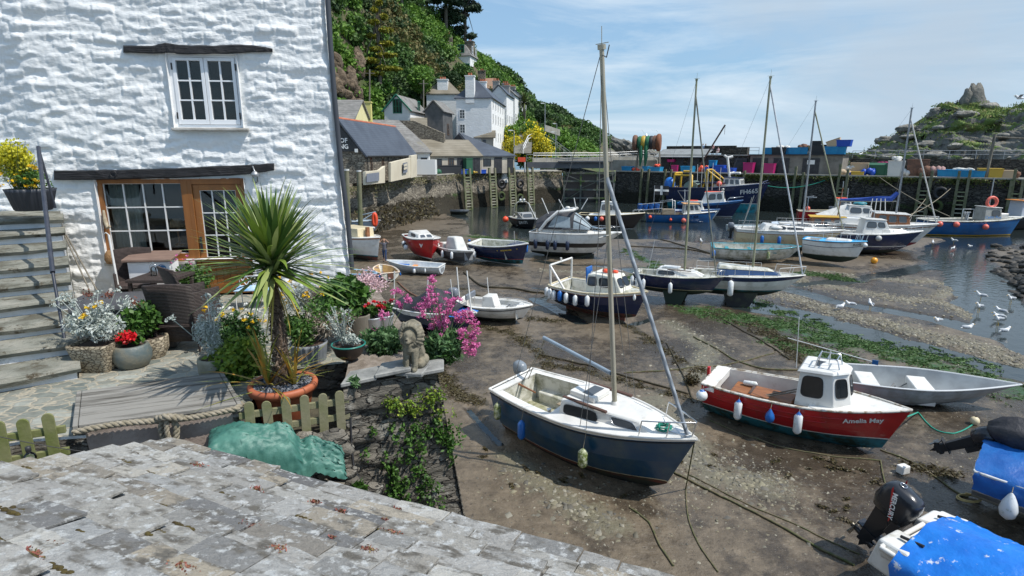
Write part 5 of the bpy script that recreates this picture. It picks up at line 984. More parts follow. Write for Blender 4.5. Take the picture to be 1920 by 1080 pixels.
# festoon bulb
t=thg('festoon_light','clear festoon bulb on a dark cable in front of the mossy fence','bulb',W(52,850,4.6));mb=MB();mb.tube(catenary(W(-40,810,4.6),W(200,852,4.9),.02,14),.004,5);mb.bd('cable',black_m,t,True)
p=W(54,848,4.6);mb=MB();mb.lathe([(.018,0),(.022,.02),(.022,.05),(.012,.055)],12,p);mb.bd('bulb_socket',black_m,t,True);mb=MB();mb.lathe([(.018,0),(.042,-.025),(.05,-.055),(.04,-.085),(.01,-.10)],16,p);mb.bd('bulb_glass',glass,t,True)
mb=MB();mb.tube([W(657,783,6.35),W(659,840,6.3),W(662,870,6.25),W(675,905,6.2)],.016,6);tag(mb.bd('hose',black_m),'black hose hanging down the corner of the garden wall','hose')
# -- boats
def paint(name,c,rough=.3,dirt=None,c2=None,coat=.2):
 dirt=dirt and(dirt[0],dirt[1]*1.3,dirt[2]-.05,dirt[3]-.06)
 c2=c2 or tuple(x*.72+.01 for x in c);return mat(name,c,rough,c2,sc=1.4,mix=(.45,.75),coat=coat,dirt=dirt,bump=.05,bsc=8)
grime=((.13,.12,.09),1.6,.60,.78)
GEL=paint('white_gelcoat',(.74,.73,.69),.35,((.36,.34,.27),1.3,.60,.80));GELD=paint('dirty_white_gelcoat',(.66,.65,.58),.5,((.22,.22,.14),1.8,.50,.72));NAVY=paint('navy_hull_paint',(.012,.022,.07),.25,((.06,.07,.09),1.2,.6,.8))
BLUE=paint('mid_blue_hull',(.012,.12,.33),.35,((.05,.10,.18),1.5,.55,.8));TEALB=paint('petrol_blue_hull',(.008,.055,.12),.3,((.05,.09,.11),1.0,.52,.74));TURQ=paint('turquoise_paint',(.02,.30,.38),.45,((.03,.10,.10),1.6,.5,.7));RED=paint('red_hull_paint',(.46,.012,.015),.3,((.20,.03,.02),1.5,.58,.8))
AFB=paint('black_antifoul',(.018,.018,.018),.8,((.05,.055,.03),1.5,.5,.7),coat=0);AFR=paint('red_antifoul',(.16,.035,.022),.8,((.04,.045,.025),1.5,.45,.7),coat=0);AFG=paint('green_black_antifoul',(.02,.035,.022),.8,coat=0);AFT=paint('teal_antifoul',(.02,.17,.21),.7,((.02,.035,.02),1.6,.48,.66),coat=0)
BROWN=paint('brown_hull',(.035,.022,.018),.45);BLACKH=paint('black_hull',(.012,.012,.014),.35);MAROON=paint('maroon_antifoul',(.25,.02,.03),.6,coat=0);GREYH=paint('grey_hull',(.30,.32,.34),.55,((.20,.21,.21),2,.5,.7),coat=0)
TEAK=mat('varnished_wood',(.30,.12,.045),.5,(.18,.07,.03),sc=4,st=(.4,2,2),bump=.2,bsc=20);DECKW=mat('bare_deck_wood',(.36,.30,.22),.8,(.24,.19,.13),sc=4,st=(.5,3,3));YEL=paint('yellow_paint',(.70,.42,.03),.45);ORG=paint('orange_paint',(.80,.28,.05),.45);SKYB=paint('sky_blue_paint',(.05,.42,.75),.5);CREAM=paint('cream_paint',(.66,.56,.36),.5,grime)
SSTEEL=mat('stainless_steel',(.62,.63,.64),.22,metal=.9);RUBBER=mat('black_rubber',(.02,.02,.022),.6);BLUET=mat('blue_tarpaulin',(.008,.13,.50),.35,(.012,.19,.60),sc=2.5,bump=.4,bsc=5,bdist=.05,spec=.6);WCAN=mat('white_canvas',(.62,.62,.59),.8,(.50,.50,.47),sc=2,bump=.4,bsc=4,bdist=.04)
WIRE=mat('rigging_wire',(.16,.16,.155),.5,metal=.4);ENG=paint('outboard_grey',(.17,.19,.22),.35);ENGB=paint('outboard_black',(.02,.022,.028),.25);OR_B=paint('orange_buoy',(.85,.09,.03),.45);PINK_B=paint('faded_pink_buoy',(.80,.16,.11),.5);FEND=paint('white_fender',(.72,.74,.74),.4,((.35,.38,.30),5,.6,.75));FENDB=paint('blue_fender',(.01,.12,.42),.4);FENDN=paint('navy_fender',(.01,.02,.05),.4);FENDG=paint('slimy_fender',(.60,.62,.45),.6,((.12,.16,.03),7,.45,.6))
GREEN_R=mat('green_rope',(.02,.32,.22),.8,(.02,.22,.16),sc=30)
class Boat:
 def __init__(s,name,lab,cat,px,py,hd,L,B,D,heel=0,pit=0,z=-.06,sheer=.22,stern=.82,rake=.12,kr=.35,full=.62,pos=None,group=None,mid=.48,fine=2.3,lift=0,scale=1,deep=0):
  s.deep=deep
  p=pos or G(px,py,0);g=gdz(p.x,p.y)if p.y<52 else max(-.35,gdz(p.x,p.y));s.L,s.B,s.D=L,B,D;s.sh,s.st,s.rk,s.kr,s.full,s.mid,s.fine=sheer,stern,rake,kr,full,mid,fine
  s.M=Matrix.Translation((p.x,p.y,g+z+lift))@Matrix.Rotation(R(hd),4,'Z')@Matrix.Rotation(R(heel),4,'X')@Matrix.Rotation(R(pit),4,'Y')@Matrix.Scale(scale,4);s.t=thg(name,lab,cat,M=s.M,group=group);s.lab=lab
 def hb(s,u):
  return s.B/2*(s.st+(1-s.st)*MS(math.pi/2*min(1,u/s.mid))if u<s.mid else 1-((u-s.mid)/(1-s.mid))**s.fine)
 def zk(s,u):return s.D*s.kr*(max(0,(u-.6)/.4)**2.2)+s.D*.12*max(0,(.35-u)/.35)**1.5-s.deep*(1-.45*max(0,(u-.7)/.3)**2)
 def zs(s,u):return s.D*(1+s.sh*u**2.2+.05*(1-u)**2)
 def pt(s,u,t,side=1,off=0):
  b=s.hb(u);e=s.full+(.95-s.full)*max(0,(u-.5)/.5);y=b*max(0,MS(min(1,t)*math.pi/2))**e;zk,zs=s.zk(u),s.zs(u)
  x=s.L*(-.5+u*(1-s.rk)+s.rk*t*u**3);return Vc((x,side*(y+off),zk+(zs-zk)*t))
 def zt(s,u,z):return max(0.0,min(1.0,(z-s.zk(u))/(s.zs(u)-s.zk(u))))
 def hull(s,mats,bands,NU=26,name='hull',planks=0):
  """bands: list of (kind, value, material index above this line); starts with material 0"""
  lv=[('t',0.0,0)]+[b for b in bands]+[('t',1.0,bands[-1][2]if bands else 0)]
  rows=[];mi=[]
  for i in Rg(len(lv)-1):
   k=5 if i==0 else(4 if i==len(lv)-2 else 2)
   for j in Rg(k):
    f=j/k;rows.append((lv[i],lv[i+1],f));mi.append(lv[i][2])
  rows.append((lv[-1],lv[-1],0))
  def tv(l,u):return l[1]if l[0]=='t' else s.zt(u,l[1])
  mb=MB();
  for side in(1,-1):
   g=[]
   for(a,b,f)in rows:
    r_=[];
    for i in Rg(NU+1):
     u=1-(1-i/NU)**1.25;ta,tb=tv(a,u),tv(b,u);tb=max(ta,tb);t=ta+(tb-ta)*f;p=s.pt(u,t,side)
     if planks:p.y+=side*.012*((t*planks)%1)
     r_.append(p)
    g.append(r_)
   for q in Rg(len(g)-1):mb.grid([g[q],g[q+1]],m=mi[q],smooth=True)
   for q in Rg(len(g)-1):a,b=g[q][0],g[q+1][0];mb.add([a,b,Vc((b.x,0,b.z)),Vc((a.x,0,a.z))],[(0,1,2,3)],mi[q])
  o=mb.bd(name,mats,s.t);o.data.update();s.hl=o
  return o
 def rail(s,m_,r=.03,t=1.0,name='rubbing_strake',u0=0,u1=1,off=.01,dz=0,tr=True):
  mb=MB();n=24
  for side in(1,-1):mb.tube([s.pt(u0+(u1-u0)*i/n,t,side,off)+Vc((0,0,dz))for i in Rg(n+1)],r,6)
  if tr and u0==0:mb.tube([s.pt(0,t,1,off)+Vc((0,0,dz)),s.pt(0,t,-1,off)+Vc((0,0,dz))],r,6)
  return mb.bd(name,m_,s.t)
 def deck(s,m_,u0,u1=1,camber=.04,dz=-.02,name='deck'):
  g=[[Vc((s.pt(u,1).x,s.hb(u)*f*.985,s.zs(u)+dz+camber*(1-f*f)))for f in LS(-1,1,9)]for u in[u0+(u1-u0)*i/16 for i in Rg(17)]]
  mb=MB();mb.grid(g);return mb.bd(name,m_,s.t)
 def well(s,m_,fl,u0=.02,u1=.5,gw=.12,gm=None,fm=None,bulk=True,name='cockpit',dz=0):
  """gunwale strip, inner sides and floor of an open cockpit"""
  n=18;us=[u0+(u1-u0)*i/n for i in Rg(n+1)];mb=MB()
  for side in(1,-1):
   mb.grid([[s.pt(u,1,side,0)+Vc((0,0,dz)),s.pt(u,1,side,-min(gw,s.hb(u)*.9))+Vc((0,0,dz+.01))]for u in us],1)
   def inn(u,z):t=s.zt(u,z);y=min(s.pt(u,max(.05,t)).y-.05,s.hb(u)-gw);return Vc((s.pt(u,t).x,side*max(.01,y),z))
   mb.grid([[s.pt(u,1,side,-min(gw,s.hb(u)*.9))+Vc((0,0,dz+.01)),inn(u,fl+(s.zs(u)-fl)*.5),inn(u,fl+.0)]for u in us])
  mb.grid([[Vc((s.pt(u,s.zt(u,fl)).x,side*min(s.pt(u,max(.05,s.zt(u,fl))).y,s.hb(u)-gw+.02),fl))for side in(1,-1)]for u in us],2)
  x0=s.pt(u0,1).x;y=s.hb(u0);z=s.zs(u0);mb.hexa([(x0-.02,-y,z-.06),(x0+gw,-y,z-.06),(x0+gw,y,z-.06),(x0-.02,y,z-.06),(x0-.02,-y,z+dz),(x0+gw,-y,z+dz),(x0+gw,y,z+dz),(x0-.02,y,z+dz)],1)
  mb.add([(x0+gw,-y*.93,z-.03),(x0+gw,y*.93,z-.03),(x0+gw,y*.7,fl),(x0+gw,-y*.7,fl)],[(0,1,2,3)])
  if bulk:x1=s.pt(u1,1).x;y1=s.hb(u1);mb.add([(x1,-y1,s.zs(u1)),(x1,y1,s.zs(u1)),(x1,y1*.8,fl),(x1,-y1*.8,fl)],[(0,1,2,3)])
  return mb.bd(name,[m_,gm or m_,fm or m_],s.t)
 def hse(s,u0,u1,w0,w1,h0,h1,m_,rf=.3,rb=.05,tum=.08,zb=None,name='cabin',bev=.05,roofm=None,rover=.0,parent=None):
  """cabin between stations; returns its 8 corners"""
  x0,x1=s.L*(-.5+u0),s.L*(-.5+u1);z0=s.zs(u0)-.05 if zb is None else zb;z1=s.zs(u1)-.05 if zb is None else zb
  b=[Vc((x0,-w0,z0)),Vc((x1,-w1,z1)),Vc((x1,w1,z1)),Vc((x0,w0,z0))];tz0,tz1=z0+h0,z1+h1
  tp=[Vc((x0+rb,-w0+tum,tz0)),Vc((x1-rf,-w1+tum,tz1)),Vc((x1-rf,w1-tum,tz1)),Vc((x0+rb,w0-tum,tz0))]
  mb=MB();mb.hexa(b+tp);o=mb.bd(name,m_,parent or s.t,bevel=bev,seg=3)
  if roofm:
   c=sum(tp,Vc())/4;q=[c+(p-c)*(1+rover)+Vc((0,0,0))for p in tp];mb=MB();mb.hexa([p+Vc((0,0,-.01))for p in q]+[p+Vc((0,0,.06))for p in q]);mb.bd('cabin_roof',roofm,parent or s.t,bevel=.03,seg=2)
  return o,b+tp
 def win(s,par,q,u0,u1,v0,v1,m_=dgl,fr=None,name='window',r=.18):
  """rounded window on quad q = bottom-left, bottom-right, top-right, top-left"""
  q=[Vc(p)for p in q];n=(q[1]-q[0]).cross(q[3]-q[0]).normalized();bl=lambda u,v:q[0].lerp(q[1],u).lerp(q[3].lerp(q[2],u),v)
  cx,cy,rx,ry=(u0+u1)/2,(v0+v1)/2,(u1-u0)/2,(v1-v0)/2;W_=(q[1]-q[0]).length*rx;H_=(q[3]-q[0]).length*ry
  pl=[bl(cx+rx*math.copysign(abs(MC(a))**.42,MC(a)),cy+ry*math.copysign(abs(MS(a))**.42,MS(a)))for a in LS(0,2*math.pi,29)[:-1]]
  mb=MB();mb.prism([p+n*.004 for p in pl],n*.012);w_=mb.bd(name,m_,par)
  mb=MB();pp=[p+n*.012 for p in pl];mb.tube(pp+[pp[0]],min(.016,H_*.10),5,cap=False);mb.bd('rim',fr or RUBBER,w_);return w_
 def sides(s,P):return{'r':(P[0],P[1],P[5],P[4]),'l':(P[2],P[3],P[7],P[6]),'f':(P[1],P[2],P[6],P[5]),'b':(P[3],P[0],P[4],P[7])}
 def tubes(s,name,m_,lst,r,n=6,par=None):
  mb=MB();[mb.tube(l,r,n)for l in lst];return mb.bd(name,m_,par or s.t)
 def part(s,name,m_,fn,**k):
  mb=MB();fn(mb);return mb.bd(name,m_,s.t,**k)
 def mast(s,x,z0,h,r=.055,m_=None,stay=None,sh=True,lean=0,backs=True,spr=.55,furl=WCAN,furlr=.035,topk=.93):
  top=Vc((x+lean,0,z0+h));mb=MB();mb.tube([(x,0,z0),top],[r,r*.8],8);mb.box(top+Vc((0,0,.05)),(.14,.1,.1));mb.tube([top,top+Vc((.02,0,.45))],.008,4);mb.tube([top+Vc((-.15,0,.12)),top+Vc((.18,0,.12))],.01,4);s.ms=mb.bd('mast',m_ or alu,s.t)
  L_=[];zz=z0+h*spr;cb=s.hb(.55)
  if sh:L_+=[[(x-.1,c*cb*.95,s.zs(.55)),(x*.98,c*.35,zz),tuple(top)]for c in(-1,1)]+[[(x-.3,c*cb*.95,s.zs(.5)),(x,0,zz)]for c in(-1,1)]
  if backs:L_.append([(-s.L/2+.1,0,s.zs(0)),tuple(top)])
  if L_:s.tubes('rigging',WIRE,L_,.0075,4)
  if stay:f=Vc((x,0,z0)).lerp(top,topk);s.tubes('furled_forestay',furl,[[stay,f]],furlr,7)
  if sh:s.tubes('spreader',alu,[[(x,-.36,zz),(x+.03,0,zz),(x,.36,zz)]],.018,5)
  return top
 def outboard(s,x,y,z,sc=1.0,m_=ENG,tilt=0,yaw=0,name='outboard'):
  o=bpy.data.objects.new('%s_motor'%name,None)
  M_=Matrix.Translation((x,y,z))@Matrix.Rotation(yaw,4,'Z')@Matrix.Rotation(R(tilt),4,'Y')@Matrix.Scale(sc,4)
  def T(mb):mb.v=[tuple(M_@Vc(p))for p in mb.v];return mb
  mb=MB();mb.grid([[Vc((-.16+a*rx,b*ry,zz_))for a,b in((-1,-.55),(-.55,-1),(.55,-1),(1,-.6),(1,.6),(.55,1),(-.55,1),(-1,.55))]for zz_,rx,ry in((.02,.13,.10),(.06,.19,.135),(.22,.22,.15),(.36,.20,.14),(.43,.13,.09))],closed=True);T(mb);k=len(mb.v);mb.f.append(list(Rg(k-8,k)));mb.m.append(0);mb.sm.append(True);c=mb.bd('%s_cowl'%name,m_,s.t)
  mb=MB();mb.hexa([(-.22,-.05,-.75),(-.06,-.04,-.75),(-.06,.04,-.75),(-.22,.05,-.75),(-.26,-.07,.03),(-.04,-.07,.03),(-.04,.07,.03),(-.26,.07,.03)]);mb.box((-.17,0,-.52),(.34,.17,.02));mb.tube([(-.28,0,-.68),(-.02,0,-.68)],.055,8)
  mb.box((0,0,-.05),(.10,.22,.30));mb.prism([(-.2,-.01,-.7),(-.08,-.01,-.7),(-.14,-.01,-.88)],(0,.02,0));T(mb);mb.bd('%s_leg'%name,ENGB if m_ is not ENGB else RUBBER,s.t)
  mb=MB();
  for i in Rg(3):
   a=i*2.09;d=Vc((0,MC(a),MS(a)));e=Vc((0,-MS(a),MC(a)));cc=Vc((-.3,0,-.68));mb.prism([cc+e*-.03,cc+d*.12+e*-.06,cc+d*.13+e*.05,cc+e*.03],(.015,0,0))
  T(mb);mb.bd('%s_propeller'%name,ENGB,s.t)
 def world(s,v):return s.M@Vc(v)
 def fdr(s,u,side,m_,lab,kind='cyl',r=.1,l=.5,drop=.25,ang=0,cap=None,off=None,grp=None,rope=True,name='fender',z=None):
  a=s.world(s.pt(u,1,side,.02));o=(s.M.to_3x3()@Vc((0,side,0))).normalized();b=a+o*(r*.9 if off is None else off)-Vc((0,0,drop));t=thg(name,lab,'buoy' if kind=='ball' else 'fender',b-Vc((0,0,l)),group=grp)
  mb=MB()
  if kind=='cyl':mb.lathe([(.02,0),(r*.5,-.03),(r,-.10),(r,-l+.08),(r*.5,-l+.01),(.01,-l)],12,b)
  elif kind=='tear':mb.lathe([(.02,0),(r*.35,-.05),(r*.8,-l*.35),(r,-l*.6),(r*.8,-l*.85),(.01,-l)],12,b)
  else:mb.ball(b-Vc((0,0,r)),r,14);mb.lathe([(r*.2,.02),(r*.25,-.03)],8,b)
  mb.bd('fender_body' if kind!='ball' else 'buoy_body',m_,t,True)
  if cap:mb=MB();mb.lathe([(.015,.02),(r*.42,-.02),(r*.75,-.075)],10,b+Vc((0,0,.008)));mb.bd('end_cap',cap,t,True)
  if rope:mb=MB();mb.tube([a,b],.008,4);mb.bd('lanyard',rope_m,t,True)
  return t
 def text(s,body,size,u,t,m_,side=-1,du=.05,name='lettering',shear=0,bold=0,par=None,off=.02):
  n_=len(body);a=s.pt(u-du,t,side,0);b=s.pt(u+du,t,side,0);c=s.pt(u,t,side,off);x=(b-a)*(1 if side==-1 else-1);up=s.pt(u,min(1,t+.1),side)-s.pt(u,t-.1,side)
  return textmesh(name,body,size,frameM(c,x,up),m_,par or s.hl,.001,bold,shear)
 def pulpit(s,u0=.86,h=.5,m_=SSTEEL,r=.016):
  P=[s.pt(u,1,c,-.05)for c,u in((1,u0),(1,(u0+1)/2),(1,.985),(-1,.985),(-1,(u0+1)/2),(-1,u0))];up=Vc((.10,0,h));L_=[[p+up for p in P]]+[[p,p+up]for p in P];return s.tubes('pulpit_rail',m_,L_,r)
 def guard(s,u0,u1,n,h=.45,m_=SSTEEL,r=.011):
  L_=[]
  for c in(1,-1):
   P=[s.pt(u0+(u1-u0)*i/(n-1),1,c,-.05)for i in Rg(n)];L_+=[[p,p+Vc((0,0,h))]for p in P];L_.append([p+Vc((0,0,h))for p in P])
  return s.tubes('guard_rail',m_,L_,r,5)
def zb(L):return[('z',a,b)if not isinstance(a,str)else(a,b)for a,b in L]
# ---- 1 foreground sloop, petrol blue hull
b=Boat('sailing_boat','petrol blue sloop with white deck and furled grey forestay, nearest in the foreground','sailing boat',0,0,-46,5.9,2.15,1.42,heel=5.5,pos=Vc((2.15,14.05,0)),sheer=.16,stern=.80,rake=.13,kr=.30,full=.55,lift=.12,pit=-1,deep=.42)
b.hull([AFB,AFR,CREAM,TEALB,GEL],[('z',.14,1),('z',.25,2),('z',.275,3),('t',.95,4)]);b.rail(GEL,.035);b.rail(RUBBER,.014,.93,'rubber_band')
b.deck(GEL,.44,camber=.07,dz=.0);b.well(GELD,.72,.02,.44,.22,GEL,mat('stained_sole',(.50,.48,.38),.7,(.20,.20,.10),sc=3),dz=.0)
o,P=b.hse(.42,.87,.76,.42,.44,.26,GEL,rf=.50,rb=.02,tum=.12,bev=.05);S4=b.sides(P)
for k in('r','l'):b.win(o,S4[k],(.06 if k=='r' else .55),(.45 if k=='r' else .94),.22,.78)
x1=P[5];b.win(o,S4['r'],.62,.88,.26,.80,ggl,SSTEEL);b.win(o,S4['l'],.12,.38,.26,.80,ggl,SSTEEL)
zc=P[4].z
b.part('hatch',GEL,lambda m:m.box((-.02,0,zc+.05),(.78,.66,.15)),bevel=.03,seg=2);b.part('hatch_glass',ggl,lambda m:m.box((.10,0,zc+.128),(.30,.5,.012)))
for c in(-1,1):b.part('grab_rail',mat('dark_teak',(.10,.05,.035),.6),lambda m:m.box((.22,c*.52,zc+.0),(1.35,.07,.05)))
b.part('mast_step',GEL,lambda m:m.lathe([(.13,0),(.10,.08),(.07,.14)],12,(.75,0,zc-.10)))
top=b.mast(.75,zc-.06,8.15,.062,mat('weathered_mast',(.42,.39,.31),.5,(.28,.26,.18),sc=2,st=(1,1,.2),metal=.2),stay=(2.72,0,b.zs(.97)+.05),spr=.52,furl=mat('grey_furled_sail',(.26,.30,.34),.6,(.36,.39,.42),sc=6,wave=(2.4,'DIAGONAL',.6,.6)),furlr=.048,topk=.68,backs=False)
b.tubes('backstay',WIRE,[[(-2.85,.0,1.45),tuple(top)]],.008,4);b.part('masthead_aerial',WIRE,lambda m:m.tube([top+Vc((0,0,-.1)),top+Vc((.25,-.18,-.18)),top+Vc((.42,-.3,.03))],.012,5))
b.tubes('boom',mat('blue_grey_boom',(.26,.33,.40),.5,(.20,.25,.30),sc=2),[[(.68,0,zc+.75),(-2.25,.75,zc+.80)]],.055,8)
b.tubes('mainsheet',rope_m,[[(-2.2,.72,zc+.78),(-2.5,.25,1.5)],[(-2.15,.72,zc+.78),(-2.6,.12,1.45)]],.012,4)
b.part('tiller',TEAK,lambda m:m.tube([(-2.75,0,1.40),(-1.85,-.15,1.42)],[.035,.022],6))
for c in(-1,1):b.part('thwart',DECKW,lambda m:m.box((-1.0,c*.45,1.02),(.9,.42,.035)),bevel=.01);b.part('locker',GELD,lambda m:m.box((-1.35,c*.66,.86),(2.1,.30,.34)),bevel=.02)
b.part('transom_slot',RUBBER,lambda m:m.box((-2.705,.0,1.20),(.02,.75,.2)));b.part('winch',SSTEEL,lambda m:(m.lathe([(.07,0),(.05,.05),(.06,.12)],10,(-.75,-.78,1.42)),m.lathe([(.07,0),(.05,.05),(.06,.12)],10,(-.75,.78,1.42))))
b.part('keel',AFB,lambda m:m.hexa([(-.8,-.06,-.45),(.7,-.06,-.45),(.7,.06,-.45),(-.8,.06,-.45),(-1.1,-.1,.35),(1.0,-.1,.35),(1.0,.1,.35),(-1.1,.1,.35)]))
b.pulpit(.84,.42);b.outboard(-3.02,.55,1.32,1.0,mat('outboard_silver',(.20,.23,.26),.35),tilt=8);b.part('anchor_gear',SSTEEL,lambda m:(m.tube([(2.3,-.1,1.66),(2.85,0,1.68)],.03,6),m.box((2.55,0,1.66),(.4,.22,.06))))
mb=MB();P_=[]
for i in Rg(70):P_.append((2.15+.16*MC(i*.9)+RU(-.05,.05),-.05+.13*MS(i*.9)+RU(-.05,.05),1.66+i*.0012))
mb.tube(P_,.011,4);t_=thg('rope_coil','tangled green mooring line heaped on the bow of the nearest sloop','rope',b.world((2.15,0,1.6)));mb.v=[tuple(b.M@Vc(v))for v in mb.v];mb.bd('rope_length',GREEN_R,t_,True)
b1=b
b.fdr(.10,-1,FENDG,'slimy pale fender at the stern quarter of the nearest sloop','cyl',.10,.5,.18,cap=None);b.fdr(.30,-1,FENDB,'dull blue fender half way along the nearest sloop','cyl',.10,.55,.3);b.fdr(.66,-1,FENDG,'green slimed white fender below the front window of the nearest sloop','cyl',.12,.5,.42)
# ---- 2 red boat with white wheelhouse
b=Boat('fishing_boat','red fishing boat with white octagonal wheelhouse and turquoise bottom','fishing boat',0,0,-37,6.0,2.15,1.15,heel=4,pos=Vc((8.3,15.7,0)),sheer=.30,stern=.80,rake=.10,kr=.18,full=.52,lift=.20,scale=.87,deep=.30)
b.hull([AFT,AFT,GEL,RED],[('z',.10,1),('z',.36,2),('z',.40,3)],planks=0);mouldy=mat('peeling_white_gunwale',(.55,.53,.48),.7,(.25,.20,.14),sc=5,mix=(.48,.58))
b.rail(mouldy,.04);b.rail(RED,.02,.72,'moulding',u1=.7,tr=False);b.rail(RED,.02,.84,'moulding',u1=.8,tr=False)
b.well(GEL,.45,.02,.60,.10,mouldy,TEAK);b.deck(GEL,.60,camber=.05)
o,P=b.hse(.555,.80,.72,.60,1.22,1.16,GEL,rf=.38,rb=.05,tum=.14,zb=1.10,bev=.03);x0,x1=P[0].x,P[1].x
# octagonal wheelhouse: chamfered front corners
bpy.data.objects.remove(o);zb_,zt_=1.15,2.30;pl=[(-.72,-.72),(-.72,.45),(-.28,.92),(.28,.92),(.72,.45),(.72,-.72)]
def ring(k,z,f,sh_):return[Vc((.62+y*k*.95+sh_,x*k,z+(.06 if y>0 else 0)))for x,y in pl]
bt=ring(1,zb_,1,0);tp=ring(.82,zt_,1,-.06);mb=MB();n=len(pl);mb.add(bt+tp,[tuple(Rg(n-1,-1,-1)),tuple(Rg(n,2*n))]+[(i,(i+1)%n,n+(i+1)%n,n+i)for i in Rg(n)]);o=mb.bd('wheelhouse',GEL,b.t,bevel=.025,seg=2)
fc=lambda i:(bt[i],bt[(i+1)%n],tp[(i+1)%n],tp[i])
def outq(q):return q if(q[1]-q[0]).cross(q[3]-q[0]).dot(q[0]+q[2]-(Vc((1.2,0,0))+Vc((0,0,q[0].z+q[2].z))))>0 else(q[1],q[0],q[3],q[2])
for i,(u0,u1,v0,v1)in((0,(.12,.72,.30,.88)),(1,(.16,.84,.34,.86)),(2,(.12,.88,.36,.86)),(3,(.16,.84,.34,.86)),(4,(.12,.72,.30,.88))):
 q=outq(fc(i));
 if i in(0,4)and q!=fc(i):u0,u1=1-u1,1-u0
 b.win(o,q,u0,u1,v0,v1)
tc_=sum(tp,Vc())/n;mb=MB();r0_=[tc_+(p-tc_)*1.12 for p in tp];mb.add([p+Vc((0,0,-.02))for p in r0_]+[tc_+(p-tc_)*1.02+Vc((0,0,.07))for p in tp],[tuple(Rg(n-1,-1,-1)),tuple(Rg(n,2*n))]+[(i,(i+1)%n,n+(i+1)%n,n+i)for i in Rg(n)]);b.t and mb.bd('wheelhouse_roof',GEL,b.t,bevel=.02,seg=2)
b.part('solar_panel',dgl,lambda m:m.box((.55,.05,zt_+.09),(.45,.5,.02)));L_=[[(.35,c*.32,zt_+.05),(.42,c*.30,zt_+.42),(.95,c*.26,zt_+.44),(1.05,c*.26,zt_+.05)]for c in(-1,1)]+[[(.42+k*.26,-.3,zt_+.43),(.42+k*.26,.3,zt_+.43)]for k in Rg(3)];b.tubes('roof_rack',SSTEEL,L_,.022)
b.tubes('wind_aerial',wpa,[[(.7,0,zt_+.05),(.7,0,zt_+.62)],[(-.65,.45,zt_+.62),(1.9,-.55,zt_+.70)]],.016);b.part('aerial_vane',BLUE,lambda m:m.box((1.95,-.56,zt_+.70),(.16,.02,.14)))
b.tubes('whip_aerial',wpa,[[(-.15,-.45,2.3),(-.2,-.5,4.0)]],.012);b.part('engine_box',TEAK,lambda m:m.box((-.85,0,.72),(1.3,.8,.55)),bevel=.02);b.part('thwart',TEAK,lambda m:m.box((-1.95,0,.82),(.55,1.5,.05)),bevel=.01)
b.part('aft_locker',GEL,lambda m:m.hexa([(-2.98,-.85,.95),(-2.55,-.92,.95),(-2.55,.92,.95),(-2.98,.85,.95),(-2.98,-.85,1.24),(-2.55,-.92,1.22),(-2.55,.92,1.22),(-2.98,.85,1.24)]),bevel=.01)
b.part('rudder_head',RED,lambda m:m.box((-3.05,0,1.25),(.10,.12,.5)),bevel=.01);b.tubes('oar',wood_old,[[(-1.6,-.25,.75),(.1,.1,1.45)],[(-1.65,-.35,.72),(.1,-.05,1.42)]],.025)
b.part('keel',AFG,lambda m:m.hexa([(-2.5,-.05,-.18),(1.2,-.05,-.18),(1.2,.05,-.18),(-2.5,.05,-.18),(-2.6,-.08,.25),(1.8,-.08,.25),(1.8,.08,.25),(-2.6,.08,.25)]))
b.text('Amelia May',.235,.845,.80,GEL,-1,.04,bold=.006)
b2=b
b.fdr(.02,-1,FEND,'round white buoy with blue top at the stern of the red fishing boat','ball',.17,.34,.12,cap=FENDB);b.fdr(.25,-1,FEND,'white cylinder fender with blue cap, second from the stern of the red boat','cyl',.11,.6,.12,cap=FENDB);b.fdr(.43,-1,FENDB,'blue pear shaped fender half way along the red boat','tear',.13,.42,.14);b.fdr(.57,-1,FEND,'white cylinder fender with blue cap below the red boat wheelhouse','cyl',.11,.62,.10,cap=FENDB)
t_=thg('boat_fender_spare','white cylinder fender lying inside the red boat','fender',b.world((-1.9,.5,.95)));mb=MB();mb.lathe([(.02,0),(.09,.04),(.09,.45),(.02,.5)],12,(-2.0,.55,.93),M=Matrix.Rotation(R(85),3,'Y'));mb.v=[tuple(b.M@Vc(v))for v in mb.v];mb.bd('fender_body',FEND,t_,True)
# ---- 3 grey open dinghy
b=Boat('dinghy','long grey flat bottomed dinghy with white thwart boxes behind the red boat','dinghy',0,0,-16,5.0,1.7,.78,heel=5,pos=Vc((13.35,17.75,0)),sheer=.22,stern=.85,rake=.22,kr=.45,full=.30,fine=1.9,lift=.05)
b.hull([GREYH],[]);b.rail(mat('pale_grey_rail',(.50,.52,.53),.5),.025);b.well(mat('grey_inner',(.36,.39,.40),.6,(.28,.30,.31),sc=2),.16,.02,.985,.05,MT['pale_grey_rail'],bulk=False)
for x in(-1.7,-.15):b.part('thwart_box',GEL,lambda m:m.box((x,0,.42),(.55,1.15,.50)),bevel=.02)
b.part('loose_gear',WIRE,lambda m:[m.tube([(-1.2+RU(-.2,.6),RU(-.4,.4),.28),(-.8+RU(-.2,.5),RU(-.4,.4),.50)],.02,5)for _ in Rg(8)]);b.tubes('painter',GREEN_R,[[(.6,.72,.80),(.75,.55,.35),(.9,.6,.2)]],.02)
b.fdr(.02,-1,PINK_B,'large faded pink round buoy against the grey dinghy by the red bow','ball',.27,.5,.30,off=.3,name='mooring_buoy')
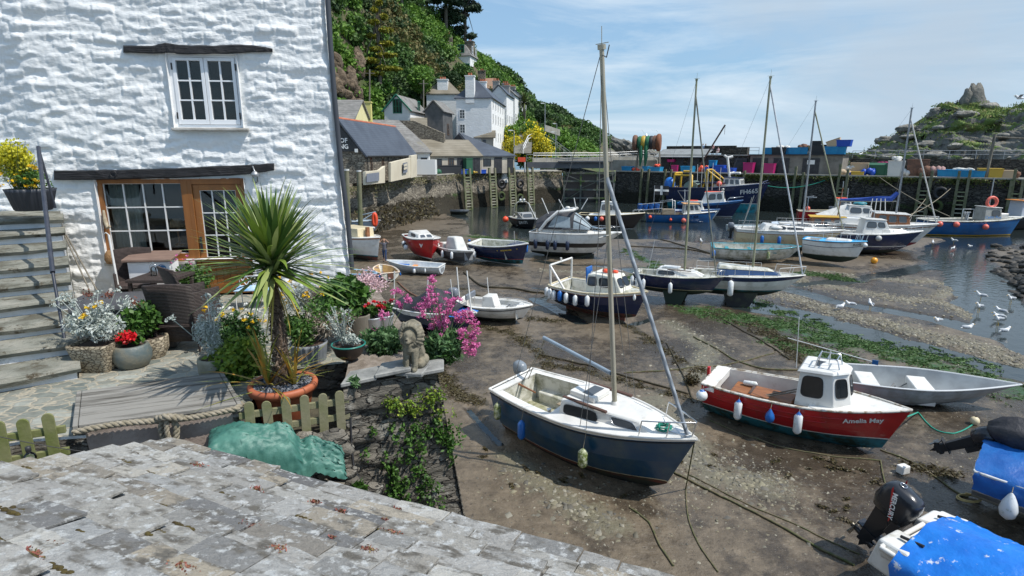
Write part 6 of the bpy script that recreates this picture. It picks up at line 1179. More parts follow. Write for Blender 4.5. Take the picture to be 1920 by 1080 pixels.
# ---- 4 covered boat with black outboard, lower right
def tarpcover(b,name,m_,lab,u0,u1,hgt,drop=.25,rid=.5,nx_=44,ny_=26,sag=.05,over=.06,edge=.03,seed=3,top=True):
 rows=[]
 for i in Rg(nx_+1):
  u=u0+(u1-u0)*i/nx_;r_=[]
  for j in Rg(ny_+1):
   f=-1+2*j/ny_;a=abs(f);hb=s_hb=b.hb(min(u,.995))+over;zz_=b.zs(min(u,1))
   if a<.8:y=f/.8*hb;z=zz_+hgt*(1-(a/.8)**1.4)*(.55+.45*MS(math.pi*min(1,(i/nx_)*.9+.15)))
   else:q=(a-.8)/.2;y=math.copysign(hb+.02-.02*q,f);z=zz_-drop*q
   z+=edge*(fbm(NA([u*9.]),NA([f*5]),4,seed)[0]-.5)*2.5+.09*abs(fbm(NA([u*7.+f*2]),NA([f*1.5-u*3]),2,seed+5)[0]-.5)-.02;x=b.pt(min(u,1),1).x;r_.append(Vc((x+RG(0,.012),y+RG(0,.01)+.03*(fbm(NA([u*14.]),NA([f*3]),2,seed+2)[0]-.5)*(a>.7),z+RG(0,.009))))
  rows.append(r_)
 mb=MB();mb.grid(rows);mb.v=[tuple(b.M@Vc(v))for v in mb.v]
 if top:t_=mb.bd(name,m_);return tag(t_,lab,'boat cover')
streak=mat('streaked_blue_tarpaulin',(.006,.14,.56),.35,(.01,.20,.68),sc=1.6,bump=.45,bsc=4,bdist=.05,spec=.6,dirt=((.62,.66,.72),5.5,.60,.66))
b=Boat('motor_boat','white motor boat under streaked blue tarpaulin with big black outboard, lower right corner','motor boat',0,0,-61,5.2,2.3,1.0,pos=Vc((8.75,7.4,0)),stern=.9,lift=.05,kr=.4)
b.hull([GEL,GEL],[('z',.45,1)]);b.rail(GEL,.05);b.well(GEL,.45,.02,.9,.25);tarpcover(b,'boat_cover',streak,'bright blue tarpaulin with bird streaks in the lower right corner',.06,.97,.52,.5,over=.16)
for c in(-1,1):b.part('stern_quarter',GEL,lambda m:m.hexa([(-2.85,c*.62-.36,.55),(-2.2,c*.72-.36,.55),(-2.2,c*.72+.36,.55),(-2.85,c*.62+.36,.55),(-2.72,c*.62-.30,1.12),(-2.15,c*.74-.3,1.17),(-2.15,c*.74+.34,1.17),(-2.72,c*.62+.32,1.12)]),bevel=.06,seg=3);b.part('cleat',RUBBER,lambda m:m.tube([(-2.5,c*.62,1.19),(-2.1,c*.68,1.26)],.03,6))
b.part('transom_plug',RUBBER,lambda m:m.lathe([(.13,0),(.10,.05),(.04,.10)],12,(-2.80,.60,.90),M=Matrix.Rotation(R(-90),3,'Y')))
# large detailed outboard
OM=b.M@Matrix.Translation((-2.95,.15,.98))@Matrix.Rotation(R(24),4,'Y');ot=thg('outboard_motor','large glossy black outboard motor with red stripe on the boat lower right','outboard motor',M=OM)
def cowlring(z,x0,x1,hw,r=5):return[Vc((x0+(x1-x0)*(.5-.5*math.copysign(abs(MC(a))**.6,MC(a))),hw*math.copysign(abs(MS(a))**.55,MS(a)),z+.10*((x0+(x1-x0)*(.5-.5*MC(a))))*0))for a in LS(0,2*math.pi,25)[:-1]]
CR_=[(-.02,-.42,.10,.13),(.03,-.50,.16,.19),(.22,-.56,.19,.225),(.45,-.55,.19,.225),(.60,-.50,.15,.20),(.68,-.38,.05,.13)]
mb=MB();mb.grid([cowlring(z,a,c_,h)for z,a,c_,h in CR_],closed=True);k=len(mb.v);mb.f.append(list(Rg(k-24,k)));mb.m.append(0);mb.sm.append(True);cw_=mb.bd('cowl',ENGB,ot)
mb=MB();
for c in(-1,1):mb.grid([[Vc((-.06-.30*f_,c*(.232+k_),.0+.62*f_+dz_))for k_,dz_ in((0,0),(.004,.02),(.004,.06),(0,.08))]for f_ in LS(.0,1,8)])
mb.bd('red_stripe',RED,cw_)
for c in(-1,1):textmesh('lettering','MERCURY',.125,frameM((-.17,c*.238,.34),(.35,0,-.94),(-c*.94,0,-c*.35)),lt,cw_,.001,.003)
mb=MB();mb.tube([Vc((-.30,0,.705))+Vc((.06*MC(a),.06*MS(a),0))for a in LS(0,6.28,20)],.008,5);mb.bd('emblem',SSTEEL,cw_)
mb=MB();mb.hexa([(-.30,-.08,-.95),(-.10,-.05,-.95),(-.10,.05,-.95),(-.30,.08,-.95),(-.40,-.12,.0),(.05,-.12,.0),(.05,.12,.0),(-.40,.12,.0)]);mb.tube([(-.42,0,-.85),(-.0,0,-.88)],[.05,.08],8);mb.box((-.2,0,-.62),(.50,.24,.03));mb.prism([(-.28,-.015,-.88),(-.08,-.015,-.9),(-.2,-.015,-1.12)],(0,.03,0));mb.bd('leg',ENGB,ot)
mb=MB()
for i in Rg(3):a=i*2.09;d=Vc((0,MC(a),MS(a)));e=Vc((0.3,-MS(a),MC(a)));cc=Vc((-.46,0,-.85));mb.prism([cc+e*-.04,cc+d*.17+e*-.09,cc+d*.19+e*.06,cc+e*.04],(.02,0,0))
mb.lathe([(.05,0),(.04,.1)],10,(-.52,0,-.85),M=Matrix.Rotation(R(90),3,'Y'));mb.bd('propeller',mat('dull_bronze',(.10,.09,.07),.35,metal=.6),ot);mb=MB();mb.box((.05,0,-.12),(.16,.34,.36));mb.tube([(-.1,-.1,-.1),(.1,-.12,-.35)],.03,6);mb.tube([(-.1,.1,-.1),(.1,.12,-.35)],.03,6);mb.bd('bracket',ENGB,ot,bevel=.01)
# ---- 5 second covered boat
b=Boat('motor_boat','grey white boat under dark blue tarpaulin at the right edge, second from the corner','motor boat',0,0,-44,5.4,2.2,1.15,pos=Vc((12.75,10.45,0)),stern=.88,lift=.05,heel=3)
b.hull([GELD,GREYH,GEL],[('z',.45,1),('z',.62,2)]);b.rail(GEL,.035);b.well(GEL,.45,.02,.9,.2);tarpcover(b,'boat_cover',mat('dark_blue_cover',(.008,.09,.34),.45,(.012,.13,.42),sc=2.5,bump=.4,bsc=5,bdist=.05),'dark blue tarpaulin draped over the boat at the right edge',.0,.97,.45,.42,seed=8)
b.outboard(-2.8,.3,1.2,1.1,ENGB,tilt=55);b.fdr(.14,-1,FEND,'large white teardrop fender on the blue covered boat at the right edge','tear',.17,.62,.12,off=.14)
mb=MB();cb=b.world((-2.2,.3,1.75));mb.grid([[cb+(b.M.to_3x3()@Vc((x*.9,r*MC(a),r*MS(a)+.05*MS(5*a))))for a in LS(0,2*math.pi,17)[:-1]]for x,r in((-.55,.10),(-.3,.30),(0,.38),(.4,.36),(.8,.28),(1.0,.08))],closed=True);o=mb.bd('engine_cover',mat('black_canvas',(.018,.018,.022),.6,(.035,.035,.04),sc=3,bump=.6,bsc=7,bdist=.05));tag(o,'black canvas cover wrapped over an outboard at the right edge','engine cover')
# ---- 6 white centre console skiff
b=Boat('motor_boat','small white centre console skiff with grey outboard, alone on bare mud','motor boat',0,0,-22,3.9,1.75,.78,pos=Vc((-.85,27.3,0)),stern=.9,lift=.06,sheer=.25,fine=3.0,heel=2)
b.hull([AFB,GEL],[('z',.30,1)]);b.rail(GEL,.05);b.rail(RUBBER,.02,.86,'rubber_band');b.well(GEL,.30,.02,.86,.2,GEL,bulk=True);b.deck(GEL,.85)
b.part('console',GEL,lambda m:m.hexa([(-.55,-.40,.30),(.35,-.36,.30),(.35,.36,.30),(-.55,.40,.30),(-.45,-.34,1.25),(.05,-.30,1.28),(.05,.30,1.28),(-.45,.34,1.25)]),bevel=.04,seg=2);b.part('console_seat',GEL,lambda m:m.box((.45,0,.52),(.42,.7,.42)),bevel=.03,seg=2)
b.part('grab_rail',RUBBER,lambda m:m.box((.68,0,.77),(.03,.72,.03)));b.part('seat_back',ENG,lambda m:m.box((-1.25,0,1.15),(.12,1.0,.30)),bevel=.04);b.tubes('seat_frame',SSTEEL,[[(-1.3,c*.45,.35),(-1.25,c*.45,1.0)]for c in(-1,1)],.02)
b.guard(.5,.93,4,.12);b.part('fuel_can',ORG,lambda m:m.box((-1.5,-.45,.5),(.3,.2,.35)),bevel=.03);b.outboard(-2.0,0,.95,1.15,ENG,tilt=0);b.tubes('marker_pole',wpa,[[(-1.75,-.8,.6),(-1.85,-.85,2.1)],[(-.6,.75,.8),(-.7,.8,1.9)]],.022)
b.fdr(.70,1,FENDN,'black cylinder fender slung off the far side of the white console skiff','cyl',.08,.45,.02,off=.3);b.part('keel',AFB,lambda m:m.box((-.2,0,.02),(2.6,.08,.16)))
# ---- 7 navy cuddy boat with stern gantry
b=Boat('fishing_boat','navy cabin boat with cream wheelhouse, white stern gantry and many fenders','fishing boat',0,0,-44,5.3,2.1,1.30,pos=Vc((4.45,28.3,0)),stern=.85,heel=5,lift=.1,sheer=.28,kr=.25)
b.hull([AFR,AFR,NAVY,GEL],[('z',.3,1),('z',.42,2),('t',.90,3)]);b.rail(CREAM,.045);b.rail(TEAK,.02,.90,'moulding');b.deck(GELD,.48,camber=.05);b.well(GELD,.6,.02,.5,.12,GEL)
o,P=b.hse(.42,.80,.74,.52,.92,.78,mat('cream_white_gelcoat',(.72,.70,.60),.4),rf=.45,rb=.12,tum=.12,bev=.07);S4=b.sides(P)
b.win(o,S4['r'],.06,.33,.38,.86,ggl);b.win(o,S4['r'],.42,.76,.34,.84);b.win(o,S4['l'],.24,.58,.34,.84);b.win(o,S4['l'],.67,.94,.38,.86,ggl);b.win(o,S4['f'],.06,.47,.32,.84);b.win(o,S4['f'],.53,.94,.32,.84)
zc=P[4].z;b.tubes('roof_rail',GEL,[[(x0_,c*.5,zc+.02),(x0_+.05,c*.5,zc+.12),(x0_+1.2,c*.42,zc+.08)]for c in(-1,1)for x0_ in(-.2,)],.02);b.part('lifejacket',OR_B,lambda m:(m.ball((.35,0,zc+.10),.16,8,0,(1.3,1,.6)),m.ball((.75,.2,zc+.06),.13,8,0,(1.3,1,.6))));b.part('paddle_board',FENDB,lambda m:m.box((-.52,-.2,zc-.18),(.08,.5,.85)),bevel=.03)
b.tubes('gantry',GEL,[[(-2.5,c*.85,1.35),(-2.45,c*.88,2.45)]for c in(-1,1)]+[[(-1.5,c*.98,1.35),(-2.4,c*.9,2.4)]for c in(-1,)]+[[(-2.45,-.88,2.45),(-2.45,.88,2.45)],[(-2.45,0,2.45),(-2.45,0,2.65)]],.055,8);b.guard(.6,.95,5,.35,wpa);b.part('keel',AFR,lambda m:m.box((-.4,0,.0),(3.6,.1,.3)));b.part('inner_lining',GEL,lambda m:m.box((-1.5,.80,1.05),(1.8,.03,.5)))
for i,(u,m_,l_)in enumerate(((.01,FEND,'first'),(.06,FEND,'second'),(.12,FEND,'third'),(.21,FENDB,'blue'),(.30,FEND,'fifth'),(.42,FEND,'sixth'),(.56,FEND,'seventh'))):b.fdr(u,-1,m_,('bright blue fender among the white ones on the navy gantry boat' if m_ is FENDB else '%s fender from the stern of the navy gantry boat, white'%l_),'cyl',.12,.55 if u>.05 else .5,.06+.03*(i%3),grp='fenders along the navy gantry boat')
b.fdr(.93,-1,FEND,'small white fender lashed near the bow of the navy gantry boat','cyl',.07,.3,.05)
# ---- 8 navy twin keeler and 9 white twin keeler
b=Boat('sailing_boat','navy hulled twin keel yacht with four white fenders standing on its keels','sailing boat',0,0,-27,5.7,2.15,1.25,pos=Vc((9.0,31.0,0)),stern=.72,lift=.50,scale=.82,sheer=.15,kr=.35,heel=1)
b.hull([AFG,CREAM,NAVY],[('z',.42,1),('z',.46,2)]);b.rail(GELD,.035);b.deck(GELD,.40,camber=.05);b.well(GELD,.65,.02,.40,.2,GELD)
o,P=b.hse(.26,.80,.74,.42,.48,.30,GEL,rf=.6,rb=.05,tum=.13,bev=.07);S4=b.sides(P);b.win(o,S4['r'],.05,.42,.26,.8);b.win(o,S4['l'],.58,.95,.26,.8)
zc=P[4].z;b.part('coachroof_hatch',GEL,lambda m:m.box((-.5,0,zc+.03),(1.1,.7,.14)),bevel=.04,seg=2);b.part('grab_rail',mat('weathered_teak',(.14,.09,.06),.8),lambda m:(m.box((.1,.48,zc-.03),(1.5,.05,.05)),m.box((.1,-.48,zc-.03),(1.5,.05,.05))))
for c in(-1,1):b.part('keel',AFG,lambda m:m.hexa([(-.6,c*.62-.05,-.62),(.35,c*.62-.05,-.62),(.35,c*.62+.05,-.62),(-.6,c*.62+.05,-.62),(-.9,c*.45-.07,.3),(.7,c*.45-.07,.3),(.7,c*.45+.07,.3),(-.9,c*.45+.07,.3)]))
b.part('rudder',AFG,lambda m:m.hexa([(-2.7,-.03,-.35),(-2.35,-.03,-.35),(-2.35,.03,-.35),(-2.7,.03,-.35),(-2.9,-.03,.9),(-2.5,-.03,.9),(-2.5,.03,.9),(-2.9,.03,.9)]))
algmast=mat('algae_stained_mast',(.36,.35,.25),.5,(.20,.21,.11),sc=2,st=(1,1,.3));b.mast(.35,zc-.05,11.7,.07,algmast,stay=(2.35,0,b.zs(.97)),furl=mat('dark_furled_stay',(.10,.11,.10),.6,(.25,.25,.2),sc=2),furlr=.045,topk=.93,sh=True);b.guard(.1,.45,3,.45);b.pulpit(.88,.4);b.tubes('pushpit_rod',wpa,[[(-1.9,-.8,1.3),(-1.5,-.8,3.6)],[(-1.6,-.85,1.3),(-1.2,-.8,2.4)]],.015)
for i,(u,l_)in enumerate(((.0,'dirty fender hanging off the stern of the navy twin keel yacht'),(.07,'second fender from the stern of the navy twin keel yacht'),(.16,'white fender on the quarter of the navy twin keel yacht'),(.50,'white fender under the side window of the navy twin keel yacht'))):b.fdr(u,-1,FEND,l_,'cyl',.11,.6,.12+.04*i)
b=Boat('sailing_boat','white twin keel yacht with navy stripe and blue wraparound screen','sailing boat',0,0,-17,6.3,2.3,1.25,pos=Vc((12.6,31.0,0)),stern=.72,lift=.58,scale=.93,sheer=.13,kr=.42,rake=.16)
b.hull([AFG,AFT,GEL,NAVY],[('z',.40,1),('z',.50,2),('t',.80,3)]);b.rail(GEL,.035);b.deck(GELD,.40,camber=.05);b.well(GELD,.65,.02,.40,.2,GELD)
o,P=b.hse(.24,.82,.80,.40,.40,.24,paint('blue_screen',(.03,.07,.17),.15),rf=.55,rb=.05,tum=.13,bev=.05);zc=P[4].z;b.part('coachroof_top',GELD,lambda m:m.hexa([(P[4].x,P[4].y*1.05,zc),(P[5].x+.05,P[5].y*1.1,P[5].z),(P[6].x+.05,P[6].y*1.1,P[6].z),(P[7].x,P[7].y*1.05,zc),(P[4].x+.1,P[4].y*.9,zc+.18),(P[5].x-.3,P[5].y*.8,P[5].z+.16),(P[6].x-.3,P[6].y*.8,P[6].z+.16),(P[7].x+.1,P[7].y*.9,zc+.18)]),bevel=.06,seg=3)
for c in(-1,1):b.part('keel',AFB,lambda m:m.hexa([(-.9,c*.7-.05,-.62),(.2,c*.7-.05,-.62),(.2,c*.7+.05,-.62),(-.9,c*.7+.05,-.62),(-1.2,c*.5-.07,.3),(.7,c*.5-.07,.3),(.7,c*.5+.07,.3),(-1.2,c*.5+.07,.3)]))
b.mast(.35,zc+.1,10.3,.065,algmast,stay=(3.0,0,b.zs(.98)),furl=mat('pale_furled_stay',(.60,.62,.64),.5,(.42,.45,.48),sc=3),furlr=.045,topk=.97);b.pulpit(.80,.5,wpa);b.guard(.08,.7,6,.5,wpa)
b.fdr(.42,-1,FEND,'large white fender amidships on the white twin keel yacht','cyl',.15,.85,.15);b.fdr(.02,-1,FEND,'grey white fender squeezed between the two twin keel yachts','cyl',.13,.8,.3)
# ---- 10 old white launch with turquoise gunwale
b=Boat('launch','shabby white open launch with turquoise gunwale beached below the white yacht','boat',0,0,-13,6.3,1.9,1.05,pos=Vc((18.2,43.4,0)),stern=.75,lift=.1,heel=6,full=.45,sheer=.2)
b.hull([AFR,GELD],[('z',.16,1)],planks=5);b.rail(TURQ,.045);b.well(GELD,.3,.02,.97,.1,TURQ,GELD,bulk=False);[b.part('thwart',TURQ,lambda m:m.box((x,0,.85),(.25,1.5,.04)))for x in(-2,-.4,1.2)]
b.fdr(.02,-1,FENDB,'blue fender at the stern of the shabby white launch','cyl',.12,.5,.12);b.fdr(.66,-1,FENDG,'grubby white fender on the shabby white launch','cyl',.11,.6,.12)
# ---- 11 white yacht
b=Boat('sailing_boat','large cream white sloop with brown stripe and three blue fenders','sailing boat',0,0,-14,8.0,2.7,1.7,pos=Vc((21.9,46.2,0)),stern=.68,lift=.35,sheer=.08,kr=.45,rake=.16)
b.hull([AFG,CREAM,CREAM,TEAK,GEL],[('z',.62,1),('z',.66,2),('t',.84,3),('t',.87,4)]);
for p_ in b.hl.data.materials:pass
b.rail(GEL,.045);b.deck(GEL,.30,camber=.06);b.well(GEL,1.0,.02,.30,.25,GEL);o,P=b.hse(.22,.80,.92,.45,.52,.22,GEL,rf=.9,rb=.35,tum=.16,bev=.1);S4=b.sides(P);b.win(o,S4['r'],.12,.42,.3,.82);b.win(o,S4['r'],.45,.74,.32,.70);b.win(o,S4['l'],.55,.88,.3,.8)
zc=P[4].z;b.part('coachroof_hatch',GEL,lambda m:m.box((-.2,0,zc+.05),(1.3,.8,.14)),bevel=.05);b.mast(.9,zc-.05,9.2,.075,mat('grey_mast',(.36,.38,.40),.45,(.26,.27,.28),sc=2,metal=.3),stay=(3.85,0,b.zs(.98)),furl=algmast,furlr=.05,topk=.93);b.guard(.05,.9,8,.5);b.pulpit(.88,.5);b.outboard(-4.15,.3,1.7,1.1,ENG);b.tubes('stern_pole',alu,[[(-3.6,-.6,1.8),(-2.9,-.5,4.4)],[(-3.4,.6,1.8),(-2.9,.5,4.2)]],.025)
b.part('liferaft',GEL,lambda m:m.ball((-1.2,-1.25,2.0),.22,10,0,(2.2,1,.8)),)
for i,u in enumerate((.27,.44,.67)):b.fdr(u,-1,FENDB,'%s blue fender on the large cream white sloop'%('left','middle','right')[i],'cyl',.13,.65,.35)
b.part('keel',AFG,lambda m:m.box((-.4,0,-.1),(2.8,.2,.8)))
# grey folded dinghy / sheet behind the white yacht, blue sheet boat
b=Boat('sailing_boat','white yacht partly hidden behind the large sloop, deck strewn with blue and white sheets','sailing boat',0,0,-14,6.6,2.3,1.5,pos=Vc((25.9,50.5,0)),stern=.75,lift=.3,sheer=.08)
b.hull([AFG,GEL],[('z',.55,1)]);b.rail(GEL,.04);b.deck(GEL,.05,camber=.05);o,P=b.hse(.2,.78,.8,.42,.40,.25,GEL,rf=.5,rb=.2,tum=.12,bev=.08);S4=b.sides(P);b.win(o,S4['r'],.1,.5,.3,.8,ggl);b.win(o,S4['r'],.55,.85,.3,.8,ggl);b.guard(.1,.9,7,.55,wpa);b.pulpit(.85,.5,wpa)
tarpcover(b,'boat_cover',mat('pale_blue_sheet',(.42,.50,.62),.6,(.60,.66,.72),sc=3,bump=.5,bsc=4,bdist=.06),'pale blue crumpled sheet across the yacht behind the large sloop',.0,.3,.35,.2,seed=4)
b=Boat('dinghy','pale grey upturned plastic tender between the large sloop and the red fishing boat','dinghy',0,0,-10,4.6,1.6,.6,pos=Vc((22.6,55,0)),stern=.8,lift=.75);b.hull([mat('pale_grey_plastic',(.42,.48,.50),.6)],[]);b.well(MT['pale_grey_plastic'],.25,.02,.97,.08,bulk=False)
# ---- 12 small white boat with sky blue deck
b=Boat('sailing_boat','small white boat with sky blue deck edge between the sloop and the navy cabin boat','boat',0,0,-38,4.0,1.8,1.5,pos=Vc((23.3,42.0,0)),stern=.8,lift=.3,sheer=.12,kr=.3)
b.hull([AFG,GELD,GEL,NAVY,GEL],[('z',.5,1),('z',.56,2),('t',.72,3),('t',.745,4)]);b.rail(TEAK,.03,.97);b.rail(SKYB,.04);b.deck(SKYB,.3,camber=.05);b.well(GEL,.8,.02,.3,.2);o,P=b.hse(.35,.80,.62,.40,.22,.15,GEL,rf=.3,rb=.1,tum=.1,bev=.05);b.guard(.3,.9,5,.5,wpa);b.pulpit(.85,.5,wpa);b.text('FLOSS',.2,.90,.84,BLACKH,-1,.03,bold=.005)
b.fdr(.985,-1,FEND,'small round white buoy at the bow of the sky blue decked boat','ball',.16,.3,.1)
# ---- 13 brown cabin boat with yellow roof, behind
b=Boat('fishing_boat','old wooden cabin boat with bright yellow roof behind the sky blue decked boat','fishing boat',0,0,-20,5.6,2.1,1.45,pos=Vc((27.9,50.3,0)),lift=.2,stern=.8);b.hull([AFB,GELD],[('z',.5,1)]);b.rail(TEAK,.04);b.deck(DECKW,.3);o,P=b.hse(.12,.60,.8,.7,1.0,.95,TEAK,rf=.15,rb=.05,tum=.05,bev=.03,roofm=YEL,rover=.14);S4=b.sides(P)
for k in Rg(3):b.win(o,S4['r'],.08+.3*k,.30+.3*k,.4,.86,ggl,TEAK)
b.fdr(.55,1,OR_B,'orange round buoy beside the yellow roofed cabin boat','ball',.22,.4,-.9,off=.1)
# ---- 14 navy cabin cruiser
b=Boat('cabin_cruiser','navy clinker cabin cruiser with white wheelhouse and single grey round fender','cabin cruiser',0,0,-13,6.3,2.4,1.60,pos=Vc((29.4,46.9,0)),stern=.85,lift=.1,sheer=.2,rake=.17,kr=.4,full=.42)
b.hull([AFB,NAVY,GEL,NAVY],[('z',.42,1),('z',.66,2),('z',.73,3)],planks=7);b.rail(GEL,.06);b.deck(GEL,.32,camber=.06);b.well(GEL,.8,.02,.32,.15)
o,P=b.hse(.27,.62,.82,.70,1.18,1.05,GEL,rf=.50,rb=.25,tum=.13,bev=.06,roofm=GEL,rover=.08);S4=b.sides(P);b.win(o,S4['r'],.10,.50,.45,.86,ggl);b.win(o,S4['r'],.58,.86,.48,.84,ggl);b.win(o,S4['f'],.06,.46,.42,.88,ggl);b.win(o,S4['f'],.54,.94,.42,.88,ggl);b.win(o,S4['l'],.45,.9,.45,.86,ggl)
o,P=b.hse(.56,.86,.75,.40,.38,.22,GEL,rf=.5,rb=0,tum=.15,bev=.08,name='foredeck_cabin');b.pulpit(.82,.4);b.guard(.3,.8,5,.35);b.fdr(.50,-1,paint('grey_buoy',(.48,.48,.45),.5),'grey round fender on the navy cabin cruiser','ball',.22,.44,.05)
# ---- 15 white motor sailer with varnished wheelhouse and maroon bottom
b=Boat('motor_sailer','white motor sailer with varnished wood wheelhouse, maroon bottom and blue sail cover','motor sailer',0,0,-20,8.2,2.7,2.1,pos=Vc((31.0,49.3,0)),stern=.75,lift=.05,sheer=.10,rake=.17,kr=.3,heel=1)
b.hull([MAROON,GEL,TEAK,GEL],[('z',.72,1),('t',.86,2),('t',.90,3)]);b.rail(GEL,.05);b.deck(GEL,.05,camber=.06);o,P=b.hse(.42,.74,.95,.75,1.0,.85,TEAK,rf=.2,rb=.1,tum=.08,bev=.03,roofm=GEL,rover=.12);S4=b.sides(P)
for k in Rg(3):b.win(o,S4['r'],.08+.3*k,.32+.3*k,.25,.88,ggl,TEAK)
for k in Rg(2):b.win(o,S4['f'],.06+.48*k,.46+.48*k,.25,.88,ggl,TEAK)
o,P=b.hse(.10,.44,.9,.9,.55,.5,GEL,rf=.05,rb=.2,tum=.1,bev=.05,name='aft_cabin');zc=b.zs(.5)+1.0
b.mast(1.0,b.zs(.4)+.6,8.6,.08,MT['grey_mast'],stay=(3.95,0,b.zs(.98)),furl=WCAN,furlr=.05,topk=.92,spr=.5);b.pulpit(.82,.6,wpa);b.tubes('stern_pole',wpa,[[(-1.2+i*.45,-.9,2.1),(-.95+i*.3,-.5,4.3)]for i in Rg(4)],.03)
mb=MB();a=b.world((.9,0,b.zs(.4)+2.1));c=b.world((-3.2,.2,b.zs(.4)+1.9));mb.tube([a+Vc((0,0,.5)),a.lerp(c,.1),a.lerp(c,.3)+Vc((0,0,.05)),a.lerp(c,.6),c],[.16,.24,.2,.15,.08],9);tag(mb.bd('sail_cover',mat('blue_sail_cover',(.01,.05,.28),.7,(.02,.08,.36),sc=3,bump=.5,bsc=5,bdist=.05)),'royal blue sail cover along the boom of the motor sailer','sail cover')
b.tubes('boom',alu,[[(.9,0,b.zs(.4)+1.9),(-3.3,.2,b.zs(.4)+1.75)]],.05)
# ---- 16 white cabin cruiser with canvas
b=Boat('cabin_cruiser','white cabin cruiser with draped pale canvas over its stern, behind the navy cruiser','cabin cruiser',0,0,-10,6.6,2.4,1.7,pos=Vc((34.2,57.5,0)),stern=.85,lift=.15,sheer=.08,rake=.15)
b.hull([AFG,GEL,BROWN,GEL],[('z',.5,1),('t',.8,2),('t',.83,3)]);b.rail(GEL,.05);b.deck(GEL,.05);o,P=b.hse(.26,.66,.85,.7,1.2,1.05,GEL,rf=.5,rb=.1,tum=.14,bev=.07,roofm=GEL,rover=.04);S4=b.sides(P);b.win(o,S4['r'],.08,.52,.4,.86,ggl);b.win(o,S4['r'],.60,.88,.42,.84,ggl);b.win(o,S4['f'],.05,.46,.4,.88,ggl);b.win(o,S4['f'],.54,.95,.4,.88,ggl)
b.part('inflatable_tender',TURQ,lambda m:m.ball((-.3,0,P[4].z+.14),.3,10,0,(2.2,1.6,.6)));rows=[]
for i in Rg(22):
 x=-4.2+2.7*i/21;f_=i/21;rows.append([Vc((x,y_*1.15,1.7+(.25+1.05*f_)*(1-abs(y_)**1.8)+.08*(fbm(NA([x*2.]),NA([y_*2]),3,3)[0]-.5)-.3*(abs(y_)>.95)))for y_ in LS(-1,1,15)])
mb=MB();mb.grid(rows);mb.v=[tuple(b.M@Vc(v))for v in mb.v];tag(mb.bd('boat_canvas',WCAN),'pale crumpled canvas draped over the stern of the white cabin cruiser','boat cover');b.tubes('boat_hook',TEAK,[[(-2.6,-1.1,1.2),(-2.4,-1.1,4.6)]],.05)
# ---- 17 red fishing boat at the pier
b=Boat('fishing_boat','small red fishing boat with white wheelhouse moored under the dark pier','fishing boat',0,0,-18,7.4,2.5,1.7,pos=Vc((39.0,72,0)),stern=.8,sheer=.25,kr=.1,z=-.3)
b.hull([AFR,GEL,RED],[('z',.45,1),('z',.5,2)]);b.rail(CREAM,.05);b.well(GELD,.9,.02,.6,.15,GELD);b.deck(GELD,.58);o,P=b.hse(.56,.80,.8,.65,1.5,1.35,GEL,rf=.35,rb=.05,tum=.1,bev=.05,roofm=GEL,rover=.04);S4=b.sides(P);b.win(o,S4['r'],.14,.56,.45,.86,ggl);b.win(o,S4['r'],.66,.88,.45,.84,ggl);b.win(o,S4['f'],.1,.45,.45,.85,ggl);b.win(o,S4['f'],.55,.9,.45,.85,ggl)
b.part('roof_raft',OR_B,lambda m:m.box((.9,0,P[4].z+.12),(1.2,.8,.14)),bevel=.04);b.tubes('gallows',steel,[[(-2.8,-1,1.7),(-2.8,-1,3.4),(-1.9,-1,3.5)],[(-2.8,1,1.7),(-2.8,1,3.4),(-1.9,1,3.5)],[(-2.8,-1.1,3.4),(-2.8,1.1,3.4)]],.06);b.tubes('whip_aerial',steel,[[(1,.2,3.3),(1,.2,5.4)]],.06);b.tubes('whip_aerial',steel,[[(1.5,-.3,3.3),(1.5,-.3,4.6)]],.06);b.part('pot_hauler',ENG,lambda m:m.lathe([(.3,0),(.25,.12),(.3,.25)],10,(-.2,-.9,2.2)));b.text('FY 33',.32,.86,.78,GEL,-1,.03)
b.fdr(.15,-1,PINK_B,'pink round buoy piled in the stern of the small red fishing boat','ball',.28,.5,-.6,off=-.4)
# ---- 18 blue fishing boat on the right, 19 orange roofed boat
b=Boat('fishing_boat','long blue fishing boat with grey wheelhouse and orange lifebuoy on its roof','fishing boat',0,0,-4,9.8,3.0,2.15,pos=Vc((46.1,58.9,0)),scale=.96,stern=.72,sheer=.17,kr=.15,z=-.3,rake=.1)
b.hull([AFB,YEL,BLUE],[('z',.72,1),('z',.82,2)],planks=6);b.rail(RUBBER,.04,.97);b.rail(GELD,.08);b.well(mat('grey_bulwark',(.40,.40,.37),.7,(.30,.30,.27),sc=3),1.3,.02,.62,.2,MT['grey_bulwark']);b.deck(GELD,.60)
o,P=b.hse(.57,.76,.85,.75,1.75,1.65,MT['grey_bulwark'],rf=.25,rb=.02,tum=.06,bev=.04,zb=1.9,roofm=GEL,rover=.10);S4=b.sides(P);b.win(o,S4['r'],.40,.90,.50,.84,ggl);b.win(o,S4['f'],.1,.45,.5,.85,ggl);b.win(o,S4['f'],.55,.9,.5,.85,ggl);textmesh('lettering','Celtic Fox',.38,frameM(((P[0]+P[1])/2+Vc((-.1,-.02,.72))),(1,0,0),(0,.05,1)),paint('letter_blue',(.05,.25,.6)),o,.001,.004,.2)
b.part('winch',steel,lambda m:[m.tube([(-.7+RU(-.3,.3),RU(-.5,.3),2.3),(-.6+RU(-.4,.4),RU(-.5,.3),3.1)],.06,6)for _ in Rg(9)]);b.tubes('roof_mast',steel,[[(1.5,0,3.7),(1.5,0,6.6)]],.06);b.tubes('handrail',wpa,[[(-.4,.9,2.3),(-.4,.9,3.3),(.7,.9,3.3),(.7,.9,2.3)]],.05);b.part('foredeck_box',GEL,lambda m:m.box((2.9,0,2.7),(.8,.9,.55)),bevel=.04);b18=b
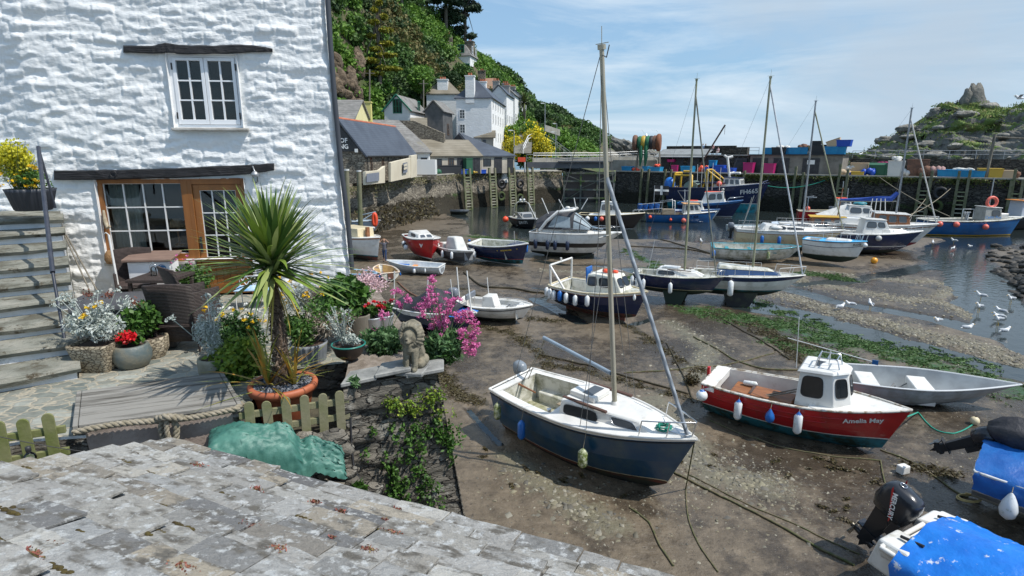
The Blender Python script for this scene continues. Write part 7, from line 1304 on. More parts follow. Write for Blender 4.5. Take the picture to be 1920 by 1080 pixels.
t_=thg('lifebuoy','orange lifebuoy lying on the roof of the long blue fishing boat','lifebuoy',b.world((1.35,-.4,4.1)));mb=MB();c=b.world((1.3,-.7,4.05));mb.tube([c+Vc((.48*MC(a),.1,.48*MS(a)+.1))for a in LS(0,6.283,21)],.14,8,cap=False);mb.bd('ring',PINK_B,t_,True)
for u,l_ in((.10,'left'),(.27,'middle'),(.57,'right')):b.fdr(u,-1,PINK_B,'%s pinkish round buoy on the side of the long blue fishing boat'%l_,'ball',.27,.5,.0+(.25 if u>.5 else 0))
b=Boat('fishing_boat','dark hulled boat with orange wheelhouse roof at the far right','fishing boat',0,0,5,7.5,2.7,2.0,pos=Vc((56.0,64,0)),stern=.8,z=-.3,sheer=.25)
b.hull([AFB,BLACKH],[('z',.5,1)]);b.rail(GEL,.06);b.deck(GELD,.05);o,P=b.hse(.30,.58,.85,.75,1.7,1.6,mat('grey_blue_cabin',(.42,.46,.52),.5),rf=.2,rb=.05,tum=.05,bev=.04,roofm=ORG,rover=.35);S4=b.sides(P)
for k in Rg(2):b.win(o,S4['r'],.12+.42*k,.42+.42*k,.45,.88,ggl,GEL)
b.part('roof_gear',steel,lambda m:(m.box((-.6,0,P[4].z+.12),(.9,.6,.08)),m.tube([(-.6,0,P[4].z),(-.6,0,P[4].z+1.6)],.08,6)));b.text('FY 14',.4,.86,.8,GEL,-1,.03)
# ---- 20 trawler
b=Boat('trawler','big navy trawler with white wheelhouse, yellow gallows and blue net drum','trawler',0,0,-37,15.0,4.6,4.2,pos=Vc((29.3,84.8,0)),scale=.92,stern=.85,sheer=.28,kr=.05,z=-.5,rake=.12,mid=.55)
b.hull([AFB,TURQ,GEL,NAVY],[('z',.5,1),('z',2.25,2),('z',2.33,3)],NU=30);b.rail(NAVY,.1);b.well(mat('trawler_deck',(.26,.20,.12),.7,(.18,.14,.09),sc=1),2.9,.02,.60,.15,CREAM);b.deck(GEL,.6)
b.part('forecastle',GEL,lambda m:m.hexa([(1.7,-1.9,3.6),(5.8,-.75,4.6),(5.8,.75,4.6),(1.7,1.9,3.6),(2.9,-1.8,5.0),(6.2,-.6,5.35),(6.2,.6,5.35),(2.9,1.8,5.0)]))
o,P=b.hse(.58,.76,1.4,1.15,1.5,1.4,GEL,rf=.35,rb=.1,tum=.1,bev=.05,zb=4.6,name='wheelhouse',roofm=NAVY,rover=.12);S4=b.sides(P)
for k in Rg(3):b.win(o,S4['r'],.08+.31*k,.32+.31*k,.35,.85,ggl,GEL);b.win(o,S4['f'],.06+.31*k,.31+.31*k,.35,.85,ggl,GEL)
b.part('shelter_deck',NAVY,lambda m:m.box((-.6,0,5.25),(4.6,3.4,.18)));o=b.part('deckhouse',YEL,lambda m:m.box((.6,0,4.0),(2.0,2.6,2.4)),bevel=.03);b.part('deckhouse_panel',GEL,lambda m:m.box((.6,-1.32,4.6),(1.5,.06,1.0)))
ym=YEL;b.tubes('gallows',ym,[[(-1.9,-1.6,3.2),(-1.4,-1.2,7.2)],[(-1.4,-1.2,7.2),(-.9,-1.5,3.2)],[(-1.9,1.6,3.2),(-1.4,1.2,7.2)],[(-1.4,-1.3,7.2),(-1.4,1.3,7.2)],[(-1.4,-1.2,7.2),(1.2,-1,5.3)],[(-1.4,1.2,7.2),(1.2,1,5.3)]],.13);b.tubes('stern_gantry',ym,[[(-6.6,c*1.6,3.2),(-6.4,c*1.4,6.6)]for c in(-1,1)]+[[(-6.4,-1.4,6.6),(-6.4,1.4,6.6)],[(-6.4,-1.4,6.3),(-3.6,-1.4,6.3),(-3.4,-1.6,3.2)],[(-5,-1.4,6.9),(-3.8,-1.4,6.9)]],.17)
b.part('net_drum',mat('green_net',(.16,.26,.24),.9,(.28,.34,.30),sc=3),lambda m:m.lathe([(1.15,-1.2),(1.15,-1.1),(.8,-1.1),(.85,.9),(1.15,.9),(1.15,1.0)],18,(-3.9,0,4.3),M=Matrix.Rotation(R(90),3,'X')));b.part('net_drum',mat('brown_net',(.17,.12,.08),.9),lambda m:m.lathe([(.9,-1.1),(.95,.9)],16,(-2.4,0,4.0),M=Matrix.Rotation(R(90),3,'X')))
b.part('blue_net_bundle',BLUET,lambda m:m.ball((-7.4,-.9,4.7),1.15,14,0,(.8,.7,1.1)));b.tubes('foremast',GEL,[[(2.0,0,4.5),(1.2,0,9.0)],[(1.2,0,9.0),(.6,.5,9.3)],[(1.2,0,9.0),(1.8,.5,9.2)],[(1.5,0,6.6),(2.2,.6,6.8)]],[.20,.13][0]);b.part('radar',GEL,lambda m:m.box((2.9,0,6.75),(.9,.5,.35)),bevel=.1);b.tubes('whip_aerial',wpa,[[(-2.6,-1.5,3.2),(-2.8,-1.5,8)],[(-1.9,-1.7,3.2),(-2.0,-1.7,7.4)]],.04)
b.text('FH665',.95,.88,.80,GEL,-1,.03,bold=.015);b.tubes('bow_rail',NAVY,[[(5.5,-.9,5.0),(7.3,0,5.75),(5.5,.9,5.0)]],.09)
for px_,dz_,l_ in((.46,-.9,'larger'),(.50,.9,'lower')):b.fdr(.60 if dz_>0 else .62,-1,OR_B if dz_>0 else PINK_B,'%s orange round buoy on the side of the big navy trawler'%l_,'ball',.38,.7,dz_,off=.4)
# ---- 21 blue boat with orange roof, 22 white boat, 23 navy and blue boat
b=Boat('fishing_boat','blue fishing boat with tan canopy roof, wooden crate and blue barrels aft','fishing boat',0,0,-6,8.2,2.6,1.5,pos=Vc((20.3,70.5,0)),stern=.7,sheer=.25,kr=.1,z=-.25)
b.hull([AFR,GEL,BLUE],[('z',.38,1),('z',.46,2)]);b.rail(RUBBER,.04);b.well(DECKW,.75,.02,.55,.12,CREAM);b.deck(GEL,.55,camber=.1);o,P=b.hse(.52,.78,.8,.62,1.25,1.1,GEL,rf=.5,rb=.05,tum=.05,bev=.04,roofm=mat('tan_canopy',(.62,.34,.14),.6),rover=.25);S4=b.sides(P)
for k in Rg(3):b.win(o,S4['r'],.05+.3*k,.29+.3*k,.35,.88,ggl,GEL)
b.tubes('gantry',steel,[[(-2.6,-.9,1.3),(-2.4,-.9,3.0),(-1.0,-.9,3.2),(-.9,-.9,1.3)],[(-2.6,.9,1.3),(-2.4,.9,3.0),(-1.0,.9,3.2),(-.9,.9,1.3)],[(-5.2,-1,2.0),(-2.4,-1,2.3)],[(-5.2,-1,2.7),(-2.4,-1,3.0)],[(.3,0,3),(.3,.5,4.4)],[(.3,0,3),(-.6,0,4.3),(.9,0,4.3)]],.05)
b.part('barrels',FENDB,lambda m:[m.lathe([(.26,0),(.3,.15),(.3,.55),(.26,.7)],10,(-5.0+i*.66,-.7,2.1))for i in Rg(4)]);b.text('FY 428',.42,.70,.78,NAVY,-1,.03,bold=.01)
t_=thg('wooden_crate','plywood crate standing on the stern of the tan roofed blue boat','crate',b.world((-2,-.4,1.2)));mb=MB();mb.box((-1.7,-.5,1.75),(1.4,1.0,.85));mb.v=[tuple(b.M@Vc(v))for v in mb.v];mb.bd('crate_body',DECKW,t_,True)
for u,r_,l_,m_ in((.04,.2,'small orange round buoy at the stern of the tan roofed blue boat',OR_B),(.36,.17,'small red round buoy left of the large one on the tan roofed blue boat',OR_B),(.55,.28,'large pink round buoy on the side of the tan roofed blue boat',PINK_B)):b.fdr(u,-1,m_,l_,'ball',r_,r_*2,.1+.3*(u>.3))
t_=thg('flag','black flag with white cross flying above the tan roofed blue boat','flag',b.world((-3.2,0,1.3)));mb=MB();a=b.world((-3.3,.2,1.2));mb.tube([a,a+Vc((0,0,3.7))],.035,5);mb.bd('flagpole',steel,t_,True)
for nm,m_,xs_,zs_,y_ in(('flag_cloth',BLACKH,(0,1.7),(0,1.1),0),('flag_cross',GEL,(0,1.7),(.43,.67),-.02),('flag_cross',GEL,(.72,.98),(0,1.1),-.025)):
 rows=[[a+Vc((x,y_+.09*MS(x*3.2),2.6+z-.04*x))for z in(zs_[0],zs_[1])]for x in LS(xs_[0],xs_[1],9)];mb=MB();mb.grid(rows);mb.bd(nm,m_,t_,True,fixn=False)
b=Boat('fishing_boat','white hulled small boat with blue gunwale between the tan roofed and navy boats','fishing boat',0,0,-22,6.8,2.2,1.6,pos=Vc((22.6,74.2,0)),stern=.8,z=-.3,sheer=.22)
b.hull([AFR,mat('pale_grey_paint',(.55,.57,.58),.5),BLUE],[('z',.4,1),('t',.93,2)]);b.rail(BLUE,.05);b.deck(GEL,.2);o,P=b.hse(.40,.72,.75,.6,1.2,1.1,GEL,rf=.3,rb=.05,tum=.08,bev=.05,roofm=GEL,rover=.05);S4=b.sides(P);b.win(o,S4['r'],.3,.6,.4,.85,ggl);b.win(o,S4['r'],.68,.9,.4,.85,ggl);b.win(o,S4['f'],.1,.9,.4,.85,ggl);b.part('roof_raft',OR_B,lambda m:m.box((.2,0,P[4].z+.1),(1.0,.7,.1)),bevel=.04)
b.fdr(.30,-1,PINK_B,'pale pink round buoy between the tan roofed boat and its white neighbour','ball',.3,.55,.35)
b=Boat('fishing_boat','navy boat with bright blue gunwale, white forward wheelhouse and orange roof rafts','fishing boat',0,0,-24,8.0,2.8,2.2,pos=Vc((25.8,77,0)),stern=.8,z=-.3,sheer=.30,rake=.14)
b.hull([AFR,GEL,NAVY,BLUE],[('z',.7,1),('z',.78,2),('t',.90,3)]);b.rail(BLUE,.07);b.deck(GEL,.2);o,P=b.hse(.36,.74,.95,.78,1.45,1.35,GEL,rf=.35,rb=.5,tum=.1,bev=.08,roofm=GEL,rover=.06);S4=b.sides(P);b.win(o,S4['r'],.28,.60,.35,.86,ggl);b.win(o,S4['r'],.68,.90,.36,.86,ggl)
for k in Rg(3):b.win(o,S4['f'],.06+.31*k,.32+.31*k,.35,.88,ggl)
b.part('roof_raft',OR_B,lambda m:m.box((.3,0,P[4].z+.12),(2.0,.9,.12)),bevel=.05);b.tubes('whip_aerial',wpa,[[(-.4,-.3,4),(-.5,-.3,7.2)],[(.1,.3,4),(.0,.3,7.5)],[(1,.3,4),(1.0,.3,6.9)]],.03);b.tubes('bow_rail',SSTEEL,[[(2.2,-1,2.7),(2.3,-1,3.1),(4,0,3.3),(2.3,1,3.1)]],.035);b.part('searchlight',alu,lambda m:m.ball((1.5,-.4,4.15),.2,8))
# ---- 24 cream cabin boat brown hull
b=Boat('cabin_cruiser','cream topped cabin cruiser with dark brown hull behind the tall mast','cabin cruiser',0,0,-18,7.2,2.6,1.9,pos=Vc((10.9,64.5,0)),stern=.82,z=-.15,sheer=.20,rake=.15)
b.hull([AFB,GEL,BROWN],[('z',.5,1),('z',.55,2)]);b.rail(CREAM,.05);b.deck(GEL,.2,camber=.08);o,P=b.hse(.33,.64,.88,.72,1.45,1.3,CREAM,rf=.55,rb=.2,tum=.14,bev=.08,roofm=GEL,rover=.04);bpy.data.objects[o.name].data.materials[0]=GEL;S4=b.sides(P);b.win(o,S4['r'],.10,.40,.42,.84,ggl);b.win(o,S4['r'],.48,.70,.42,.84,ggl);b.win(o,S4['r'],.75,.95,.42,.8,ggl);b.win(o,S4['f'],.05,.46,.4,.86,ggl);b.win(o,S4['f'],.54,.95,.4,.86,ggl);b.pulpit(.85,.4)
b.fdr(.20,-1,FEND,'round white fender on the brown hulled cruiser','ball',.25,.5,.1);b.fdr(.34,-1,FENDB,'dark blue fender between two round ones on the brown hulled cruiser','cyl',.17,.5,.1);b.fdr(.44,-1,PINK_B,'round red fender on the brown hulled cruiser','ball',.25,.5,.1)
# ---- 25 big motor cruiser
b=Boat('motor_cruiser','large white motor cruiser with black stripe, grey canopy and radar arch','motor cruiser',0,0,-18,7.6,2.8,2.05,pos=Vc((5.0,45.2,0)),scale=.92,stern=.88,lift=.05,sheer=.10,rake=.20,kr=.55,full=.45)
b.hull([AFB,GEL,BLACKH,GEL],[('z',.50,1),('z',.98,2),('z',1.36,3)]);b.rail(GEL,.05);b.deck(GEL,.30,camber=.12);o,P=b.hse(.10,.88,1.14,.46,.70,.22,GEL,rf=1.6,rb=.3,tum=.22,bev=.14)
gm2=mat('charcoal_canvas',(.035,.035,.04),.7,(.06,.06,.065),sc=2);clear=mat('clear_vinyl_panel',(.34,.40,.42),.12,(.20,.24,.26),sc=1.5,spec=.8)
def arc(x,h,w_):return[Vc((x,w_*MC(a),2.45+h*MS(a)))for a in LS(0,math.pi,15)]
rows=[arc(-3.3,.75,1.12),arc(-2.4,1.35,1.14),arc(-1.2,1.50,1.12),arc(-.1,1.35,1.05)];mb=MB();mb.grid(rows);mb.bd('canopy',gm2,b.t)
mb=MB();mb.grid([arc(-.1,1.34,1.04),arc(.45,.95,.98),arc(1.25,.22,.86)]);cn=mb.bd('windscreen',clear,b.t)
b.tubes('canopy_frame',gm2,[[Vc((-.1,1.06*MC(a),2.45+1.36*MS(a))),Vc((.45,.99*MC(a),2.45+.97*MS(a))),Vc((1.25,.87*MC(a),2.45+.24*MS(a)))]for a in(.02,.6,1.2,1.94,2.55,3.12)]+[arc(.45,.97,.99)],.035)
for c in(-1,1):mb=MB();mb.prism([(-2.2,c*1.16,2.62),(-.3,c*1.10,2.62),(-.4,c*.92,3.45),(-1.6,c*.98,3.62)],(0,c*.03,0));mb.bd('side_screen',clear,b.t)
mb=MB();mb.tube([Vc((-2.9,-1.25,2.3)),Vc((-2.3,-1.22,3.1)),Vc((-1.4,-1.1,3.9)),Vc((-.2,-.95,4.05)),Vc((-.2,.95,4.05)),Vc((-1.4,1.1,3.9)),Vc((-2.3,1.22,3.1)),Vc((-2.9,1.25,2.3))],.13,8);mb.bd('radar_arch',GEL,b.t)
b.part('radar_dome',GEL,lambda m:(m.lathe([(.22,0),(.24,.08),(.12,.18)],12,(-.8,0,4.1)),m.lathe([(.14,0),(.14,.1)],10,(-.2,.4,4.1))));b.tubes('fishing_rod_holder',wpa,[[(-3.2,-1.1,3.2),(-3.9,-1.2,4.6)],[(-2.2,-1.0,3.7),(-2.8,-1.0,5.0)],[(-.9,-.7,4.0),(-1.4,-.8,4.9)],[(.2,.7,4.0),(.7,.8,4.9)],[(-.1,0,4.1),(-.3,0,5.0)]],.04)
b.pulpit(.78,.5);b.guard(.45,.9,6,.45);b.part('foredeck_hatch',ggl,lambda m:m.hexa([(1.2,-.4,2.62),(2.2,-.3,2.42),(2.2,.3,2.42),(1.2,.4,2.62),(1.2,-.4,2.68),(2.2,-.3,2.48),(2.2,.3,2.48),(1.2,.4,2.68)]));b.outboard(-4.1,.4,.9,.9,ENGB,tilt=50);b.part('keel',AFB,lambda m:m.box((-.6,0,.1),(4.2,.5,.5)))
for i,u in enumerate((.10,.27,.37,.52)):b.fdr(u,-1,FENDN,'%s black fender from the stern of the large white motor cruiser'%('first','second','third','fourth')[i],'cyl',.14,.75,.48)
# ---- 26 black boat with arch
b=Boat('fishing_boat','small black workboat with tubular arch and white registration on both bows','workboat',0,0,-68,5.2,2.3,1.35,pos=Vc((1.5,65.5,0)),stern=.85,z=-.12,sheer=.2,fine=2.8)
b.hull([AFB,BLACKH],[('z',.3,1)]);b.rail(mat('grey_gunwale',(.28,.29,.29),.6),.06);b.deck(MT['grey_gunwale'],.5);b.well(GELD,.6,.02,.5,.15);b.tubes('arch',alu,[[(-1.2,-1,1.5),(-1.0,-.85,2.9),(-1.0,-.5,3.2),(-1.0,.5,3.2),(-1.0,.85,2.9),(-1.2,1,1.5)],[(-1.0,0,3.2),(-1.0,0,3.8)],[(-1.1,-.95,2.1),(.3,-1,2.1),(.9,-.8,1.6)],[(-1.1,.95,2.1),(.3,1,2.1),(.9,.8,1.6)]],.06);b.part('arch_lamp',FEND,lambda m:(m.ball((-1,-.2,3.4),.15,8),m.ball((-1,.25,3.4),.15,8)))
o,P=b.hse(.42,.64,.9,.7,.75,.65,MT['grey_gunwale'],rf=.25,rb=.1,tum=.1);b.win(o,b.sides(P)['f'],.1,.9,.3,.85,ggl);b.part('deck_gear',WIRE,lambda m:[m.ball((RU(-2,.4),RU(-.8,.1),1.5+RU(0,.4)),.16,6)for _ in Rg(14)])
b.text('DR171',.46,.80,.72,GEL,-1,.03,bold=.008);b.text('DR171',.46,.80,.72,GEL,1,.03,bold=.008)
b.fdr(.25,-1,OR_B,'bright red round buoy left of the black workboat','ball',.34,.6,-.2,off=.7);b.fdr(.55,1,YEL,'yellow round buoy right of the black workboat','ball',.24,.4,.5,off=.3)
# ---- 27 navy open boat gold lettering
b=Boat('launch','navy open boat with teal bottom and gold lettering on the bow','open boat',0,0,-37,5.0,1.95,1.35,pos=Vc((-.75,42.6,0)),stern=.8,heel=7,lift=.08,sheer=.26,kr=.12)
b.hull([AFT,RED,NAVY],[('z',.46,1),('z',.50,2)],planks=0);b.rail(GEL,.055);b.well(GELD,.5,.02,.72,.12,GEL);b.deck(NAVY,.72);b.rail(NAVY,.015,.84,'moulding',tr=False);GOLD=paint('gold_lettering',(.75,.50,.06));b.text('RIGGALAGS',.155,.76,.80,GOLD,-1,.05,bold=.004)
def paw(mb,c,x,y):mb.ball(c,.035,8,0,(1,.4,1));[mb.ball(c+x*.045*k+y*(.055-abs(k)*.012),.015,6)for k in(-1.2,-.4,.4,1.2)]
for u in(.63,.895):c=b.pt(u,.80,-1,.012);x=(b.pt(u+.03,.8,-1)-b.pt(u-.03,.8,-1)).normalized();mb=MB();paw(mb,c,x,Vc((0,0,1)));mb.bd('paw_mark',GOLD,b.hl)
b.tubes('towing_post',alu,[[(1.35,0,1.4),(1.35,0,2.5)]],.03)
for i,u in enumerate((.05,.17)):b.fdr(u,-1,FEND,'%s round white fender on the gold lettered navy boat'%('rear','forward')[i],'ball',.23,.45,.38,cap=FENDB)
b.fdr(.93,1,FENDB,'blue fender on the far bow of the gold lettered navy boat','cyl',.12,.65,.1)
# ---- 28 wreck dinghy
b=Boat('dinghy','battered little dinghy with reddish rim sitting in the water below the quay ladders','dinghy',0,0,-20,2.7,1.3,.65,pos=Vc((-7.0,79.5,0)),z=-.1,heel=-10,lift=.35);b.hull([AFB,GREYH],[('t',.6,1)]);b.well(CREAM,.2,.02,.97,.07,AFR,bulk=False)
# ---- 29 small grey boat with white cover, 30 red boat, 31 rowing boat, 32 brown dinghy
b=Boat('motor_boat','small dark grey boat with white canvas cuddy and three hanging fenders','motor boat',0,0,-52,4.1,1.85,.95,pos=Vc((-4.1,42.9,0)),lift=.1,heel=-3,sheer=.15,fine=2.8);b.hull([GREYH,mat('charcoal_hull',(.10,.105,.11),.5),GEL],[('z',.2,1),('t',.86,2)]);b.rail(GEL,.06);b.well(GREYH,.35,.02,.9,.2,GEL)
b.part('canvas_cuddy',WCAN,lambda m:m.hexa([(-.9,-.55,.8),(.9,-.5,.8),(.9,.5,.8),(-.9,.55,.8),(-.8,-.42,1.85),(.15,-.4,1.9),(.15,.4,1.9),(-.8,.42,1.85)]),bevel=.12,seg=3);b.part('console',GEL,lambda m:m.box((-1.35,-.1,1.1),(.5,.9,.5)),bevel=.05)
for u,c,l_ in((.45,-1,'left'),(.72,-1,'middle'),(.80,1,'right')):b.fdr(u,c,FEND,'%s white fender on the small boat with canvas cuddy'%l_,'cyl',.11,.55,.1)
b=Boat('motor_boat','bright red boat with white cabin top and white bird marks on its bow','motor boat',0,0,-66,5.2,2.25,1.55,pos=Vc((-6.7,44.2,0)),lift=.08,sheer=.22,fine=3.0,stern=.9,kr=.15);b.hull([AFG,GEL,RED],[('z',.28,1),('z',.38,2)]);b.rail(RUBBER,.04,.985);b.rail(GEL,.05);b.deck(GEL,.2,camber=.1);o,P=b.hse(.18,.70,.85,.62,.50,.32,GEL,rf=.7,rb=.1,tum=.12,bev=.08);b.win(o,b.sides(P)['f'],.1,.45,.2,.85,ggl,GEL);b.win(o,b.sides(P)['f'],.55,.9,.2,.85,ggl,GEL);b.win(o,b.sides(P)['r'],.3,.7,.3,.8,ggl)
for c in(-1,1):
 q0=b.pt(.86,.72,c,.02);x=(b.pt(.90,.72,c)-b.pt(.82,.72,c)).normalized();up=Vc((0,0,1));mb=MB()
 for pl in([(-.16,.14),(-.04,.10),(0,-.13)],[(0,-.13),(.03,.03),(.15,.15),(.10,.0)]):mb.prism([q0+x*a*1.2+up*d*1.2 for a,d in pl],Vc((0,c*.02,0)))
 mb.bd('bird_mark',GEL,b.hl)
for i in Rg(3):b.fdr(.36+.06*i,-1,BLACKH if i%2 else FEND,('black rubber tyre like fender on the red boat side' if i%2 else '%s white roll of the fenders on the red boat side'%('upper' if i==0 else 'lower')),'cyl',.18,.4,.25+.12*i)
b=Boat('rowing_boat','white rowing boat with pale transom lying before the red boat','rowing boat',0,0,163,4.1,1.35,.62,pos=Vc((-6.6,39.0,0)),lift=.05,sheer=.3,stern=.8,heel=-4);b.hull([mat('bluish_white_paint',(.60,.64,.66),.5,(.45,.48,.50),sc=2)],[]);b.rail(GEL,.035);b.well(MT['bluish_white_paint'],.18,.02,.96,.07,GEL,bulk=False);b.part('transom_panel',GREYH,lambda m:m.box((-2.07,0,.38),(.03,.42,.26)));b.part('bow_sheet',FENDB,lambda m:m.box((.9,0,.52),(.9,.55,.08)),bevel=.03);b.part('thwart',ORG,lambda m:m.box((.1,0,.45),(.3,1.0,.05)))
b.fdr(.45,1,FEND,'white fender with blue end on the white rowing boat','cyl',.09,.35,.08,cap=FENDB);b.fdr(.25,1,FEND,'small white fender near the rowing boat transom','cyl',.06,.3,.05)
b=Boat('dinghy','stubby white dinghy with tan floor and brown transom pad','dinghy',0,0,118,2.35,1.45,.60,pos=Vc((-8.2,37.2,0)),lift=.04,stern=.8,fine=3.2,sheer=.3);b.hull([GELD],[]);b.rail(mat('worn_peach_rim',(.62,.45,.32),.7,(.66,.62,.54),sc=5),.04);b.well(mat('tan_inner',(.42,.27,.10),.7,(.30,.18,.07),sc=3),.14,.02,.95,.06,MT['worn_peach_rim'],bulk=False);b.part('thwart',MT['worn_peach_rim'],lambda m:m.box((-.2,0,.42),(.22,1.1,.04)));b.part('transom_pad',mat('rust_brown_pad',(.12,.05,.03),.7),lambda m:m.box((-1.2,0,.42),(.04,.36,.34)));b.fdr(.05,1,FENDB,'small blue fender left of the brown transom pad of the stubby dinghy','tear',.06,.25,.05);b.fdr(.10,-1,FENDB,'small blue fender at the right side of the stubby dinghy','tear',.06,.25,.05)
# ---- 33 white work boat, 34 blue boats behind, 35 blue rimmed dinghy
b=Boat('fishing_boat','tall white hulled boat with cream cabin cut off by the cottage drainpipe','fishing boat',0,0,-40,6.2,2.4,1.7,pos=Vc((-12.1,44.8,0)),lift=.05,sheer=.12,stern=.85,fine=3,kr=.1,rake=.06);b.hull([AFR,AFR,AFT,GEL],[('z',.3,1),('z',.42,2),('z',.50,3)]);b.rail(TEAK,.05,.96);b.rail(GEL,.05);b.deck(GEL,.2);o,P=b.hse(.30,.74,.85,.75,.75,.7,CREAM,rf=.05,rb=.05,tum=.03,bev=.04);b.part('winch_post',TEAK,lambda m:m.box((1.7,0,2.2),(.2,.25,.7)))
b=Boat('motor_boat','navy and white boat with round white fender half hidden by the drainpipe','motor boat',0,0,-20,5.2,2.1,1.3,pos=Vc((-14.6,52.5,0)),lift=.1,sheer=.15);b.hull([NAVY,NAVY,GEL],[('z',.3,1),('t',.8,2)]);b.rail(GEL,.08);b.deck(NAVY,.1);b.fdr(.88,-1,mat('cream_buoy',(.66,.62,.50),.6),'big cream round buoy at the bow of the navy and white boat','ball',.42,.8,-.1)
b=Boat('motor_boat','pale blue grey boat with orange lifebuoy farthest back beside the drainpipe','motor boat',0,0,-15,5.4,2.2,1.3,pos=Vc((-15.0,56.0,0)),lift=.35,sheer=.15);b.hull([NAVY,mat('pale_blue_hull',(.40,.50,.58),.5)],[('z',.5,1)]);b.rail(GREYH,.06);b.deck(MT['pale_blue_hull'],.1);b.tubes('bow_rail',MT['pale_blue_hull'],[[(1.0,-.8,1.4),(2.4,-.3,2.3)],[(1,-.8,1.4),(1,-.8,2.0),(2.4,-.3,2.3)]],.05)
c=b.world((2.4,-.6,1.6));mb=MB();mb.tube([c+Vc((.25*MC(a)*.6,.1,.55*MS(a)))for a in LS(0,6.283,21)],.15,8,cap=False);tag(mb.bd('lifebuoy',OR_B),'orange and white lifebuoy on the pale blue boat beside the drainpipe','lifebuoy')
b=Boat('dinghy','small dinghy with sky blue rim just right of the drainpipe foot','dinghy',0,0,-28,3.2,1.35,.55,pos=Vc((-9.85,36.6,0)),lift=.03,stern=.8,fine=3);b.hull([GREYH],[]);b.rail(mat('pale_blue_rim',(.30,.50,.66),.6),.05);b.well(mat('olive_inner',(.22,.19,.09),.8),.12,.02,.95,.07,MT['pale_blue_rim'],bulk=False)
# ---- 36 boat under black and blue covers behind the flowers
b=Boat('motor_boat','boat under black cover with tall poles, seen behind the pink valerian','motor boat',0,0,-32,4.6,1.9,.95,pos=Vc((-3.5,25.9,0)),lift=.05);b.hull([NAVY,NAVY,GEL],[('z',.5,1),('t',.8,2)]);b.rail(GEL,.04);b.deck(GEL,.05)
rows=[]
for i in Rg(26):
 f_=i/25;x=-1.9+3.5*f_;r_=[]
 for j in Rg(15):y_=-1+2*j/14;r_.append(Vc((x,y_*(1.0-.15*f_),.85+(.5+.65*math.exp(-((f_-.55)/.22)**2))*(1-abs(y_)**2.2)+.10*(fbm(NA([x*2.]),NA([y_*2]),3,3)[0]-.5)-.35*(abs(y_)>.95))))
 rows.append(r_)
mb=MB();mb.grid(rows);mb.v=[tuple(b.M@Vc(v))for v in mb.v];tag(mb.bd('boat_cover',MT['black_canvas']),'black fabric cover with white marks on the boat behind the valerian','boat cover')
mb=MB();mb.grid([[b.world((1.0+.9*a_,y_*.75,1.02+.35*(1-a_)*(1-y_*y_)+.08*(fbm(NA([a_*4]),NA([y_*3]),2,7)[0]-.5)))for y_ in LS(-1,1,9)]for a_ in LS(0,1,9)]);tag(mb.bd('boat_cover',BLUET),'small bright blue tarpaulin at the bow behind the valerian','boat cover')
b.tubes('pole',wpa,[[(-1.9,-.7,.9),(-1.75,-.7,2.7)],[(.1,-.85,.9),(.3,-.8,2.55)],[(.9,.7,.9),(.7,.75,2.9)],[(1.9,.2,1.0),(1.6,.3,2.9)]],.028)
# -- pots and plants
silver_l=mat('silver_leaves',(.42,.46,.42),.8,isl=[(.55,.59,.55),(.28,.33,.28),(.62,.66,.62)],trl=.15);lime_l=mat('lime_leaves',(.16,.26,.03),.6,isl=[(.24,.36,.04),(.09,.17,.02),(.42,.48,.06)],trl=.3)
green_l=mat('green_leaves',(.05,.13,.02),.55,isl=[(.09,.20,.03),(.03,.08,.014),(.12,.24,.04)],trl=.3);deep_l=mat('deep_green_leaves',(.025,.07,.015),.5,isl=[(.045,.11,.02),(.015,.04,.01),(.06,.14,.03)],trl=.2);yel_f=mat('yellow_flowers',(.80,.50,.01),.6,isl=[(.85,.60,.02),(.75,.40,.01)],trl=.2);yel_g=mat('acid_yellow_flowers',(.62,.58,.03),.6,isl=[(.72,.66,.04),(.40,.42,.03),(.75,.70,.10)],trl=.3)
pink_f=mat('pink_flowers',(.70,.13,.38),.6,isl=[(.80,.22,.48),(.52,.07,.26),(.86,.36,.58)],trl=.25);red_f=mat('red_flowers',(.70,.01,.02),.5,isl=[(.80,.02,.03),(.50,.0,.01)],trl=.2);dry_l=mat('dry_stems',(.30,.24,.18),.9,isl=[(.40,.33,.26),(.18,.14,.10),(.36,.34,.28)]);white_f=mat('white_flowers',(.75,.75,.70),.6,trl=.2);soil=mat('potting_soil',(.05,.035,.025),.95,(.09,.06,.045),sc=20,bump=.8,bsc=60)
STEM=mat('green_stems',(.10,.15,.05),.7)
def clump(par,name,c,r,n,ln,wd,m_,k=8,thick=.8,up=.3,br=.5):return lvs(name,bpt(n,tuple(c),r,k,thick,br),ln,wd,m_,par,D=NA([[0,0,up]]))
def heads(par,name,pts,r,n,sz_,m_):
 A=np.concatenate([NA(tuple(p))+RN.normal(size=(n,3))*NA([r,r,r*.7])*.55 for p in pts]);return lvs(name,A,sz_,sz_*.8,m_,par)
def stems(par,c,tips,r=.004,m_=STEM):
 mb=MB();[mb.tube([c,Vc(c).lerp(Vc(t),.5)+Vc((RU(-.02,.02),RU(-.02,.02),.03)),t],r,4,cap=False)for t in tips];return mb.bd('stems',m_,par,True)
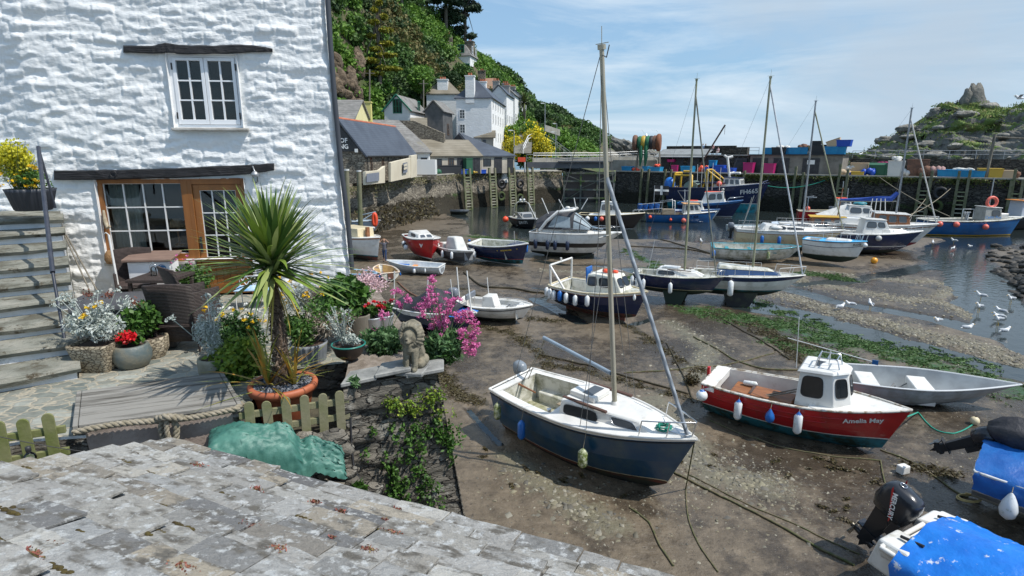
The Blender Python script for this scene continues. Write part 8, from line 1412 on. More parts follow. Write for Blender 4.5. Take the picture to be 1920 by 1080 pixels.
def pot(name,lab,base,prof,m_,seg=24,square=False,cat='plant pot',ribs=0,group=None):
 t=thg(name,lab,cat,base,group=group);b=Vc(base);mb=MB();top=prof[-1]
 P_=list(prof)+[(top[0]*.88,top[1]),(top[0]*.86,top[1]-.04)]
 if square:mb.grid([[b+Vc((r*math.copysign(abs(MC(a))**.25,MC(a)),r*math.copysign(abs(MS(a))**.25,MS(a)),z))for a in LS(math.pi/4,math.pi*2.25,seg+1)[:-1]]for r,z in P_],closed=True)
 elif ribs:mb.grid([[b+Vc(((r*(1+.03*MC(a*ribs)))*MC(a),(r*(1+.03*MC(a*ribs)))*MS(a),z))for a in LS(0,math.pi*2,ribs*4+1)[:-1]]for r,z in P_],closed=True)
 else:mb.lathe(P_,seg,b,cap=False)
 mb.bd('pot_body',m_,t,True);mb=MB();mb.lathe([(.001,top[1]-.035),(top[0]*.9,top[1]-.04)],16,b,cap=False);mb.bd('soil',soil,t,True);return t,b+Vc((0,0,top[1]))
 # brick pattern planter, round pots
brickp=mat('brick_pattern_stone',(.34,.28,.19),.85,(.48,.41,.30),c3=(.40,.34,.24),sc=8,st=(1,1,2.0),vor=(15,(.14,.11,.07),.10,.03),bump=.9,bsc=30,bdist=.02)
b0=G(192,690,TZ);t,c=pot('brick_planter','square tan planter moulded like brickwork holding silver ragwort',b0,[(.19,0),(.20,.02),(.27,.34),(.275,.38)],brickp,32,True)
clump(t,'foliage',c+Vc((0,0,.22)),(.40,.36,.32),2600,.07,.022,silver_l,12);tips=[c+Vc((RG(0,.2),RG(0,.15),RU(.45,.80)))for _ in Rg(16)];stems(t,c,tips,.005,silver_l);heads(t,'seed_heads',tips,.05,26,.03,silver_l);heads(t,'flowers',[c+Vc((.14,-.12,.52)),c+Vc((.06,-.15,.50)),c+Vc((.02,-.2,.40)),c+Vc((.18,-.12,.55))],.04,22,.035,yel_f);heads(t,'dried_flowers',[c+Vc((.2,.05,.62)),c+Vc((.5,.1,.5)),c+Vc((-.1,.1,.62))],.06,50,.03,mat('rust_seedheads',(.16,.06,.04),.9))
glz=mat('grey_glazed_pot',(.10,.13,.13),.45,(.18,.17,.13),sc=6,bump=.4,bsc=25)
b0=G(251,686,TZ);t,c=pot('round_pot','rounded grey green glazed pot with red geraniums',b0,[(.15,0),(.19,.02),(.235,.12),(.24,.20),(.215,.29),(.20,.31)],glz)
clump(t,'foliage',c+Vc((.02,0,.12)),(.24,.2,.14),300,.09,.06,green_l,6);heads(t,'flowers',[c+Vc((x,-.10,z))for x,z in((-.05,.12),(.03,.10),(.10,.14),(.02,.17))],.055,46,.045,red_f)
b0=G(288,668,TZ);t,c=pot('round_pot','buff stone pot overflowing with bright leafy green plant beside the wicker armchair',b0,[(.15,0),(.21,.12),(.22,.28),(.21,.30)],brickp)
clump(t,'foliage',c+Vc((-.08,-.05,.22)),(.34,.30,.40),1500,.085,.05,green_l,12);clump(t,'silver_sprigs',c+Vc((-.22,.0,.42)),(.25,.2,.2),420,.07,.02,silver_l,6)
b0=G(405,705,TZ);t,c=pot('stone_pot','squat buff stone pot with feathery silver artemisia at the paving edge',b0,[(.15,0),(.19,.03),(.20,.22),(.19,.26)],mat('buff_stone_pot',(.24,.22,.15),.9,(.33,.31,.24),sc=6,bump=.4,bsc=30))
clump(t,'foliage',c+Vc((-.04,0,.28)),(.26,.24,.34),1700,.06,.014,silver_l,10);tips=[c+Vc((RG(-.05,.16),RG(0,.1),RU(.5,.85)))for _ in Rg(9)];stems(t,c,tips,.005,silver_l);heads(t,'seed_heads',tips,.05,30,.03,silver_l)
b0=st0+sdv*run*8.35+snl*.52;b0.z=6.935;b0=W(64,394,9.95);t,c=pot('ribbed_tub','black ribbed tub at the top of the slate steps with yellow flowers',b0,[(.24,0),(.26,.02),(.33,.30),(.35,.36)],mat('charcoal_tub',(.03,.035,.045),.5),ribs=26)
clump(t,'foliage',c+Vc((.0,0,.14)),(.42,.34,.26),1300,.06,.025,green_l,10);heads(t,'flowers',[c+Vc((RU(-.4,.42),RU(-.3,.0),RU(.02,.42)))for _ in Rg(20)],.03,14,.04,yel_f)
q=W(25,310,9.9);t=thg('yellow_fennel','tall airy acid yellow flowering plant at the left edge above the tub','plant',q-Vc((0,0,.5)));clump(t,'blossom',q+Vc((0,0,.1)),(.48,.35,.42),2400,.05,.035,yel_g,14,.5);clump(t,'foliage',q-Vc((0,0,.2)),(.35,.3,.3),500,.1,.01,lime_l,8);stems(t,q-Vc((0,0,.6)),[q+Vc((RU(-.4,.4),RU(-.2,.2),RU(0,.4)))for _ in Rg(24)])
# bushes
def bush(lab,px,py,z,r,n,ln,wd,m_,name='garden_shrub',k=10,cat='shrub',Y=None):
 p=W(px,py,Y)if Y else G(px,py,z);t=thg(name,lab,cat,(p.x,p.y,p.z-r[2]));mb=MB();mb.tube([(p.x,p.y,p.z-r[2]-.1),(p.x,p.y,p.z)],[.025,.012],5);mb.bd('stem',MT['bark'],t,True);clump(t,'foliage',p,r,n,ln,wd,m_,k);return t,p
t,p=bush('bushy yellow green shrub low beside the terracotta palm pot',448,682,5.38,(.46,.38,.42),3400,.085,.05,lime_l);clump(t,'dark_foliage',p-Vc((0,0,.14)),(.50,.40,.40),2400,.08,.05,deep_l)
t,p=bush('dark green shrub with white daisies behind the palm trunk',456,615,5.55,(.58,.42,.36),4200,.08,.03,deep_l);heads(t,'flowers',[p+Vc((RU(-.3,.5),RU(-.3,.0),RU(.15,.38)))for _ in Rg(22)],.03,12,.035,white_f);heads(t,'yellow_flowers',[p+Vc((RU(-.45,.5),RU(-.3,.0),RU(.05,.42)))for _ in Rg(16)],.025,12,.035,yel_f)
t,p=bush('pale silvery shrub dotted with orange yellow flowers right of the palm trunk',572,560,5.75,(.55,.35,.36),2600,.06,.016,silver_l);clump(t,'dry_stems',p+Vc((.25,0,.0)),(.4,.3,.4),1800,.12,.008,dry_l);heads(t,'flowers',[p+Vc((RU(-.5,.5),RU(-.3,.1),RU(-.2,.45)))for _ in Rg(34)],.028,14,.035,yel_f);clump(t,'lower_foliage',p-Vc((.1,.1,.42)),(.45,.3,.3),1600,.07,.03,green_l)
t,p=bush('leafy green plant in front of the half glazed door',362,525,5.62,(.42,.3,.36),1900,.085,.05,green_l);heads(t,'flowers',[p+Vc((RU(-.3,.3),RU(-.2,.0),RU(.2,.5)))for _ in Rg(9)],.025,10,.03,pink_f)
t,p=bush('glossy green hydrangea bush at the cottage corner by the drainpipe',650,560,0,(.42,.34,.42),1300,.15,.10,deep_l,k=9,Y=8.6);clump(t,'fresh_leaves',p+Vc((.05,-.05,.15)),(.40,.3,.36),800,.14,.09,green_l,8)
t,p=bush('mixed dry grasses and herbs lining the garden wall behind the silver plants',610,600,0,(.45,.9,.28),4200,.10,.014,dry_l,Y=8.2);clump(t,'green_foliage',p+Vc((.1,.7,.1)),(.55,1.3,.24),4600,.08,.035,green_l);clump(t,'blossom',p+Vc((.15,1.7,.2)),(.6,1.1,.25),1500,.04,.03,mat('pale_pink_blossom',(.60,.38,.40),.7,isl=[(.70,.52,.54),(.42,.26,.26)],trl=.2))
t,p=bush('shaded ground plants between the terracotta pot and garden wall',615,690,5.0,(.28,.4,.2),1100,.09,.04,deep_l)
def wpt(px,py,dz=0):p=G(px,py,5.36+dz);return p
t,c=pot('grey_tub','grey corrugated tub with trailing plants half hidden behind the palm pot',G(583,700,5.0),[(.18,0),(.20,.04),(.24,.42),(.25,.46)],mat('grey_tub',(.16,.18,.20),.6,(.24,.25,.26),sc=5),ribs=22);clump(t,'foliage',c+Vc((-.05,0,.14)),(.30,.26,.25),900,.07,.03,green_l)
t,c=pot('hanging_bowl','dark brown bowl with green rim on the wall holding silver snow in summer',wpt(655,672),[(.10,0),(.17,.06),(.215,.18),(.22,.20)],mat('dark_brown_bowl',(.035,.025,.02),.5));mb=MB();mb.tube([c+Vc((.215*MC(a),.215*MS(a),0))for a in LS(0,6.283,25)],.012,6,cap=False);mb.bd('rim',paint('green_rim',(.02,.20,.16)),t,True)
clump(t,'foliage',c+Vc((.05,-.03,.05)),(.17,.15,.08),500,.06,.02,silver_l,6);tips=[c+Vc((RG(-.13,.12),RG(.05,.08),RU(.25,.52)))for _ in Rg(15)];stems(t,c+Vc((-.08,.05,-.04)),tips,.006,silver_l);A_=[];[A_.extend([tuple(Vc(c+Vc((-.08,.05,0))).lerp(q_,f_)+Vc((RG(0,.015),RG(0,.015),0)))for f_ in LS(.2,1,20)])for q_ in tips];lvs('upright_sprigs',NA(A_),.05,.018,silver_l,t)
t,c=pot('wooden_planter','weathered wooden half barrel planter beneath the hydrangea',wpt(672,625),[(.17,0),(.19,.28),(.19,.30)],wood_old)
for px,py,lab,fm in((700,622,'grey metal bucket planter with red and orange flowers on the wall',red_f),(722,618,'smaller grey bucket planter with dark red flowers nearest the valerian',mat('crimson_flowers',(.35,.01,.03),.5))):
 t,c=pot('bucket_planter',lab,wpt(px,py),[(.10,0),(.145,.22),(.15,.24)],MT['galvanised_steel']);clump(t,'foliage',c+Vc((0,0,.10)),(.2,.17,.12),500,.07,.035,green_l);heads(t,'flowers',[c+Vc((RU(-.2,.15),RU(-.12,.05),RU(.10,.24)))for _ in Rg(6)],.03,22,.035,fm)
t=thg('pink_flower_cluster','cluster of mauve pink blooms left of the grey bucket planters','flowers',wpt(680,600));p=wpt(680,612);heads(t,'flowers',[p+Vc((RU(-.12,.2),RU(-.1,.1),RU(.24,.40)))for _ in Rg(9)],.05,60,.022,pink_f);stems(t,p,[p+Vc((RU(-.1,.18),0,.3))for _ in Rg(9)]);clump(t,'foliage',p+Vc((0,0,.1)),(.2,.15,.14),400,.06,.03,green_l)
# valerian
val_l=mat('valerian_leaves',(.08,.17,.06),.6,isl=[(.13,.25,.09),(.05,.11,.04),(.17,.30,.12)],trl=.3)
def valerian(lab,cx,cy,r,n,hd):
 c=wpt(cx,cy);t=thg('red_valerian',lab,'plant',c);lvs('foliage',bpt(n,(c.x,c.y,c.z+r[2]*.6),r,12,.8,.5),.11,.035,val_l,t,D=NA([[0,0,.5]]));P_=[W(a,b_,c.y+RU(-.12,.22))for a,b_ in hd]
 stems(t,c+Vc((0,0,.1)),P_,.005);A_=[]
 for p in P_:
  for _ in Rg(random.randint(6,9)):A_.append(p+Vc((RG(0,.028),RG(0,.025),RG(0,.035))))
 heads(t,'flowers',A_,.030,26,.023,pink_f);clump(t,'lower_foliage',c+Vc((0,-.05,.0)),(r[0]*.9,r[1]*.7,.14),int(n*.35),.10,.035,deep_l)
valerian('pink red valerian with lush leaves left of the lion statue',722,655,(.36,.34,.22),1900,[(745,545),(748,570),(765,562),(728,640),(705,618),(757,683),(716,590),(700,640)])
valerian('large pink red valerian cascading over the wall corner right of the lion statue',835,668,(.40,.40,.30),2600,[(812,530),(806,545),(817,562),(838,560),(855,563),(790,575),(792,587),(820,592),(838,600),(828,612),(800,572),(882,590),(875,600),(890,610),(868,622),(860,600),(872,640),(885,632),(890,645),(878,652),(865,628),(893,622),(812,610),(840,585),(824,585),(853,590),(884,660),(870,588),(800,560),(845,575)])
# creepers hanging on the garden wall
def creeper(name,lab,pts,n,ln,wd,m_,out=.10):
 A_=[]
 for px,py,rx,ry,w_ in pts:
  for q0_ in Rg(int(n*w_/40)):
   qx,qy=RG(px,rx),RG(py,ry)
   for _ in Rg(22):
    a,b_=RG(qx,4),RG(qy,7);d=ray(a,b_);f0=Vc((*LW[0],0));dn_=Vc((LW[1][0]-LW[0][0],LW[1][1]-LW[0][1],0)).normalized();nn_=Vc((dn_.y,-dn_.x,0));O=Vc((0,0,CAMH));s_=(f0-O).dot(nn_)/d.dot(nn_);p=O+d*s_;p+=nn_*(.02*(5.3-p.z)+RU(.02,out));A_.append(tuple(p))
 return tag(lvs(name,NA(A_),ln,wd,m_,D=NA([[0,-.6,.2]])),lab,'creeper',kind='stuff')
creeper('wall_creeper','green creeper trailing down the face of the garden wall',[(760,910,26,30,1.2),(745,880,16,24,.6),(790,930,22,18,.9),(820,820,24,16,.9),(800,800,18,12,.5),(775,850,14,26,.7),(840,815,12,16,.5),(850,830,10,14,.4),(730,790,22,8,.3),(700,850,18,10,.2)],520,.055,.035,green_l)
creeper('toadflax','yellowish ivy leaved toadflax dotted on the upper wall',[(745,757,20,8,1),(768,765,12,6,.4),(800,740,14,8,.4),(815,745,8,10,.4),(830,770,8,12,.3)],520,.035,.03,lime_l)
t,p=bush('broad leaved weed sprouting at the foot of the garden wall',675,915,0,(.13,.1,.12),90,.16,.06,green_l,'weed',5,'weed',Y=6.0);t,p=bush('small weed growing from the wall top by the bowl planter',665,715,0,(.10,.07,.10),60,.12,.04,val_l,'weed',4,'weed',Y=6.42)
# lion
lm=mat('weathered_lion_stone',(.24,.21,.15),.9,(.13,.12,.085),c3=(.20,.18,.13),sc=14,bump=.6,bsc=45,bdist=.012,dirt=((.30,.29,.24),10,.6,.7))
lb=wpt(775,690,.06);X_=Vc((MC(R(-8)),MS(R(-8)),0));Y_=Vc((-X_.y,X_.x,0));lp=lambda x,y,z:lb+(X_*x+Y_*y+Vc((0,0,z)))*.96
t=thg('lion_statue','weathered stone lion statue sitting on the end of the garden wall','statue',lb)
parts=[(lp(0,.12,.16),.125,lp(0,.04,.30),.115),(lp(-.10,.14,.08),.075,lp(-.09,.02,.05),.06),(lp(.10,.14,.08),.075,lp(.09,.02,.05),.06),(lp(-.055,-.07,.28),.05,lp(-.055,-.10,.04),.038),(lp(.055,-.07,.28),.05,lp(.055,-.10,.04),.038),(lp(-.055,-.10,.025),.032,lp(-.055,-.15,.022),.03),(lp(.055,-.10,.025),.032,lp(.055,-.15,.022),.03),(lp(0,0,.40),.145,lp(0,.03,.50),.135),(lp(0,-.10,.45),.085,lp(0,-.13,.47),.075),(lp(0,-.17,.42),.045,lp(0,-.205,.415),.036),(lp(0,-.15,.47),.024,lp(0,-.215,.44),.022),(lp(-.10,-.02,.585),.03,lp(-.10,-.02,.60),.022),(lp(.10,-.02,.585),.03,lp(.10,-.02,.60),.022),(lp(0,-.12,.36),.04,lp(0,-.10,.28),.06)]
for i in Rg(22):
 a=2*math.pi*i/22;r_=.115;parts.append((lp(r_*MC(a),-.115+.02*MS(a),.465+r_*1.05*MS(a)),.017,lp(.155*MC(a),-.02,.455+.155*MS(a)*(1.0 if MS(a)>0 else 1.4)),.022))
blobmesh('body',parts,lm,t,.0085,True,1);mb=MB();[mb.ball(lp(x,-.172,.492),.012,8)for x in(-.036,.036)];mb.box(lp(0,-.232,.447),(.03,.012,.018));mb.bd('eyes_and_nose',mat('dark_eye_hollow',(.05,.045,.035),.9),t,True)
mb=MB();mb.box(lb+Vc((0,.02,-.02)),(.34,.42,.05),R(-8));mb.bd('plinth',cap_m,t,True,bevel=.01)
# cordyline in terracotta
tb=G(537,788,4.84);tcm=mat('terracotta',(.44,.13,.055),.6,(.36,.10,.045),sc=4,bump=.1,bsc=20,dirt=((.30,.16,.10),3,.6,.8));t,c=pot('cabbage_palm','spiky cabbage palm in a big terracotta pot mulched with slate chips',tb,[(.24,0),(.27,.03),(.335,.38),(.34,.40),(.39,.41),(.40,.47),(.385,.50)],tcm,40,cat='palm')
A_=NA([(c.x+RU(-1,1)*.33,c.y+RU(-1,1)*.33,c.z-.035+RR()*.02)for _ in Rg(1500)]);A_=A_[np.hypot(A_[:,0]-c.x,A_[:,1]-c.y)<.335];lvs('slate_chips',A_,.05,.04,mat('slate_chips',(.13,.14,.16),.6,isl=[(.22,.23,.26),(.07,.08,.09),(.30,.31,.33)]),t,spread=NA([[1,1,.3]]))
cr=W(512,522,c.y+.02);mb=MB();pts=[c-Vc((0,0,.05)),c.lerp(cr,.12)+Vc((.015,0,0)),c.lerp(cr,.45)+Vc((.02,0,0)),c.lerp(cr,.75),cr-Vc((0,0,.08)),cr+Vc((0,0,.1))];mb.tube(pts,[.095,.085,.066,.055,.05,.04],14);mb.bd('trunk',mat('fibrous_trunk',(.16,.11,.075),.95,(.07,.05,.035),sc=14,st=(1,1,3),bump=1,bsc=30,bdist=.03),t,True)
A_=[]
for _ in Rg(700):f_=RR()**1.3*.75;p=c.lerp(cr,f_);a=RU(0,6.28);r_=.10*(1-f_*.45);A_.append((p.x+r_*MC(a),p.y+r_*MS(a),p.z))
lvs('trunk_husks',NA(A_),.10,.02,mat('husks',(.14,.10,.07),.9,isl=[(.20,.15,.11),(.06,.045,.035)]),t,D=NA([[0,0,-1.2]]))
CM=[mat('cordyline_%s'%n_,a,.42,b_,sc=3,mix=(.3,.7),trl=.15)for n_,a,b_ in(('green',(.15,.23,.03),(.22,.31,.05)),('dark',(.05,.11,.025),(.08,.15,.035)),('light',(.27,.33,.10),(.35,.40,.16)),('yellow',(.42,.30,.06),(.28,.26,.06)))]
mb=MB();strapleaves(mb,cr+Vc((0,0,.02)),270,1.0,.058,(-.28,1.45),.36,7,up=.20,nm=3);strapleaves(mb,cr+Vc((0,0,.12)),90,.88,.055,(.5,1.55),.2,6,up=.12,nm=2);strapleaves(mb,cr,16,.7,.03,(-1.2,-.5),.3,6,m=3);mb.bd('crown',CM,t,True,fixn=False)
t=thg('flax_plant','orange and green striped flax leaves fanning round the palm trunk','plant',c);mb=MB();strapleaves(mb,c-Vc((.16,.04,.03)),34,.78,.035,(.35,1.5),.5,6);strapleaves(mb,c+Vc((.16,-.04,-.03)),22,.70,.035,(.5,1.5),.5,6);strapleaves(mb,c-Vc((.1,.1,.03)),12,.95,.02,(.1,.6),.3,6)
k=len(mb.f);mb.m=[random.choice((0,1))if i%6==0 else-1 for i in Rg(k)]
for i in Rg(k):
 if mb.m[i]<0:mb.m[i]=mb.m[i-1]
mb.bd('leaves',[mat('flax_orange',(.42,.20,.03),.5,(.26,.24,.04),sc=6,trl=.2),mat('flax_green',(.14,.22,.04),.5,(.36,.32,.07),sc=5,trl=.2)],t,True,fixn=False)
# -- terrace furniture
rattan=mat('brown_rattan',(.045,.030,.026),.6,(.085,.06,.052),sc=30,st=(1,1,1),wave=(14,'Z',.6,.35),bump=.7,bsc=60,bdist=.02)
def chair(lab,loc,rz,name='rattan_armchair'):
 t=thg(name,lab,'chair',loc,rz);mb=MB();mb.grid([[Vc((x,.28+.10*v-.10*(x/.3)**2*.5+.18*v*.5,.40+.62*v+.02*MC(x*5)))for x in LS(-.30-.02*v,.30+.02*v,9)]for v in LS(-.45,1,9)]);o=mb.bd('backrest',rattan,t);q=o.modifiers.new('th','SOLIDIFY');q.thickness=.035
 mb=MB();mb.box((0,0,.40),(.58,.56,.08));mb.bd('seat',rattan,t,bevel=.02)
 for s in(-1,1):mb=MB();mb.grid([[Vc((s*(.30+.02*MS(u*3)),-.28+.60*u,.16+.50*v-.05*u*v))for u in LS(0,1,7)]for v in LS(0,1,6)]);o=mb.bd('arm',rattan,t);q=o.modifiers.new('th','SOLIDIFY');q.thickness=.05
 for x in(-.27,.27):
  for y in(-.25,.27):mb=MB();mb.tube([(x,y,.38),(x*1.04,y,.0)],[.022,.016],6);mb.bd('leg',rattan,t)
 return t
p=G(342,655,TZ);ch=chair('brown rattan armchair with its woven back to the viewer',(p.x,p.y+.12,TZ),R(188));p=G(300,560,TZ);dup(ch,(p.x-.12,p.y-.5,TZ),R(30),'brown rattan armchair turned sideways under the window');p=G(378,600,TZ);dup(ch,(p.x+.1,p.y-.3,TZ),R(140),'brown rattan armchair hidden behind the palm leaves')
p=G(325,575,TZ);t=thg('rattan_table','low rattan table with glass top between the armchairs','table',(p.x,p.y-.25,TZ));mb=MB();mb.box((0,0,.62),(.8,.8,.05));mb.bd('table_top',rattan,t);
for x in(-.35,.35):
 for y in(-.35,.35):mb=MB();mb.box((x,y,.3),(.05,.05,.6));mb.bd('leg',rattan,t)
t=thg('lantern','small clear glass lantern with wire handle on the rattan table','lantern',(p.x-.12,p.y-.25,TZ+.645));mb=MB();mb.lathe([(.05,0),(.055,.02),(.045,.14),(.02,.17)],12);mb.bd('lantern_glass',glass,t);mb=MB();mb.tube([(-.06,0,.0),(-.06,0,.18),(0,0,.26),(.06,0,.18),(.06,0,0)],.005,5);mb.bd('handle',SSTEEL,t)
p0_,p1_,p2_=G(150,672,TZ),G(270,640,TZ),G(262,575,TZ);gbox=mat('charcoal_plastic',(.055,.055,.06),.5,(.075,.073,.075),sc=3);t=thg('storage_box','charcoal plastic garden storage box with curved lid behind the brick planter','storage box',p0_+Vc((.3,.5,0)),R(14))
mb=MB();mb.box((.15,.1,.33),(1.25,.72,.66));mb.bd('box_body',gbox,t,bevel=.03);mb=MB();rows=[[Vc((x,.1+.40*MC(a),.64+.14*MS(a)**.6))for a in LS(0,math.pi,13)]for x in(-.51,-.50,.80,.81)];mb.grid(rows);mb.add(rows[0],[tuple(Rg(13))]);mb.add(rows[-1],[tuple(Rg(13))]);mb.bd('lid',gbox,t)
t=thg('cabinet','white painted cabinet with brown wooden lid and round blue badge under the window','cabinet',cw(sz(HW(305,500))[0],TZ,.35),R(7));mb=MB();mb.box((0,0,.40),(.74,.42,.80));mb.bd('cabinet_body',gloss_white,t,bevel=.01);mb=MB();mb.hexa([(-.44,-.28,.81),(.44,-.28,.81),(.44,.26,.90),(-.44,.26,.90),(-.44,-.28,.86),(.44,-.28,.86),(.44,.26,.95),(-.44,.26,.95)]);mb.bd('lid',mat('brown_lid',(.23,.155,.12),.7,(.17,.11,.085),sc=4,st=(1,6,6)),t,bevel=.01)
M_=Matrix.Rotation(R(90),3,'X');mb=MB();mb.lathe([(.075,0),(.075,.006)],20,(.24,-.212,.68),M=M_);mb.bd('badge',paint('badge_blue',(.02,.16,.36)),t);mb=MB();mb.tube([Vc((.26+.065*MC(a),-.219,.68+.065*MS(a)))for a in LS(0,6.283,25)],.005,4);mb.box((.26,-.221,.68),(.08,.004,.02));mb.bd('badge_mark',FR,t)
p=HW(228,522,.02);mb=MB();mb.box(p,(.22,.08,.16),R(7));tag(mb.bd('vent_grille',RUBBER,bevel=.01),'small black vent box on the wall behind the white pole','vent')
a,b_=HW(204,440,.75),HW(224,550,.85);t=thg('parasol_pole','white parasol pole standing in front of the shop window','pole',b_);mb=MB();mb.tube([a,b_,(b_.x,b_.y,TZ)],.02,8);mb.tube([a,a+Vc((-.05,0,.04)),a+Vc((-.09,0,.01))],.009,5);mb.bd('pole',wpa,t,True)
for(x0,y0,x1,y1,lab,nm)in((119,436,168,545,'broom with pale shell tied at its top, leaning on the cottage wall','broom'),(124,440,182,545,'second thin wooden pole leaning on the cottage wall behind the broom','stick')):
 a,b_=HW(x0,y0,.08),HW(x1,y1,.45);t=thg(nm,lab,nm,b_);mb=MB();mb.tube([a,b_,b_+(b_-a)*.3],.014,6);mb.bd('handle',wood_old,t,True)
 if nm=='broom':mb=MB();[mb.tube([a,a+Vc((MC(k)*.05,-.02,MS(k)*.08))],[.022,.004],5)for k in(.3,1.3,2.2,3.3,4.4,5.4)];mb.bd('shell',mat('shell',(.60,.48,.32),.6),t,True)
p=G(480,575,TZ);t=thg('side_table','white lattice side table with bright blue and white cloth behind the flower bushes','table',(p.x,p.y,TZ),R(10));mb=MB();mb.box((0,0,.36),(.62,.45,.03));mb.bd('table_cloth',mat('blue_check_cloth',(.05,.30,.62),.6,(.55,.65,.72),sc=9),t,bevel=.01);L_=[[(-.3,.2,.38),(-.3,.2,.55),(.3,.2,.55),(.3,.2,.38)]]+[[(x,.2,.38),(x+.12,.2,.55)]for x in LS(-.3,.18,5)]+[[(x+.12,.2,.38),(x,.2,.55)]for x in LS(-.3,.18,5)]+[[(x,y,0),(x,y,.36)]for x in(-.28,.28)for y in(-.2,.2)];mb=MB();[mb.tube(l,.009,5)for l in L_];mb.bd('lattice_frame',wpa,t)
# -- pier sheds and gear
def pbox(name,lab,px0,px1,back,z0,z1,dep,m_,cat,wallm=None):
 a,b_=ppt(px0,back,z0),ppt(px1,back,z0);t=thg(name,lab,cat,a,PANG);L_=(b_-a).length;mb=MB();mb.hexa([(0,0,0),(L_,0,0),(L_,dep,0),(0,dep,0),(0,0,z1-z0),(L_,0,z1-z0),(L_,dep,z1-z0),(0,dep,z1-z0)]);mb.bd('wall',m_,t);return t,L_
SH=mat('grey_block_wall',(.22,.205,.18),.85,(.15,.14,.12),sc=.8,bump=.2,bsc=4,dirt=((.10,.09,.07),.6,.55,.7))
def sheddoor(t,x,w_,h,m_=FB):mb=MB();mb.box((x,-.05,h/2),(w_,.08,h));d=mb.bd('door',m_,t);mb=MB();[mb.box((x+s*w_*.25,-.10,z),(w_*.3,.02,.07))for s in(-1,1)for z in(.4,h-.4)];mb.bd('hinge_straps',RUBBER,d)
t,L_=pbox('pier_store','low grey block store on the pier with wide black doors and flat black roof',1405,1578,4.5,PT,7.75,5,SH,'store')
for f_ in(.06,.30,.62):sheddoor(t,L_*(f_+.06),2.2,2.3)
mb=MB();mb.box((L_/2,2.4,2.78),(L_+.5,5.4,.14));mb.bd('roof',FB,t);mb=MB();mb.box((L_*.68,-.11,1.75),(1.0,.02,.6));mb.bd('notice',FR,t)
t,L_=pbox('pier_store','long stone pier store with dark doors, left of the grey block one',1236,1404,4.6,PT,7.7,4.5,dark_stone,'store')
for f_ in(.05,.22,.40,.57,.74,.91):sheddoor(t,L_*f_,1.9,2.3)
mb=MB();mb.box((L_/2,2.2,2.72),(L_+.2,5.0,.16));mb.bd('roof',concrete,t);mb=MB();mb.hexa([(-.6,-.9,2.35),(L_*.55,-.9,2.35),(L_*.55,2.6,3.6),(-.6,2.6,3.6),(-.6,-.9,2.45),(L_*.55,-.9,2.45),(L_*.55,2.6,3.7),(-.6,2.6,3.7)]);mb.bd('sheet_roof',mat('sheet_roof',(.26,.28,.28),.7,(.20,.21,.21),sc=.6),t);mb=MB();mb.box((L_*.38,3.4,3.6),(L_*.8,.4,1.2));mb.bd('parapet',dark_stone,t)
t,L_=pbox('pier_parapet','dark stone parapet wall behind the crates on the right of the pier',1592,1990,9.5,PT,7.3,1.0,dark_stone,'wall')
t,L_=pbox('pier_parapet','pale wall stub with white gatepost at the left end of the pier',1142,1232,7.0,PT,6.9,.6,concrete,'wall')
t,L_=pbox('pier_lookout','square stone lookout wall on top of the pier store roof',1350,1398,6.5,7.85,9.0,1.2,dark_stone,'wall')
for nm,a,b_,k,z,lab in(('railing',1595,1990,9.8,7.3,'steel railing on top of the right hand pier parapet'),('railing',1290,1420,8.5,7.85,'steel railing round the roof of the pier stores'),('railing',1160,1240,6.8,6.9,'thin railing left of the net reel')):railing(nm,lab,[ppt(a,k,z),ppt(b_,k,z)],steel,1.1,2.6,.035,2)
blue_c=mat('blue_fish_box',(.01,.20,.42),.5,(.012,.26,.48),sc=1);blue_d=mat('royal_blue_box',(.01,.07,.42),.5);pinkm=mat('magenta_bin',(.36,.012,.12),.5);blkb=mat('black_box',(.02,.022,.025),.6);tanb=mat('tan_box',(.50,.38,.25),.8);greenb=mat('green_bin',(.02,.10,.05),.6);yelb=mat('yellow_box',(.50,.33,.04),.5);brownb=mat('rusty_gear',(.22,.11,.07),.9,(.12,.07,.05),sc=3);whiteb=mat('white_sack',(.62,.61,.57),.8,bump=.6,bsc=6,bdist=.1)
def crate(name,lab,px,w_,h,m_,back=1.5,z=PT,d=None,rz=0,grp=None,kind='box',tilt=0):
 p=ppt(px,back,z);t=thg(name,lab,{'box':'crate','lid':'bin','heap':'heap'}[kind],grp and p or p,PANG+rz,group=grp)if 0 else thg(name,lab,{'box':'crate','lid':'bin','heap':'heap'}[kind],p,PANG+rz,group=grp);d=d or w_*.7;k=.9;mb=MB()
 if kind=='heap':
  for _ in Rg(9):mb.ball((RU(-.5,.5)*w_*.7,RU(-.3,.3)*d,h*RU(.25,.6)),h*.42,7,0,(w_/h*.5,1,.8))
  mb.bd('heap_body',m_,t);return t
 mb.hexa([(-w_/2*k,-d/2*k,0),(w_/2*k,-d/2*k,0),(w_/2*k,d/2*k,0),(-w_/2*k,d/2*k,0),(-w_/2,-d/2,h),(w_/2,-d/2,h),(w_/2,d/2,h),(-w_/2,d/2,h)]);mb.bd('crate_body',m_,t,bevel=.03)
 if tilt:t.matrix_world=WM[t.name]@Matrix.Rotation(tilt,4,'Y')
 mb=MB()
 if kind=='lid':mb.prism([(-w_/2-.03,-d/2-.03,h),(-w_/2-.03,d/2+.03,h),(-w_/2-.03,0,h+.28)],(w_+.06,0,0));mb.bd('lid',m_,t)
 else:mb.tube([(-w_/2,-d/2,h),(w_/2,-d/2,h),(w_/2,d/2,h),(-w_/2,d/2,h),(-w_/2,-d/2,h)],.05,4,smooth=False);mb.bd('rim',m_,t)
 return t
P7=7.9
